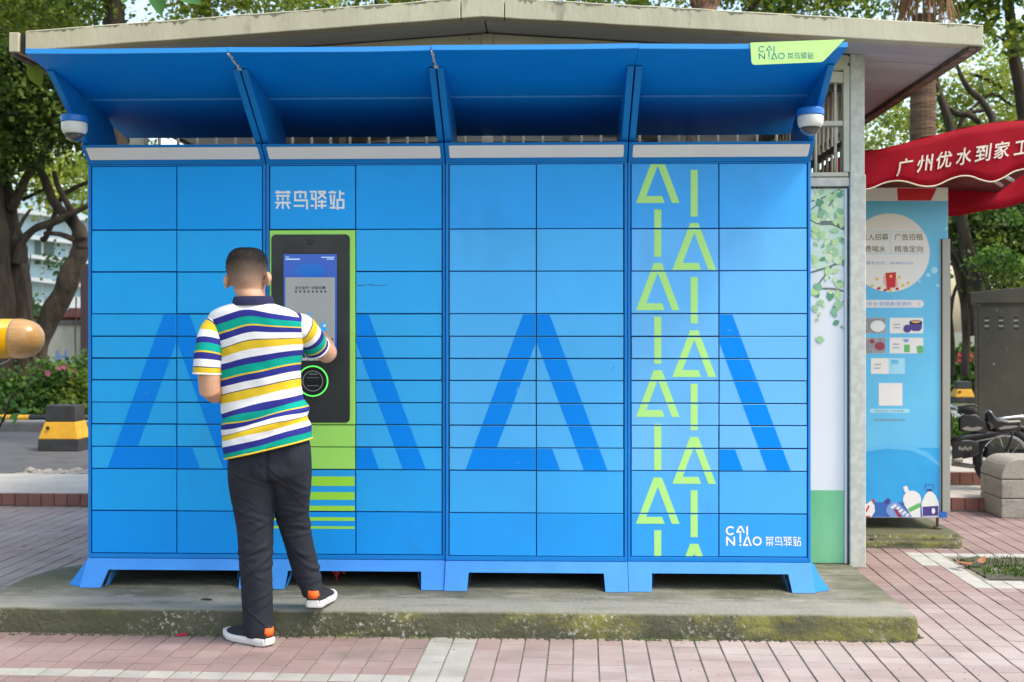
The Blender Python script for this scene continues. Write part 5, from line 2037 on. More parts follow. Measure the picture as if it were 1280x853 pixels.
bt('brake_lever', [K(1197, 509, -0.2), K(1212, 507, -0.27), K(1222, 508, -0.32)], 0.006, 'bike_black')
mb = MB()
mb.rings([[K(px, py + s * h, c) for s, c in ((-1, -w), (-1, w), (1, w), (1, -w))] for px, py, h, w in ((1176, 540, 30, 0.10), (1184, 536, 26, 0.12), (1190, 532, 16, 0.10))])
mb.build('front_shield', M['bike_black'], bike, bevel=0.015, seg=3)
bt('stand', [K(1224, 580, -0.05), K(1230, 592, -0.12), K(1236, 602, -0.16)], 0.01, 'bike_black')
bt('footrest', [K(1190, 577, -0.1), K(1203, 575, -0.1)], 0.018, 'dust')

# ------------------------------------------------------------------ barriers by the road


def block(loc_, s, label, parts=((0, 0.14, 'block_black'), (0.14, 0.34, 'block_yellow'), (0.34, 0.53, 'block_black'))):
    r = thing('barrier_block', label, 'barrier block', loc_, 'yellow and black barrier blocks')

    def hw_(z):
        return (0.245 - 0.07 * min(max((z - 0.12) / 0.24, 0), 1)) * s
    for z0_, z1_, m_ in parts:
        a, b = hw_(z0_), hw_(z1_)
        z0_, z1_ = z0_ * s, z1_ * s
        mb = MB()
        mb.rings([[(-a, -a * 0.8, z0_), (a, -a * 0.8, z0_), (a, a * 0.8, z0_), (-a, a * 0.8, z0_)], [(-b, -b * 0.8, z1_), (b, -b * 0.8, z1_), (b, b * 0.8, z1_), (-b, b * 0.8, z1_)]])
        mb.build('band', M[m_], r, bevel=0.008)
    mb = MB()
    mb.lathe([(0.02, 0.0), (0.02, -0.01)], (-0.13 * s, -0.175 * s, 0.27 * s), 12, axis='y')
    mb.build('hole', M['cab_dark'], r)
    return r


p = G(74, 564, 0.046)
block((p.x, p.y + 0.15, 0.046), 0.92, 'yellow and black concrete barrier block on the asphalt road beside the lockers')
p = W(1203, 503, 17.2)
block((p.x, 17.2, p.z), 0.6, 'yellow and black barrier block far behind the parked moped')
pole = thing('barrier_pole', 'low horizontal pole striped yellow and black behind the barrier block', 'pole', (-7.0, 13.3, 0.17))
pz = W(50, 522, 13.3).z - 0.17
seg = [(-60, 37, 'block_yellow'), (37, 112, 'block_black'), (112, 190, 'block_yellow')]
for a, b, m_ in seg:
    mb = MB()
    mb.tube([(W(a, 522, 13.3).x + 7.0, 0, pz), (W(b, 522, 13.3).x + 7.0, 0, pz)], 0.032, 10)
    mb.build('band', M[m_], pole, smooth=True)
for px in (-40, 150):
    mb = MB()
    mb.lathe([(0.03, -0.14), (0.03, pz)], (W(px, 522, 13.3).x + 7.0, 0, 0), 10)
    mb.build('post', M['block_black'], pole)
# yellow boom with rounded wooden end
bp = W(20, 423.5, 8.6)
boom = thing('boom_arm', 'thick shiny yellow boom with a rounded tan wooden end', 'boom', (W(20, 423, 8.6).x, 8.6, 0.1))
bzc = bp.z - 0.1
R_ = 24.5 * 8.75 / F
xj = W(19, 423, 8.6).x - bp.x
mb = MB()
mb.tube([(-1.6, 0, bzc), (xj, 0, bzc)], R_, 32)
mb.build('tube', M['boom_yellow'], boom, smooth=False)
boom.children[0].data.shade_smooth()
mb = MB()
Lc = W(53, 423, 8.6).x - W(19, 423, 8.6).x
mb.lathe([(R_ * 1.02, 0.002), (R_ * 1.02, 0.03)] + [(R_ * 1.02 * cos(a) ** 0.75, 0.03 + (Lc - 0.03) * sin(a)) for a in np.linspace(0.1, 1.54, 12)], (xj, 0, bzc), 32, axis='x')
mb.build('end_cap', M['wood_tan'], boom, smooth=True)
mb = MB()
mb.lathe([(0.028, 0.0), (0.028, -0.012), (0.018, -0.018)], (W(6, 422, 8.6).x - bp.x, -R_ + 0.004, bzc + 0.01), 16, axis='y')
mb.build('bolt', M['white_wall'], boom)
mb = MB()
mb.lathe([(0.07, 0.0), (0.07, bzc)], (-0.7, 0, 0), 16)
mb.build('post', M['boom_yellow'], boom)

# ------------------------------------------------------------------ trees and shrubs
rng = np.random.default_rng(4)


def leaves(name, clumps, n, size, m_, parent=None, sub=0.28, nsub=40, flat=0.6, tint_bias=0.0, loc=None, aspect=0.42, elong=None):
    """clumps: list of (centre, radii); leaf quads gathered in many small sprays"""
    vol = np.array([c[1][0] * c[1][1] * c[1][2] for c in clumps]) ** 0.8
    cnt = np.maximum(1, (n * vol / vol.sum()).astype(int))
    V, T_ = [], []
    for (c, r), k in zip(clumps, cnt):
        ns = max(3, int(nsub * (k / (n / len(clumps)))))
        d = rng.normal(size=(ns, 3))
        d /= np.linalg.norm(d, axis=1)[:, None]
        rad = rng.uniform(0.35, 1.0, size=(ns, 1)) ** 0.6
        sc = np.array(c) + d * rad * np.array(r)
        st = rng.normal(0.45 + tint_bias, 0.2, size=ns)
        idx = rng.integers(0, ns, k)
        srad = sub * (0.6 + 0.8 * rng.random(ns))
        p = sc[idx] + rng.normal(size=(k, 3)) * srad[idx][:, None] * np.array([0.55, 0.55, 0.38])
        a = rng.normal(size=(k, 3))
        a[:, 2] = a[:, 2] * flat - 0.25
        a /= np.linalg.norm(a, axis=1)[:, None]
        b = rng.normal(size=(k, 3))
        b -= (b * a).sum(1)[:, None] * a
        b /= np.linalg.norm(b, axis=1)[:, None]
        L_ = size * rng.uniform(0.6, 1.3, size=(k, 1))
        w = L_ * aspect * rng.uniform(0.8, 1.2, size=(k, 1))
        nn_ = np.cross(a, b)
        q = np.stack([p, p + a * L_ * 0.45 + b * w + nn_ * L_ * 0.08, p + a * L_, p + a * L_ * 0.45 - b * w + nn_ * L_ * 0.08], axis=1)
        V.append(q.reshape(-1, 3))
        t = np.clip(st[idx] + rng.normal(0, 0.16, size=k), 0, 1)
        T_.append(np.repeat(t, 4))
    V = np.concatenate(V)
    T_ = np.concatenate(T_)
    nv = len(V)
    me = bpy.data.meshes.new(name)
    me.vertices.add(nv)
    me.vertices.foreach_set('co', V.astype(np.float32).ravel())
    me.loops.add(nv)
    me.loops.foreach_set('vertex_index', np.arange(nv, dtype=np.int32))
    me.polygons.add(nv // 4)
    me.polygons.foreach_set('loop_start', np.arange(0, nv, 4, dtype=np.int32))
    at = me.attributes.new('tint', 'FLOAT', 'POINT')
    at.data.foreach_set('value', T_.astype(np.float32))
    me.materials.append(M[m_])
    me.update(calc_edges=True)
    return link(name, me, parent, loc)


def limb(name, pix, widths, Y, parent, m_='bark', dys=None, org=None, n=12, twist=0.06):
    """tapered limb through photo pixels at distance Y (dys: offsets in depth per point), widths in pixels"""
    pts, rad = [], []
    for k, (px, py) in enumerate(pix):
        y = Y + (dys[k] if dys else 0)
        p = W(px, py, y)
        pts.append(p - org)
        rad.append(widths[k] * 0.5 * y / F)
    # smooth resample
    P, R = [], []
    for k in range(len(pts) - 1):
        p0, p1, p2, p3 = pts[max(k - 1, 0)], pts[k], pts[k + 1], pts[min(k + 2, len(pts) - 1)]
        for q in range(5):
            t = q / 5
            P.append(0.5 * ((2 * p1) + (p2 - p0) * t + (2 * p0 - 5 * p1 + 4 * p2 - p3) * t * t + (3 * p1 - p0 - 3 * p2 + p3) * t ** 3))
            R.append(rad[k] + (rad[k + 1] - rad[k]) * t)
    P.append(pts[-1])
    R.append(rad[-1])
    R = [r * (1 + 0.10 * noise.noise(Vector((i * 0.6, 1.7, r * 9)))) for i, r in enumerate(R)]
    P = [p + Vector((noise.noise(p * 2.3), noise.noise(p * 2.3 + Vector((7, 0, 0))), 0)) * r * 0.35 for p, r in zip(P, R)]
    mb = MB()
    mb.tube(P, R, n)
    nv = []
    for i, p in enumerate(mb.v):
        k, a = i // n, 2 * pi * (i % n) / n
        c = P[k]
        f = 1 + 0.20 * noise.noise(Vector((cos(a) * 1.7, sin(a) * 1.7, k * 0.16 + R[0] * 50))) + 0.08 * noise.noise(Vector((cos(a) * 4, sin(a) * 4, k * 0.7)))
        nv.append(tuple(c + (Vector(p) - c) * f))
    mb.v = nv
    return mb.build(name, M[m_], parent, smooth=True)


# banyan behind the road
org = Vector((W(30, 480, 17).x, 17.0, 0.15))
ban = thing('banyan_tree', 'large dark banyan with several leaning trunks beyond the road', 'tree', org)
limb('trunk', [(22, 505), (26, 470), (22, 420), (22, 370), (18, 320), (10, 280), (2, 230), (-12, 150)], [66, 44, 36, 32, 28, 26, 23, 20], 17, ban, org=org, n=16)
limb('trunk', [(-6, 500), (2, 450), (8, 400), (4, 340), (-4, 260), (-14, 190)], [40, 28, 22, 20, 20, 16], 16.7, ban, org=org, n=14)
limb('trunk', [(48, 500), (44, 460), (52, 420), (66, 390), (82, 352), (97, 322), (104, 296)], [34, 26, 24, 27, 28, 22, 18], 17, ban, org=org, n=16)
limb('branch', [(102, 312), (98, 288), (84, 272), (66, 252), (57, 228), (50, 205), (62, 180), (68, 150), (82, 120), (90, 60)], [22, 17, 12, 11, 11, 10, 9.5, 9, 8, 6], 17, ban, org=org)
limb('branch', [(103, 300), (94, 276), (82, 250), (72, 232), (67, 214)], [13, 10, 8, 7, 5], 16.9, ban, org=org)
limb('branch', [(20, 330), (26, 305), (44, 286), (64, 279), (84, 270), (112, 256)], [14, 11, 10, 10, 8, 7], 16.8, ban, org=org)
limb('branch', [(12, 262), (24, 242), (34, 220), (48, 204), (60, 184)], [15, 12, 11, 9, 8], 16.9, ban, org=org)
limb('branch', [(55, 292), (76, 293), (95, 301)], [5, 6, 8], 16.9, ban, org=org)
limb('branch', [(28, 250), (40, 244), (56, 236)], [5, 4.5, 4], 17.1, ban, org=org)
limb('branch', [(52, 300), (60, 292), (76, 250), (92, 236), (110, 228)], [7, 7, 6, 6, 5], 17.4, ban, org=org)
limb('branch', [(18, 300), (26, 280), (38, 262)], [6, 5, 4], 16.6, ban, org=org)
limb('aerial_root', [(95, 372), (94.5, 400), (94, 430), (95, 450)], [2.2, 1.8, 1.6, 1.2], 16.6, ban, org=org, n=6)
limb('aerial_root', [(38, 318), (36, 350), (37, 385)], [1.5, 1.2, 1], 16.8, ban, org=org, n=6)
limb('aerial_root', [(30, 330), (38, 400), (42, 450), (48, 490)], [6, 7, 8, 11], 16.5, ban, org=org, n=8)


def cl(px, py, Y, rx, ry, rz, org):
    p = W(px, py, Y) - org
    return (tuple(p), (rx, ry, rz))


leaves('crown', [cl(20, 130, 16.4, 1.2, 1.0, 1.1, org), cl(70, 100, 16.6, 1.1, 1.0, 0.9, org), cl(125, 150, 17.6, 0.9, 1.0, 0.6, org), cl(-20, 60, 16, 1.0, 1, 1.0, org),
                 cl(30, 150, 17.4, 0.7, 0.7, 0.35, org), cl(10, 20, 17, 1.4, 1.0, 0.9, org)], 36000, 0.075, 'leaf_dark', ban, sub=0.36, nsub=46)
leaves('crown', [cl(76, 330, 18.6, 0.16, 0.3, 0.16, org), cl(44, 392, 18.6, 0.16, 0.3, 0.22, org)], 420, 0.08, 'leaf_shrub', ban, sub=0.25, nsub=9)

# lighter trees further back: seen through the banyan and over the roof


def back_tree(px, Y, clumps, n, m_, label, trunk=None, size=0.17, wpx=10, sub=0.42, nsub=30, bias=0.0, m_trunk='bark'):
    o_ = Vector((W(px, 400, Y).x, Y, 0.1))
    t_ = thing('leafy_tree', label, 'tree', o_, 'trees behind the kiosk')
    if trunk is None:
        trunk = [(px, 470), (px + 4, 300), (px - 3, 120), (px + 2, -40)]
    limb('trunk', trunk, [wpx * (1 - 0.12 * k) for k in range(len(trunk))], Y, t_, m_trunk, org=o_)
    leaves('crown', [cl(*c, o_) for c in clumps], n, size, m_, t_, sub=sub, nsub=nsub, tint_bias=bias)
    return t_, o_


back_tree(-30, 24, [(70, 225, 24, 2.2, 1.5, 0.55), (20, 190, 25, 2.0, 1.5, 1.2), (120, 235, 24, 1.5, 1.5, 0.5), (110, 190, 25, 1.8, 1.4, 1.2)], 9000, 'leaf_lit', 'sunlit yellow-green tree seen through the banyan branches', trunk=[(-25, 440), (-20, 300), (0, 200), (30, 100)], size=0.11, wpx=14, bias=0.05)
back_tree(142, 12.5, [(60, 12, 12.5, 0.8, 0.7, 0.28), (20, 20, 12.8, 0.7, 0.7, 0.35), (110, 8, 12.2, 0.4, 0.5, 0.25), (0, -20, 13, 1.2, 0.8, 0.5), (60, -60, 12.5, 1.3, 0.8, 0.5), (200, -50, 12.5, 1.2, 0.8, 0.4)], 11000, 'leaf_mid', 'tree with a thick brown trunk rising above the left end of the roof',
          trunk=[(141, 400), (142, 200), (143, 60), (142, 0), (140, -60)], size=0.06, wpx=36, sub=0.26, nsub=26, bias=0.16)
back_tree(260, 13.5, [(280, 0, 13.5, 0.9, 0.6, 0.3), (225, 12, 13.5, 0.35, 0.4, 0.22), (350, -10, 13.2, 0.9, 0.6, 0.3), (300, -60, 13.5, 1.6, 1, 0.5)], 6500, 'leaf_lit', 'bright leafy tree over the roof between brown trunk and ridge', size=0.065, wpx=9, sub=0.24, nsub=22)
back_tree(470, 14, [(450, -14, 14, 0.9, 0.6, 0.28), (520, -26, 14, 0.9, 0.6, 0.32), (400, -10, 14, 0.6, 0.6, 0.26)], 4500, 'leaf_lit', 'low bright foliage tree peeking above the roof ridge', size=0.065, wpx=8, sub=0.24, nsub=22)
back_tree(800, 14, [(760, -8, 14, 0.7, 0.6, 0.24), (830, 0, 14, 0.6, 0.5, 0.26), (790, -40, 14, 1.2, 0.8, 0.4), (690, -20, 14, 0.6, 0.5, 0.25)], 5200, 'leaf_lit', 'yellow-green tree just above the roof, right of the ridge', size=0.065, wpx=8, sub=0.24, nsub=22)
back_tree(935, 14, [(940, 2, 14, 0.7, 0.6, 0.26), (1000, 6, 14.2, 0.6, 0.5, 0.28), (1060, 10, 14, 0.6, 0.5, 0.25), (980, -40, 14, 1.4, 0.8, 0.4)], 6000, 'leaf_mid', 'darker leafy tree above the roof beside the palm', size=0.065, wpx=10, sub=0.24, nsub=24, bias=0.1,
          trunk=[(935, 400), (930, 150), (925, 40), (940, 10), (970, -20)])
back_tree(1268, 13, [(1225, 15, 12.6, 0.45, 0.4, 0.22), (1200, 0, 12.8, 0.4, 0.4, 0.2), (1290, 25, 12.6, 0.3, 0.4, 0.35), (1270, 45, 12.4, 0.12, 0.2, 0.1), (1240, -40, 13, 1.0, 0.8, 0.4)], 3600, 'leaf_mid', 'tree with a slim grey trunk at the far end of the roof above the awning',
          trunk=[(1300, 330), (1292, 220), (1279, 130), (1268, 70), (1262, 10), (1256, -50)], size=0.08, wpx=22, sub=0.18, nsub=12, bias=0.2)
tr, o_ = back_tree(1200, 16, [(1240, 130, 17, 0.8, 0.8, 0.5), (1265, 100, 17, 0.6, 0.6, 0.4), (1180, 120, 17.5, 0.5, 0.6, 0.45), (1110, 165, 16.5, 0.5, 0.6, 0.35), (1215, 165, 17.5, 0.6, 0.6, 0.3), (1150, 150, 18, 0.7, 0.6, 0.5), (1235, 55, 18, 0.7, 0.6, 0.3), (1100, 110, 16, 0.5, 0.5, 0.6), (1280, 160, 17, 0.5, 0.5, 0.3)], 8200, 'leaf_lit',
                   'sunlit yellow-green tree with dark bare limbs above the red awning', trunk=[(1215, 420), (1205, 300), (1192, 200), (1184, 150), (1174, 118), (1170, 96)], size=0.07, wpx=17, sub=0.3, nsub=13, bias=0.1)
limb('branch', [(1206, 215), (1240, 160), (1228, 128), (1212, 112), (1202, 96), (1196, 80)], [10, 9, 8, 7, 6, 4], 16, tr, org=o_)
limb('branch', [(1196, 180), (1204, 146), (1216, 140), (1236, 138)], [6, 6, 5, 4], 16.4, tr, org=o_)
limb('branch', [(1180, 130), (1196, 142), (1212, 144), (1226, 154)], [5, 7, 8, 6], 16.2, tr, org=o_)
limb('branch', [(1212, 92), (1230, 98), (1250, 108), (1278, 122)], [3, 5, 5, 4], 17, tr, org=o_)
limb('branch', [(1232, 38), (1258, 52), (1280, 62)], [2, 4, 5], 13, tr, org=o_)
limb('branch', [(1210, 140), (1240, 118), (1262, 130), (1290, 140)], [3, 4, 4, 4], 16.8, tr, org=o_)
# darker leaning tree behind the machine and electrical cabinet
tr, o_ = back_tree(1225, 14.5, [(1250, 300, 15, 0.8, 0.7, 0.5), (1290, 330, 15, 0.7, 0.7, 0.5), (1210, 285, 15, 0.5, 0.6, 0.3), (1310, 270, 15, 0.8, 0.7, 0.5), (1265, 345, 14.2, 0.35, 0.4, 0.2), (1240, 275, 15, 0.6, 0.6, 0.25)], 14000, 'leaf_dark',
                   'dark shaded tree leaning behind the electrical cabinet under the awning', trunk=[(1238, 400), (1226, 358), (1216, 330), (1206, 295), (1203, 260), (1198, 200)], size=0.065, wpx=24, sub=0.26, nsub=24)
limb('branch', [(1232, 372), (1210, 345), (1196, 320), (1180, 290)], [9, 7, 6, 5], 14.6, tr, org=o_)
limb('branch', [(1206, 470), (1207, 420), (1205, 380), (1198, 340), (1186, 310)], [9, 10, 10, 9, 7], 14.8, tr, org=o_)
limb('branch', [(1188, 400), (1192, 370), (1199, 352), (1204, 345)], [5, 4, 4, 3], 14.9, tr, org=o_)
limb('branch', [(1190, 470), (1189, 430), (1186, 380), (1184, 340)], [7, 8, 7, 6], 15, tr, org=o_)
limb('branch', [(1222, 330), (1240, 310), (1252, 280)], [4, 3, 2], 14.7, tr, org=o_)
leaves('crown', [cl(1240, 322, 12.0, 0.16, 0.15, 0.10, o_), cl(1258, 330, 12.2, 0.2, 0.2, 0.09, o_), cl(1228, 330, 12.1, 0.1, 0.1, 0.06, o_), cl(1270, 268, 12.0, 0.1, 0.1, 0.05, o_)], 900, 0.055, 'leaf_shrub', tr, sub=0.09, nsub=14, tint_bias=0.2)

# palm: trunk and skirt of dead fronds
o_ = Vector((W(1142, 300, 11.5).x, 11.5, 0.1))
palm = thing('palm_tree', 'palm with a ringed brown trunk and hanging dead fronds behind the roof', 'palm', o_)
mb = MB()
pts, rad = [], []
zz = W(1142, 20, 11.5).z - 0.1
for k in range(70):
    t = k / 69
    pts.append((0.02 * sin(t * 3) + 0.10 * t, 0, t * zz))
    rad.append((0.145 - 0.03 * t) * (1 + 0.05 * (k % 2) + 0.03 * noise.noise(Vector((k * 0.8, 0, 3)))))
mb.tube(pts, rad, 16)
mb.build('trunk', M['palm_bark'], palm, smooth=False)
random.seed(31)
for k in range(150):
    a = random.uniform(0, 2 * pi)
    r0, r1 = 0.14, random.uniform(0.16, 0.36)
    z1_ = zz + random.uniform(-0.22, 0.12)
    z0_ = z1_ + random.uniform(0.35, 0.7)
    mb = MB()
    w = random.uniform(0.006, 0.016)
    ca, sa = cos(a), sin(a)
    P_ = [Vector((0.1 + ca * r0, sa * r0, z0_)), Vector((0.1 + ca * (r0 + r1) * 0.55, sa * (r0 + r1) * 0.55, (z0_ + z1_) / 2 + 0.05)), Vector((0.1 + ca * r1 + random.uniform(-0.04, 0.04), sa * r1, z1_))]
    mb.tube(P_, [w, w * 1.1, w * 0.3], 5, flat=0.35)
    mb.build('dead_frond', M['dead_frond'], palm)
for k in range(16):
    a = 2 * pi * k / 16 + random.uniform(-0.15, 0.15)
    mb = MB()
    L_ = random.uniform(0.9, 1.3)
    tint = []
    up = random.uniform(0.15, 0.7)
    for q in range(22):
        t = q / 21
        c = Vector((0.1 + cos(a) * (0.1 + L_ * t), sin(a) * (0.1 + L_ * t), zz + 0.55 + up * sin(t * 2.2) * 0.8 - 0.3 * t * t))
        for s in (-1, 1):
            d = Vector((-sin(a) * s * 0.3 + cos(a) * 0.14, cos(a) * s * 0.3 + sin(a) * 0.14, -0.10 - 0.1 * t)) * (1.0 - 0.5 * t)
            e = Vector((cos(a), sin(a), 0)) * 0.016
            mb.add([c - e, c + e, c + d], [(0, 1, 2)])
            v = random.random()
            tint += [v, v, v]
    mb.build('frond', M['leaf_mid'], palm, attrs={'tint': tint})
o_ = Vector((W(881, 300, 13).x, 13, 0.1))
p2 = thing('palm_tree', 'second palm showing only a short brown stub of trunk above the roof', 'palm', o_)
mb = MB()
pts = [(0, 0, 0), (0.02, 0, 2.5), (0.0, 0, W(880, -40, 13).z)]
mb.tube(pts, [0.16, 0.14, 0.14], 14)
mb.build('trunk', M['palm_bark'], p2, smooth=True)
for k in range(40):
    a = random.uniform(0, 2 * pi)
    zz = W(880, random.uniform(4, 10), 13).z - 0.1
    mb = MB()
    mb.tube([(cos(a) * 0.12, sin(a) * 0.12, zz + 0.5), (cos(a) * 0.17, sin(a) * 0.17, zz + 0.2), (cos(a) * 0.16, sin(a) * 0.16, zz)], [0.014, 0.014, 0.005], 5)
    mb.build('dead_frond', M['dead_frond'], p2)


# shrubs
def shrub(px, py, Y, rx, rz, n, m_, label, size=0.07, flowers=0, fm='pink_flower', bias=0.0):
    base = W(px, py, Y)
    o_ = Vector((base.x, Y, 0.16))
    s = thing('shrub', label, 'shrub', o_, 'shrubs beyond the road')
    h = base.z - 0.16
    for k in range(7):
        a = random.uniform(0, 6.28)
        mb = MB()
        mb.tube([(0.05 * cos(a), 0.05 * sin(a), -0.05), (0.25 * rx * cos(a), 0.2 * sin(a), h * 0.5), (0.6 * rx * cos(a), 0.3 * sin(a), h)], [0.014, 0.010, 0.004], 5)
        mb.build('stem', M['bark'], s)
    leaves('foliage', [((0, 0, h * 0.55), (rx, 0.45, h * 0.5)), ((rx * 0.4, -0.1, h * 0.8), (rx * 0.5, 0.35, rz)), ((-rx * 0.45, 0.0, h * 0.7), (rx * 0.45, 0.35, rz)), ((0, -0.3, h * 0.25), (rx * 0.9, 0.25, h * 0.25))], n, size, m_, s, sub=0.16, nsub=26, flat=1.0, tint_bias=bias)
    for k in range(flowers):
        q = W(px + random.uniform(-24, 24), py + random.uniform(-4, 12), Y - 0.4) - o_
        mb = MB()
        for z in range(5):
            t = z * 1.2566
            mb.poly([(0, 0, 0), (0.035 * cos(t - 0.5), -0.01, 0.035 * sin(t - 0.5)), (0.04 * cos(t), -0.012, 0.04 * sin(t)), (0.035 * cos(t + 0.5), -0.01, 0.035 * sin(t + 0.5))])
        mb.build('flower', M[fm], s, loc=q)
    return s


shrub(84, 462, 15.9, 0.55, 0.3, 3600, 'leaf_shrub', 'rounded green shrub with pink blossom behind the barrier block', flowers=6, bias=0.1)
shrub(40, 486, 15.8, 0.45, 0.22, 2400, 'leaf_shrub', 'low green shrub at the foot of the banyan trunk', bias=0.0)
shrub(112, 470, 15.7, 0.35, 0.22, 1800, 'leaf_lit', 'yellow-green shrub touching the edge of the lockers', bias=-0.1)
shrub(2, 480, 15.9, 0.5, 0.3, 2400, 'leaf_shrub', 'green shrub under the yellow boom', bias=-0.05)
shrub(1202, 446, 19, 0.5, 0.3, 2200, 'leaf_shrub', 'green shrub with red blossom glimpsed between machine and electrical cabinet', size=0.12, flowers=16, fm='litter_red', bias=0.1)
shrub(1268, 517, 11.6, 0.5, 0.12, 1400, 'leaf_shrub', 'low weedy shrub around the base of the electrical cabinet', size=0.08, bias=0.1)
shrub(1196, 530, 11.5, 0.3, 0.1, 900, 'leaf_shrub', 'low green shrub behind the moped handlebar', size=0.08, bias=0.1)
shrub(1320, 440, 13.5, 0.8, 0.5, 2600, 'leaf_mid', 'tall shrub beside the electrical cabinet at the picture edge', size=0.1)

# unseen tree implied by the hanging sprig, added to shade one locker end
oT = Vector((-5.2, 1.6, 0.0))
st_t = thing('shade_tree', 'broad tree out of view, added to shade the first locker', 'tree', oT)
mb = MB()
mb.tube([(0, 0, -0.05), (0.05, 0.02, 0.8), (-0.03, 0.05, 1.8), (0.1, 0.0, 2.8), (0.3, 0.1, 3.8)], [0.26, 0.2, 0.18, 0.16, 0.12], 16)
mb.build('trunk', M['bark'], st_t, smooth=True)
for a in range(5):
    t = a * 1.3
    mb = MB()
    mb.tube([(0.1, 0.0, 2.7), (0.1 + 0.8 * cos(t), 0.8 * sin(t), 3.6), (0.2 + 1.7 * cos(t), 1.7 * sin(t), 4.3)], [0.09, 0.06, 0.03], 9)
    mb.build('branch', M['bark'], st_t, smooth=True)
leaves('crown', [((0.4, 0.0, 4.6), (2.4, 2.2, 1.2)), ((1.6, 0.6, 4.1), (1.4, 1.3, 0.7)), ((-0.8, -0.6, 4.2), (1.5, 1.6, 0.8)), ((0.6, 0.4, 5.6), (1.6, 1.6, 0.8))], 5500, 0.19, 'leaf_mid', st_t, sub=0.4, nsub=40)

# near plants: twig with leaves by the boom, big leaves hanging in at the top
near_ = thing('leafy_sprig', 'thin bare twig with a few green leaves below the yellow boom', 'plant', W(8, 540, 7.6))
oN = Vector(near_.location)
limb('stem', [(-14, 560), (6, 520), (12, 500), (20, 492), (26, 490)], [3, 3, 2.5, 2, 1.2], 7.6, near_, 'bark', org=oN, n=6)
limb('stem', [(-20, 464), (0, 456), (9, 452), (13, 449)], [2.5, 2.2, 2, 1.2], 7.6, near_, 'dust', org=oN, n=6)
ls = leaf_shape(0.075, 0.026, 0.3)
for px, py, a, b in ((4, 500, 0.4, 0.2), (2, 510, 2.6, -0.2), (12, 524, 0.2, -0.5), (16, 530, -0.5, -0.6), (6, 527, 2.9, -0.4), (24, 513, 0.1, 0.1), (2, 492, 1.8, 0.3), (10, 505, 0.9, 0.2)):
    q = W(px, py, 7.6) - oN
    mb = MB()
    mb.add(*ls)
    o = mb.build('leaf', M['big_leaf'], near_, loc=q, smooth=True)
    o.rotation_euler = (1.2, b, a)
hang = thing('hanging_sprig', 'large oval green leaves hanging in from above the roof edge', 'plant', W(200, -40, 4.4))
oH = Vector(hang.location)
limb('stem', [(150, -60), (190, -30), (215, -14), (235, -10)], [4, 3.5, 3, 2], 4.4, hang, 'bark', org=oH, n=6)
ls = leaf_shape(0.15, 0.045, 0.25, 8)
for px, py, rx_, ry_, rz_ in ((192, -26, 1.75, 1.35, 0.2), (213, -18, 1.3, 0.55, 0.0), (160, -40, 1.5, 1.7, 0.3)):
    q = W(px, py, 4.4) - oH
    mb = MB()
    mb.add(*ls)
    o = mb.build('leaf', M['big_leaf'], hang, loc=q, smooth=True)
    o.rotation_euler = (rx_, ry_, rz_)
fl = thing('hanging_leaf', 'single yellow-green leaf hanging under the left end of the roof', 'leaf', W(38, 78, 5.9))
mb = MB()
mb.add(*leaf_shape(0.15, 0.05, 0.3, 8))
o = mb.build('leaf', mat('lime_leaf', (0.16, 0.24, 0.02), rough=0.5, transl=0.45), fl, smooth=True)
o.rotation_euler = (1.4, 1.15, 0.0)
limb('stem', [(38, 78), (30, 60), (10, 40), (-20, 20)], [1.2, 1.2, 1.2, 2], 5.9, fl, 'bark', org=Vector(fl.location), n=5)

# dense wood that closes the view on both sides beyond the picture
wood = leaves('far_wood', [((x, 32 + 2 * sin(x), 3.2 + 1.2 * sin(x * 0.7)), (3.6, 2.6, 3.4)) for x in list(range(-52, -23, 4)) + list(range(18, 48, 4))] + [((x, 29.5, 0.8), (3.0, 1.0, 0.9)) for x in list(range(-52, -23, 4)) + list(range(18, 48, 4))], 15000, 0.55, 'leaf_mid', None, sub=0.9, nsub=40)
tag(wood, 'far green wood behind the road beyond both ends of the view', 'wood', kind='stuff')

# ------------------------------------------------------------------ far walls and buildings
cw = thing('boundary_wall', 'stained cream boundary wall behind the banyan and shrubs', 'wall', (W(60, 430, 23).x, 23, 0.1))
wx = W(60, 430, 23).x
z1_ = W(60, 406, 23).z - 0.1
mb = MB()
mb.box(-7, W(101, 400, 23).x - wx, 0, 0.3, -0.1, z1_)
mb.build('wall', M['cream_wall'], cw)
mb = MB()
mb.box(-7, W(102, 400, 23).x - wx, -0.05, 0.35, z1_, z1_ + 0.09)
mb.build('coping', M['kerb'], cw)
mb = MB()
a = W(76, 446, 22.98)
add_text(mb, 'H', 0.36, lambda u, v: (a.x - wx + u, -0.006, a.z - 0.1 + v), bold=0.008)
mb.build('lettering', M['poster_btext'], cw)
mb = MB()
mb.box(W(103, 400, 22.5).x - wx, W(122, 400, 22.5).x - wx, -0.6, 0.2, -0.1, 2.6)
mb.build('gate_post', mat('dark_maroon', (0.05, 0.03, 0.035), rough=0.7), cw)
st_ = thing('brick_stack', 'stack of dark red bricks showing above the cream wall', 'bricks', (W(88, 395, 25).x, 25, 1.2))
sx_ = W(88, 395, 25).x
mb = MB()
mb.box(-2.2, 1.0, -0.3, 0.5, -1.2, W(88, 396, 25).z - 1.2)
mb.build('pile_base', M['brick_red'], st_)
for k in range(14):
    x = W(72 + k * 3, 395, 24.6).x - sx_
    mb = MB()
    z = W(80, 397, 25).z - 1.2
    mb.box(x, x + 0.3, -0.45 + random.uniform(-0.05, 0.1), 0.3, z, z + random.uniform(0.05, 0.22))
    mb.build('brick', M['brick_red'], st_)
gbk = thing('glass_building', 'pale blue glass office building far behind the banyan', 'building', (W(70, 330, 42).x, 42, 0))
gx = W(70, 330, 42).x
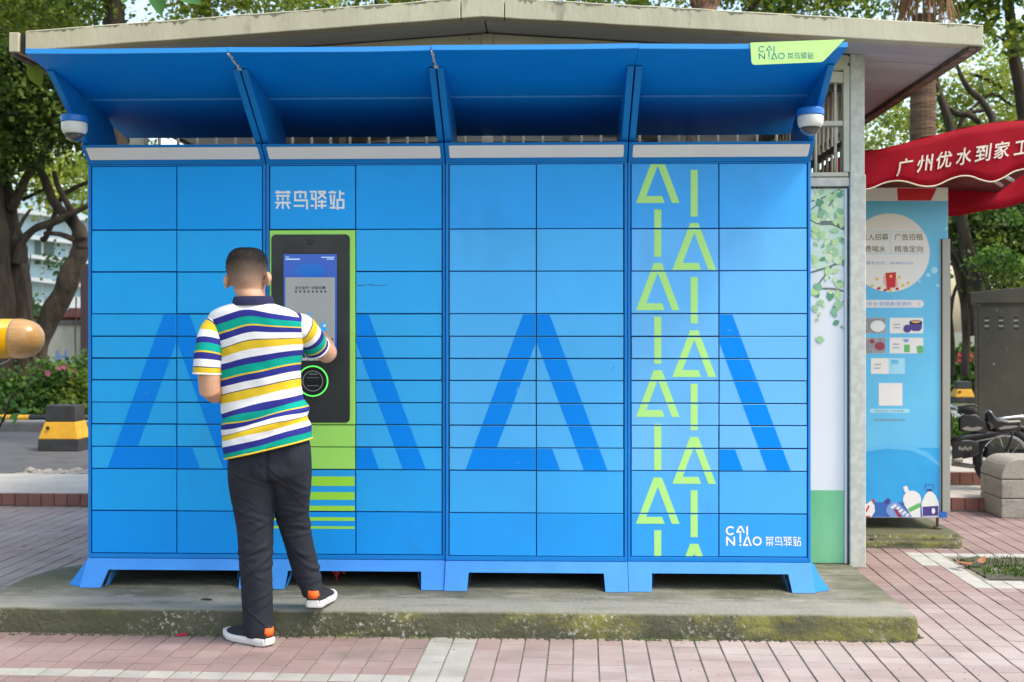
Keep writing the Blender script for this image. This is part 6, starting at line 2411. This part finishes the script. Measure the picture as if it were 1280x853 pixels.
ztop = W(60, 240, 42).z
mb = MB()
mb.box(-9, 6, 0.4, 9, 0, ztop)
mb.build('wall', M['glass_wall'], gbk)
for py in (301, 325, 353.5, 384, 270):
    z = W(60, py, 42).z
    mb = MB()
    mb.add([(-9, 0, z + 1.0), (6, 0, z - 0.75), (6, 0.41, z - 0.75), (-9, 0.41, z + 1.0), (-9, 0, z + 1.15), (6, 0, z - 0.6), (6, 0.41, z - 0.6), (-9, 0.41, z + 1.15)], [(0, 1, 5, 4), (4, 5, 6, 7), (0, 3, 2, 1)])
    mb.build('floor_band', M['white_wall'], gbk)
for k in range(11):
    x = -4.5 + k * 0.95
    mb = MB()
    mb.box(x, x + 0.07, 0.3, 0.4, 0, ztop)
    mb.build('mullion', M['machine_side'], gbk)
for x, py in ((-1.0, 312), (1.4, 312), (0.6, 340), (3.0, 366), (-2.2, 366)):
    z = W(60, py, 42).z
    mb = MB()
    mb.box(x, x + 0.75, 0.36, 0.4, z - 0.55, z + 0.45)
    mb.build('window', mat('dark_pane', (0.10, 0.15, 0.14), rough=0.15), gbk)
mb = MB()
mb.box(W(92, 370, 41).x - gx, 6, -1.2, 0.0, 0, W(92, 388, 41).z)
mb.build('low_wing', M['interior'], gbk)
mb = MB()
mb.box(W(92, 370, 41).x - gx, 6, -1.4, 0.0, W(92, 386, 41).z, W(92, 372, 41).z)
mb.build('canopy', M['white_wall'], gbk)

# ------------------------------------------------------------------ the man at the screen
random.seed(3)
MYD = 4.72
man_loc = Vector((W(330, 700, 4.75).x, 4.75, 0))
man = thing('person', 'person in a striped polo shirt and dark trousers tapping the touchscreen, seen from behind', 'person', man_loc)


def mw(px, py, Y):
    return W(px, py, Y) - man_loc


def ring(c, rx, ry, n=40, yaw=0.0, tilt=0.0, pw=2.3, front=1.0):
    """closed superellipse ring round c; tilt: z per metre of x"""
    out = []
    for k in range(n):
        a = 2 * pi * k / n
        ca, sa = cos(a), sin(a)
        x = rx * abs(ca) ** (2 / pw) * (1 if ca >= 0 else -1)
        y = ry * abs(sa) ** (2 / pw) * (1 if sa >= 0 else -1)
        if y > 0:
            y *= front
        X, Y_ = x * cos(yaw) - y * sin(yaw), x * sin(yaw) + y * cos(yaw)
        out.append(Vector((c.x + X, c.y + Y_, c.z + tilt * X)))
    return out


def dense(tab, n):
    """smooth interpolation of rows of numbers"""
    out = []
    m = len(tab) - 1
    for k in range(n + 1):
        t = k / n * m
        i = min(int(t), m - 1)
        u = t - i
        p0, p1, p2, p3 = tab[max(i - 1, 0)], tab[i], tab[i + 1], tab[min(i + 2, m)]
        out.append([0.5 * (2 * b + (c - a) * u + (2 * a - 5 * b + 4 * c - d) * u * u + (3 * b - a - 3 * c + d) * u ** 3) for a, b, c, d in zip(p0, p1, p2, p3)])
    return out


PXM = 4.78 / F           # metres per photo pixel at the man


def remesh(mb, name, m_, voxel, smooth_it=6, fold=None, parent=None):
    me = bpy.data.meshes.new(name)
    me.from_pydata(mb.v, [], mb.f)
    me.validate()
    bm = bmesh.new()
    bm.from_mesh(me)
    bmesh.ops.recalc_face_normals(bm, faces=bm.faces)
    bm.to_mesh(me)
    bm.free()
    o = bpy.data.objects.new(name + '_tmp', me)
    COL.objects.link(o)
    r = o.modifiers.new('r', 'REMESH')
    r.mode = 'VOXEL'
    r.voxel_size = voxel
    s = o.modifiers.new('s', 'SMOOTH')
    s.iterations = smooth_it
    s.factor = 0.5
    dg = bpy.context.evaluated_depsgraph_get()
    out = bpy.data.meshes.new_from_object(o.evaluated_get(dg))
    bpy.data.objects.remove(o)
    if fold:
        co = np.empty(len(out.vertices) * 3, np.float32)
        out.vertices.foreach_get('co', co)
        no = np.empty(len(out.vertices) * 3, np.float32)
        out.vertices.foreach_get('normal', no)
        co, no = co.reshape(-1, 3), no.reshape(-1, 3)
        co += no * fold(co)[:, None]
        out.vertices.foreach_set('co', co.ravel())
    out.name = name
    out.materials.clear()
    out.materials.append(m_)
    out.update()
    out.shade_smooth()
    return link(name, out, parent)


# --- skin: head, neck, arms, hands, one continuous surface
sk = MB()
HY = 4.67


def head_ring(px, py, dy, rx, ry, fr=1.0, pw=2.1):
    c = mw(px, py, HY + dy)
    return ring(c, rx, ry, 36, yaw=-0.12, pw=pw, front=fr)


# rows from the base of the neck to the crown (py, y offset, half width, half depth)
HR = [(316.5, 392, 0.02, 0.060, 0.05), (315, 380, 0.012, 0.059, 0.058), (313.5, 370, 0.012, 0.0595, 0.063), (312, 362, 0.026, 0.061, 0.074), (311, 354, 0.034, 0.068, 0.090), (309.5, 345, 0.038, 0.0745, 0.097),
      (309, 336, 0.038, 0.0765, 0.101), (309, 328, 0.036, 0.0735, 0.097), (309, 321.5, 0.032, 0.065, 0.087), (309, 316.5, 0.028, 0.051, 0.069), (309, 313.4, 0.026, 0.036, 0.046), (309, 312.2, 0.026, 0.012, 0.016)]
hd = dense([list(r) for r in HR], 44)
sk.rings([head_ring(*r) for r in hd])
# jaw and face in front (away from the camera): chin, nose, brow
fc = mw(310, 362, HY + 0.10)
sk.tube([mw(310, 350, HY + 0.06), mw(310, 364, HY + 0.075), mw(310.5, 376, HY + 0.105)], [0.062, 0.058, 0.034], 14)
sk.tube([mw(310, 338, HY + 0.137), mw(310.5, 345, HY + 0.150), mw(311, 352, HY + 0.158), mw(311, 355, HY + 0.142)], [0.008, 0.011, 0.014, 0.010], 10)
for dx in (-10, 10):
    sk.tube([mw(310 + dx * 0.2, 336, HY + 0.136), mw(310 + dx, 335, HY + 0.128), mw(310 + dx * 1.5, 337, HY + 0.108)], [0.007, 0.008, 0.006], 8)
sk.tube([mw(305, 364, HY + 0.134), mw(310.5, 363, HY + 0.142), mw(316, 364, HY + 0.134)], [0.004, 0.007, 0.004], 8)
# ears
for sx, px, py in ((-1, 285.2, 352.5), (1, 334.0, 349)):
    rr = []
    for t in np.linspace(0, 1, 9):
        a = -0.5 + 2.7 * t
        rr.append(mw(px + sx * (0.6 + 2.2 * sin(pi * t)), py + 8.2 - 16.5 * t, HY + 0.012 - 0.018 * sin(pi * t)))
    sk.tube(rr, [0.007, 0.010, 0.011, 0.0115, 0.0125, 0.0135, 0.014, 0.012, 0.007], 8, flat=0.7)
    sk.tube([mw(px - sx * 2, py + 5, HY + 0.02), mw(px + sx * 0.2, py - 1, HY + 0.012), mw(px - sx * 1, py - 7, HY + 0.02)], [0.008, 0.011, 0.008], 8)
# torso core (under the shirt) so that neck and arms belong to one body
sk.rings([ring(mw(316, 388, 4.71), 0.06, 0.05, 24), ring(mw(320, 404, 4.72), 0.13, 0.07, 24), ring(mw(322, 440, 4.72), 0.14, 0.085, 24), ring(mw(328, 500, 4.73), 0.13, 0.085, 24)])
# left arm: hangs, elbow bent, forearm reaches forward out of sight
LA = [mw(276, 408, 4.71), mw(262, 440, 4.66), mw(261.5, 470, 4.645), mw(262.5, 488, 4.65), mw(268, 491, 4.70), mw(283, 484, 4.80), mw(300, 474, 4.90)]
sk.tube(LA, [0.040, 0.046, 0.048, 0.045, 0.046, 0.042, 0.031], 18)
# right arm: upper arm forward, elbow out, forearm up to the screen
RA = [mw(364, 410, 4.71), mw(385, 422, 4.80), mw(401, 436, 4.88), mw(408.5, 442, 4.925), mw(409.5, 441, 4.965), mw(407, 433, 5.05), mw(404, 424, 5.17), mw(402.5, 420.5, 5.215)]
sk.tube(RA, [0.038, 0.044, 0.046, 0.044, 0.042, 0.039, 0.029, 0.027], 18)


def hand(wrist, fwd, up, side, curl, point=False, s=1.0):
    """palm and five fingers; fwd: direction of the fingers, side: towards the thumb, up: back of the hand"""
    fwd, up, side = fwd.normalized(), up.normalized(), side.normalized()

    def at(f, sd_, u):
        return wrist + fwd * f * s + side * sd_ * s + up * u * s
    rr = []
    for f, hw_, ht_ in ((-0.005, 0.026, 0.019), (0.025, 0.034, 0.017), (0.06, 0.040, 0.015), (0.088, 0.039, 0.012)):
        rr.append([at(f, hw_ * cos(a), ht_ * sin(a)) for a in np.linspace(0, 2 * pi, 13)[:-1]])
    sk.rings(rr)
    for k, (sd_, L_, r) in enumerate(((0.029, 0.072, 0.0085), (0.0095, 0.080, 0.0088), (-0.010, 0.074, 0.0084), (-0.029, 0.058, 0.0076))):
        c = 0.12 if (point and k == 0) else curl * (1 + 0.12 * k)
        p = at(0.082, sd_, 0)
        d = fwd.copy()
        pts = [p]
        for q in range(3):
            ang = c * (0.5 + 0.5 * q)
            d = (fwd * cos(ang) - up * sin(ang)).normalized()
            p = p + d * L_ * (0.42, 0.32, 0.26)[q] * s
            pts.append(p)
        sk.tube(pts, [r, r * 0.97, r * 0.88, r * 0.7], 8)
    sk.tube([at(0.015, 0.026, -0.004), at(0.042, 0.048, -0.008), at(0.066, 0.057, -0.012), at(0.088, 0.056, -0.016)], [0.014, 0.0115, 0.0098, 0.007], 8)


scr_pt = W(397.5, 413.5, LY - 0.014) - man_loc
wr = RA[-1]
fw_ = (scr_pt - wr)
hand(wr, fw_, Vector((0.25, -0.35, 0.9)), Vector((-1, 0.1, 0.1)), 0.75, point=True, s=min(1.0, fw_.length / 0.165))
wl = LA[-1]
hand(wl, Vector((0.75, 0.6, 0.1)), Vector((-0.5, 0.55, 0.1)), Vector((0.1, 0.1, 1)), 1.0, s=1.0)
body = remesh(sk, 'body', M['skin'], 0.0042, 4, parent=man)

# phone held in the left hand (hidden from this side, seen when one steps round)
# --- hair: close crop fading to skin at the nape
hb = MB()
hv = []
rows_ = []
for r in hd:
    py = r[1]
    if py > 363:
        continue
    t = min(max((363 - py) / 46.0, 0), 1)
    e = 0.0035 * min(1, t * 3) + 0.004 * t
    rr = head_ring(r[0], py - (1.6 * t), r[2], r[3] + e, r[4] + e)
    # hairline: the face side stays bare below the forehead
    rows_.append((t, rr))
rings_ = []
for t, rr in rows_:
    c = sum(rr, Vector()) / len(rr)
    nr = []
    for p in rr:
        f = (p.y - c.y) / 0.1
        if f > 0.15 and t < 0.72:
            p = c + (p - c) * (0.93 if f > 0.3 else 0.97)
        nr.append(p)
        side_ = abs(p.x - c.x) / 0.08
        hv.append(min(1, max(0, t * 1.0 + 0.10 * max(0, side_ - 0.45) * (1 if t > 0.2 else 0) + 0.03 * noise.noise(p * 30))))
    rings_.append(nr)
hb.rings(rings_, False, True)
hb.build('hair', M['hair'], man, smooth=True, attrs={'h': hv})
random.seed(13)
hs = MB()
hv2 = []
nr_ = len(rings_[0])
for _ in range(9000):
    k = random.randrange(len(rings_) - 1)
    i = random.randrange(nr_)
    hval = hv[k * nr_ + i]
    if hval < 0.10 or random.random() > 0.25 + hval:
        continue
    a_, b_, c_ = rings_[k][i], rings_[k][(i + 1) % nr_], rings_[k + 1][i]
    u_, v_ = random.random(), random.random()
    p = a_ + (b_ - a_) * u_ + (c_ - a_) * v_
    cc = mw(309, 340, HY + 0.036)
    nrm = (p - cc).normalized()
    if nrm.y > 0.35 and hval < 0.7:
        continue
    ln = 0.0015 + 0.0048 * hval * random.uniform(0.6, 1.2)
    d_ = (nrm + Vector((random.uniform(-0.5, 0.5), random.uniform(-0.5, 0.5), random.uniform(-0.2, 0.6)))).normalized()
    w_ = nrm.cross(Vector((random.uniform(-1, 1), random.uniform(-1, 1), random.uniform(-1, 1)))).normalized() * 0.0007
    q0 = p - nrm * 0.001
    hs.add([q0 - w_, q0 + w_, q0 + d_ * ln], [(0, 1, 2)])
    t_ = min(1.0, hval + 0.25)
    hv2 += [t_, t_, t_]
hs.build('hair_strands', M['hair'], man, attrs={'h': hv2})
# eyes
for dx in (-9.5, 9.5):
    mb = MB()
    c = mw(310 + dx, 341.5, HY + 0.118)
    mb.lathe([(0.002, -0.011), (0.009, -0.007), (0.012, 0.0), (0.009, 0.007), (0.003, 0.0112)], c, 14, axis='y')
    e = mb.build('eye', M['cam_white'], man, smooth=True)
    mb = MB()
    mb.lathe([(0.0045, 0.0), (0.005, 0.0125), (0.001, 0.0133)], c, 12, axis='y')
    mb.build('iris', M['black'], e, smooth=True)

# --- shirt
SX = [  # py centre, left px, right px, depth half, y centre, tilt
    (379.5, 291, 341, 0.066, 4.690, 0.0), (382, 281, 349, 0.078, 4.695, 0.0), (386, 270, 361, 0.090, 4.70, 0.0), (392, 262, 372, 0.100, 4.705, 0.0), (402, 259, 379, 0.108, 4.71, 0.02), (416, 263.5, 380.5, 0.116, 4.715, 0.05),
    (432, 268.5, 379.5, 0.120, 4.72, 0.08), (450, 271.5, 376.5, 0.120, 4.725, 0.10), (472, 274, 375.5, 0.118, 4.73, 0.12), (495, 277, 377.5, 0.118, 4.735, 0.14), (515, 279, 382.5, 0.122, 4.735, 0.17), (535, 279, 386.5, 0.126, 4.735, 0.20), (549, 280, 388.5, 0.128, 4.735, 0.22), (560.5, 282.5, 388.5, 0.127, 4.735, 0.235)]
tab = dense([list(r) for r in SX], 70)
rings_, vv = [], []
NR = 72
z_ref = mw(320, 384, 4.7).z
for (py, xl, xr, ry, yc, tl) in tab:
    a_, b_ = mw(xl, py, yc), mw(xr, py, yc)
    c = (a_ + b_) / 2
    rx = (b_.x - a_.x) / 2
    low = min(max((py - 440) / 120, 0), 1)
    rr = ring(c, rx, ry, NR, yaw=-0.10 * (1 - low), tilt=tl, pw=2.5 - 0.2 * low)
    nr = []
    for p in rr:
        q = p - c
        fold = 0.006 * noise.noise(Vector((p.x * 9 - p.z * 5, p.y * 5, p.z * 7))) + 0.0035 * noise.noise(Vector((p.x * 20 + p.z * 14, p.y * 9, p.z * 16 + 4)))
        # diagonal drape folds at the small of the back, gathered on the right
        g = math.exp(-((py - 522) / 22.0) ** 2)
        fold += 0.010 * g * sin((p.z - 0.55 * p.x) * 62 + 1.0) * (0.35 + 0.65 * min(max((p.x - c.x + 0.15) / 0.3, 0), 1))
        fold += 0.006 * math.exp(-((py - 405) / 16.0) ** 2) * noise.noise(Vector((p.x * 14, 0, p.z * 5)))
        d = Vector((q.x, q.y, 0))
        d = d.normalized() if d.length > 1e-6 else d
        w = p + d * fold * (0.25 + 0.75 * min(1, max(0, (py - 384) / 20)))
        # shoulders drop away from the neck
        if py < 402:
            drop = max(0, abs(q.x) - 0.06)
            w.z -= drop * 0.02
        nr.append(w)
        # stripe coordinate: downwards from the collar; bends down over both shoulders, rises to the right below
        xs = (p.x - c.x)
        zz_ = z_ref - w.z
        ramp_ = min(max((py - 380) / 60, 0), 1)
        v = zz_ + 0.20 * xs * ramp_ + 0.06 * xs * low
        tuck = min(max((py - 508) / 40, 0), 1)
        v += 0.058 * tuck * tuck * (3 - 2 * tuck)
        sh = max(0, 1 - (py - 378) / 75.0)
        v -= sh * (0.42 * max(0, abs(xs) - 0.02) ** 1.15)
        v += 0.004 * noise.noise(Vector((p.x * 8, p.y * 6, p.z * 5))) + 0.006 * g * sin((p.z - 0.55 * p.x) * 62)
        vv.append(max(v, -0.012) + 0.198 * 2 - 0.012 - 0.198 * 1.0)
    rings_.append(nr)
mb = MB()
# inner hem turned up so that the cloth has thickness
hem = [Vector((p.x * 0.97 + 0.0, p.y, p.z + 0.012)) for p in rings_[-1]]
mb.rings(rings_ + [hem], True, False)
shirt = mb.build('shirt', M['shirt'], man, smooth=True, attrs={'v': vv + vv[-NR:]})
mb = MB()
mb.tube([p + (p - (sum(rings_[-1], Vector()) / NR)) * 0.01 for p in rings_[-1]] + [rings_[-1][0]], 0.0038, 6)
mb.build('hem', M['yellow_hem'], shirt, smooth=True)
# collar
cr = []
for k, (py, grow, up) in enumerate(((382, 0.010, 0), (377.5, 0.008, 0), (371.5, 0.004, 0), (370.8, -0.001, 0), (378, -0.004, 0))):
    a_, b_ = mw(291.5 + k * 0.3, py, 4.685), mw(342 - k * 0.8, py, 4.685)
    c = (a_ + b_) / 2
    cr.append(ring(c, (b_.x - a_.x) / 2 + grow - 0.006, 0.070 + grow, 40, tilt=0.02, pw=2.1))
mb = MB()
mb.rings(cr, False, False)
mb.build('collar', M['collar'], man, smooth=True)
# sleeves
for pts, rad, off, nm in (([mw(284, 402, 4.705), mw(269, 414, 4.688), mw(262, 438, 4.66), mw(259.5, 456, 4.65), mw(258.8, 467.5, 4.648)], [0.048, 0.060, 0.060, 0.0575, 0.0565], 0.075, 'sleeve'),
                          ([mw(357, 406, 4.705), mw(374, 409.5, 4.735), mw(386, 420, 4.79), mw(392, 429, 4.825), mw(396, 434.5, 4.85)], [0.050, 0.0595, 0.060, 0.058, 0.057], 0.045, 'sleeve')):
    tabs = dense([[*p, r] for p, r in zip(pts, rad)], 26)
    P_ = [Vector(t[:3]) for t in tabs]
    R_s = [t[3] for t in tabs]
    L_ = [0.0]
    for a_, b_ in zip(P_, P_[1:]):
        L_.append(L_[-1] + (b_ - a_).length)
    mb = MB()
    mb.tube(P_ + [P_[-1] - (P_[-1] - P_[-2]).normalized() * 0.008], R_s + [R_s[-1] * 0.93], 28, cap=False)
    L_.append(L_[-1])
    vs = []
    nv = []
    for i, p in enumerate(mb.v):
        p = Vector(p)
        f = 1 + 0.07 * noise.noise(p * 11) + 0.04 * noise.noise(p * 26)
        k = i // 28
        c = (P_ + [P_[-1]])[k]
        nv.append(tuple(c + (p - c) * (f if k > 2 else 1.0)))
        vs.append(off + L_[k] * 1.12 + 0.006 * noise.noise(p * 7))
    mb.v = nv
    sl_ = mb.build(nm, M['shirt'], man, smooth=True, attrs={'v': vs})
    mb = MB()
    ring_ = [Vector(p) for p in nv[26 * 28:27 * 28]]
    mb.tube(ring_ + [ring_[0], ring_[1]], 0.004, 6)
    mb.build('cuff', M['white_hem'], sl_, smooth=True)

# --- trousers
tr_ = MB()


def leg_rings(rows):
    out = []
    for py, xl, xr, ry, yc, tl in dense([list(r) for r in rows], 44):
        a_, b_ = mw(xl, py, yc), mw(xr, py, yc)
        out.append(ring((a_ + b_) / 2, (b_.x - a_.x) / 2, ry, 28, tilt=tl, pw=2.2))
    return out


tr_.rings(leg_rings([(795, 308.5, 341, 0.062, 4.80, 0.0), (780, 305.5, 341, 0.063, 4.80, 0), (758, 303.5, 341, 0.064, 4.795, 0), (735, 302, 340.5, 0.066, 4.785, 0), (712, 300.5, 340, 0.068, 4.775, 0), (688, 299, 340.5, 0.071, 4.77, 0),
                     (660, 296, 341, 0.076, 4.765, 0), (630, 291, 342, 0.084, 4.755, 0), (604, 286.5, 343, 0.094, 4.745, 0), (580, 285.5, 345, 0.102, 4.74, 0), (555, 287, 342, 0.095, 4.74, 0)]))
tr_.rings(leg_rings([(746, 378, 405.5, 0.056, 4.935, -0.10), (738, 375.5, 404.5, 0.056, 4.93, -0.05), (722, 368.5, 401, 0.058, 4.92, 0), (704, 363, 397, 0.060, 4.905, 0), (686, 357.5, 392.5, 0.064, 4.89, 0), (668, 352, 389, 0.070, 4.88, 0), (654, 347.5, 387, 0.074, 4.87, 0),
                     (636, 343.5, 386, 0.080, 4.84, 0), (615, 341, 387.5, 0.088, 4.80, 0), (595, 338.5, 388.5, 0.096, 4.765, 0), (575, 336, 388.5, 0.102, 4.745, 0), (555, 338, 387, 0.095, 4.74, 0)]))
tr_.rings(leg_rings([(598, 296, 379, 0.090, 4.745, 0), (590, 289, 387, 0.102, 4.74, 0), (575, 286, 388.5, 0.106, 4.738, 0), (556, 287, 387.5, 0.104, 4.738, 0), (535, 289, 382, 0.098, 4.738, 0), (522, 291, 379, 0.092, 4.738, 0)]))


def creases(co, items):
    """sum of soft cloth creases; item: x0, z0, half length, slope, width, height, y side (-1 back, +1 front, 0 both)"""
    d = np.zeros(len(co), np.float32)
    for x0, z0, hl_, k, w, amp, ys in items:
        u = co[:, 0] - x0
        v = co[:, 2] - (z0 + k * u + 0.6 * k * u * np.abs(u) / max(hl_, 1e-3))
        m = np.exp(-(u / hl_) ** 4)
        if ys:
            m *= np.clip(0.5 + ys * (co[:, 1] - 0.06 * (u > 1)) * 8, 0, 1)
        d += amp * m * (np.exp(-(v / w) ** 2) - 0.75 * np.exp(-((v + 1.5 * w) / (0.9 * w)) ** 2))
    return d


def fold_t(co):
    r = random.Random(17)
    items = []
    cx_l, cx_r = mw(322, 700, 4.78).x, mw(368, 640, 4.82).x
    for k in range(26):                                    # standing leg: stacked breaks behind the knee and down the calf
        z0 = r.choice([r.uniform(0.10, 0.42), r.uniform(0.36, 0.58), r.uniform(0.55, 0.74)])
        items.append((cx_l + r.uniform(-0.05, 0.05), z0, r.uniform(0.03, 0.075), r.choice([-1, 1]) * r.uniform(0.1, 0.75), r.uniform(0.006, 0.014), r.uniform(0.003, 0.0075), 0))
    for k in range(24):                                    # bent leg
        z0 = r.choice([r.uniform(0.46, 0.60), r.uniform(0.46, 0.58), r.uniform(0.25, 0.46), r.uniform(0.6, 0.74)])
        cx = cx_r + (0.10 * max(0, (0.5 - z0) / 0.25)) * 0.8
        items.append((cx + r.uniform(-0.04, 0.04), z0, r.uniform(0.03, 0.07), r.uniform(-0.6, 0.35), r.uniform(0.006, 0.013), r.uniform(0.003, 0.0075), 0))
    for k in range(9):                                     # pulls from the crotch
        s_ = r.choice([-1, 1])
        items.append((mw(340, 600, 4.75).x + s_ * r.uniform(0.04, 0.10), r.uniform(0.66, 0.80), r.uniform(0.05, 0.09), -s_ * r.uniform(0.25, 0.9), r.uniform(0.007, 0.014), r.uniform(0.003, 0.006), 0))
    d = 0.45 * creases(co, items)
    # centre seam of the seat
    xs = mw(340.5, 580, 4.74).x
    d -= 0.010 * np.exp(-((co[:, 0] - xs) / 0.008) ** 2) * np.clip((co[:, 2] - 0.70) / 0.06, 0, 1)
    n3 = np.array([noise.noise(Vector((p[0] * 16, p[1] * 16, p[2] * 7))) for p in co], np.float32)
    return d + 0.0035 * n3


remesh(tr_, 'trousers', M['trouser'], 0.005, 4, fold=fold_t, parent=man)


# --- shoes
def shoe(heel, toe, zsole, pitch, nm, label=None, roll=0.0):
    """heel/toe: ground points (x, y) of the sole's ends"""
    h, t = Vector((heel[0], heel[1], 0)), Vector((toe[0], toe[1], 0))
    ax = (t - h)
    L_ = ax.length
    ax.normalize()
    sd_ = Vector((-ax.y, ax.x, 0))

    def at(u, s_, z):
        # u along the foot (0 heel .. 1 toe); pitch lifts the heel
        zz_ = zsole + z + pitch * (1 - u) * L_
        return h + ax * u * L_ + sd_ * s_ + Vector((0, 0, zz_)) - man_loc
    prof = [(0.0, 0.020), (0.03, 0.031), (0.12, 0.036), (0.3, 0.036), (0.5, 0.040), (0.68, 0.047), (0.82, 0.046), (0.92, 0.037), (0.985, 0.020), (1.0, 0.008)]
    root_ = MB()

    def outline(z, grow):
        pts = []
        for u, w in prof:
            pts.append(at(u + (0.01 * (1 if u > 0.5 else -1) * grow * 30 if 0.9 < u or u < 0.02 else 0), w + grow, z(u)))
        for u, w in prof[::-1]:
            pts.append(at(u + (0.01 * (1 if u > 0.5 else -1) * grow * 30 if 0.9 < u or u < 0.02 else 0), -w - grow, z(u)))
        return pts
    toe_up = lambda u: 0.022 * max(0, (u - 0.7) / 0.3) ** 2 + 0.008 * max(0, (0.12 - u) / 0.12) ** 2
    root_.rings([outline(lambda u: toe_up(u), -0.004), outline(lambda u: 0.006 + toe_up(u), 0.003), outline(lambda u: 0.022 + toe_up(u) * 0.9, 0.005), outline(lambda u: 0.034 - 0.006 * u + toe_up(u) * 0.6, 0.002)])
    so = root_.build(nm, M['sole'], man, smooth=False)
    mb = MB()
    up = [(0.01, 0.030, 0.085, 0.030), (0.05, 0.034, 0.092, 0.030), (0.15, 0.036, 0.088, 0.030), (0.28, 0.036, 0.085, 0.030), (0.42, 0.038, 0.086, 0.028), (0.55, 0.043, 0.074, 0.027), (0.68, 0.046, 0.064, 0.026), (0.80, 0.045, 0.056, 0.026), (0.90, 0.037, 0.048, 0.028), (0.965, 0.022, 0.038, 0.031), (0.985, 0.008, 0.034, 0.033)]
    rr = []
    for u, w, top, bot in dense([list(q) for q in up], 30):
        rr.append([at(u, w * cos(a) * (1 - 0.28 * max(0, sin(a))), bot - 0.006 + (top - bot + 0.006) * max(0, sin(a)) ** 0.8) for a in np.linspace(pi * 1.0, 0.0, 15)] + [at(u, w * 0.6 * k, bot - 0.006) for k in (0.8, 0, -0.8)])
    mb.rings(rr)
    mb.build('upper', M['shoe'], so, smooth=True)
    mb = MB()
    tabr = []
    for z, w in ((0.046, 0.85), (0.060, 0.95), (0.080, 0.8)):
        tabr.append([at(-0.012 + 0.05 * (abs(k) ** 2) * 1.0, 0.026 * w * k, z) for k in np.linspace(-1, 1, 9)])
    mb.rings(tabr, False, False, closed=False)
    tb = mb.build('heel_tab', M['orange'], so, smooth=True)
    s_ = tb.modifiers.new('s', 'SOLIDIFY')
    s_.thickness = 0.004
    mb = MB()
    for u in (0.44, 0.50, 0.56):
        mb.tube([at(u, -0.028, 0.074 - (u - 0.44) * 0.1), at(u + 0.01, 0, 0.089 - (u - 0.44) * 0.12), at(u, 0.028, 0.074 - (u - 0.44) * 0.1)], 0.0035, 6)
    mb.build('laces', M['block_black'], so, smooth=True)
    # sock / ankle inside the trouser leg
    mb = MB()
    mb.tube([at(0.2, 0, 0.05), at(0.2, 0, 0.075), at(0.2, 0, 0.092)], [0.024, 0.025, 0.022], 12)
    mb.build('sock', M['shoe'], so, smooth=True)


hl, tl_ = G(337, 810, 0.0), G(287.5, 798.5, 0.0)
d_ = (tl_ - hl)
d_.z = 0
d_ = d_.normalized() * 0.275
hl2 = Vector((hl.x, hl.y + 0.015, 0))
shoe((hl2.x, hl2.y), (hl2.x + d_.x, hl2.y + d_.y), 0.001, 0.0, 'shoe')
hr = W(391, 764, 4.86)
shoe((hr.x, hr.y), (hr.x + 0.020, hr.y + 0.268), PLAT_Z + 0.003, 0.05, 'shoe')
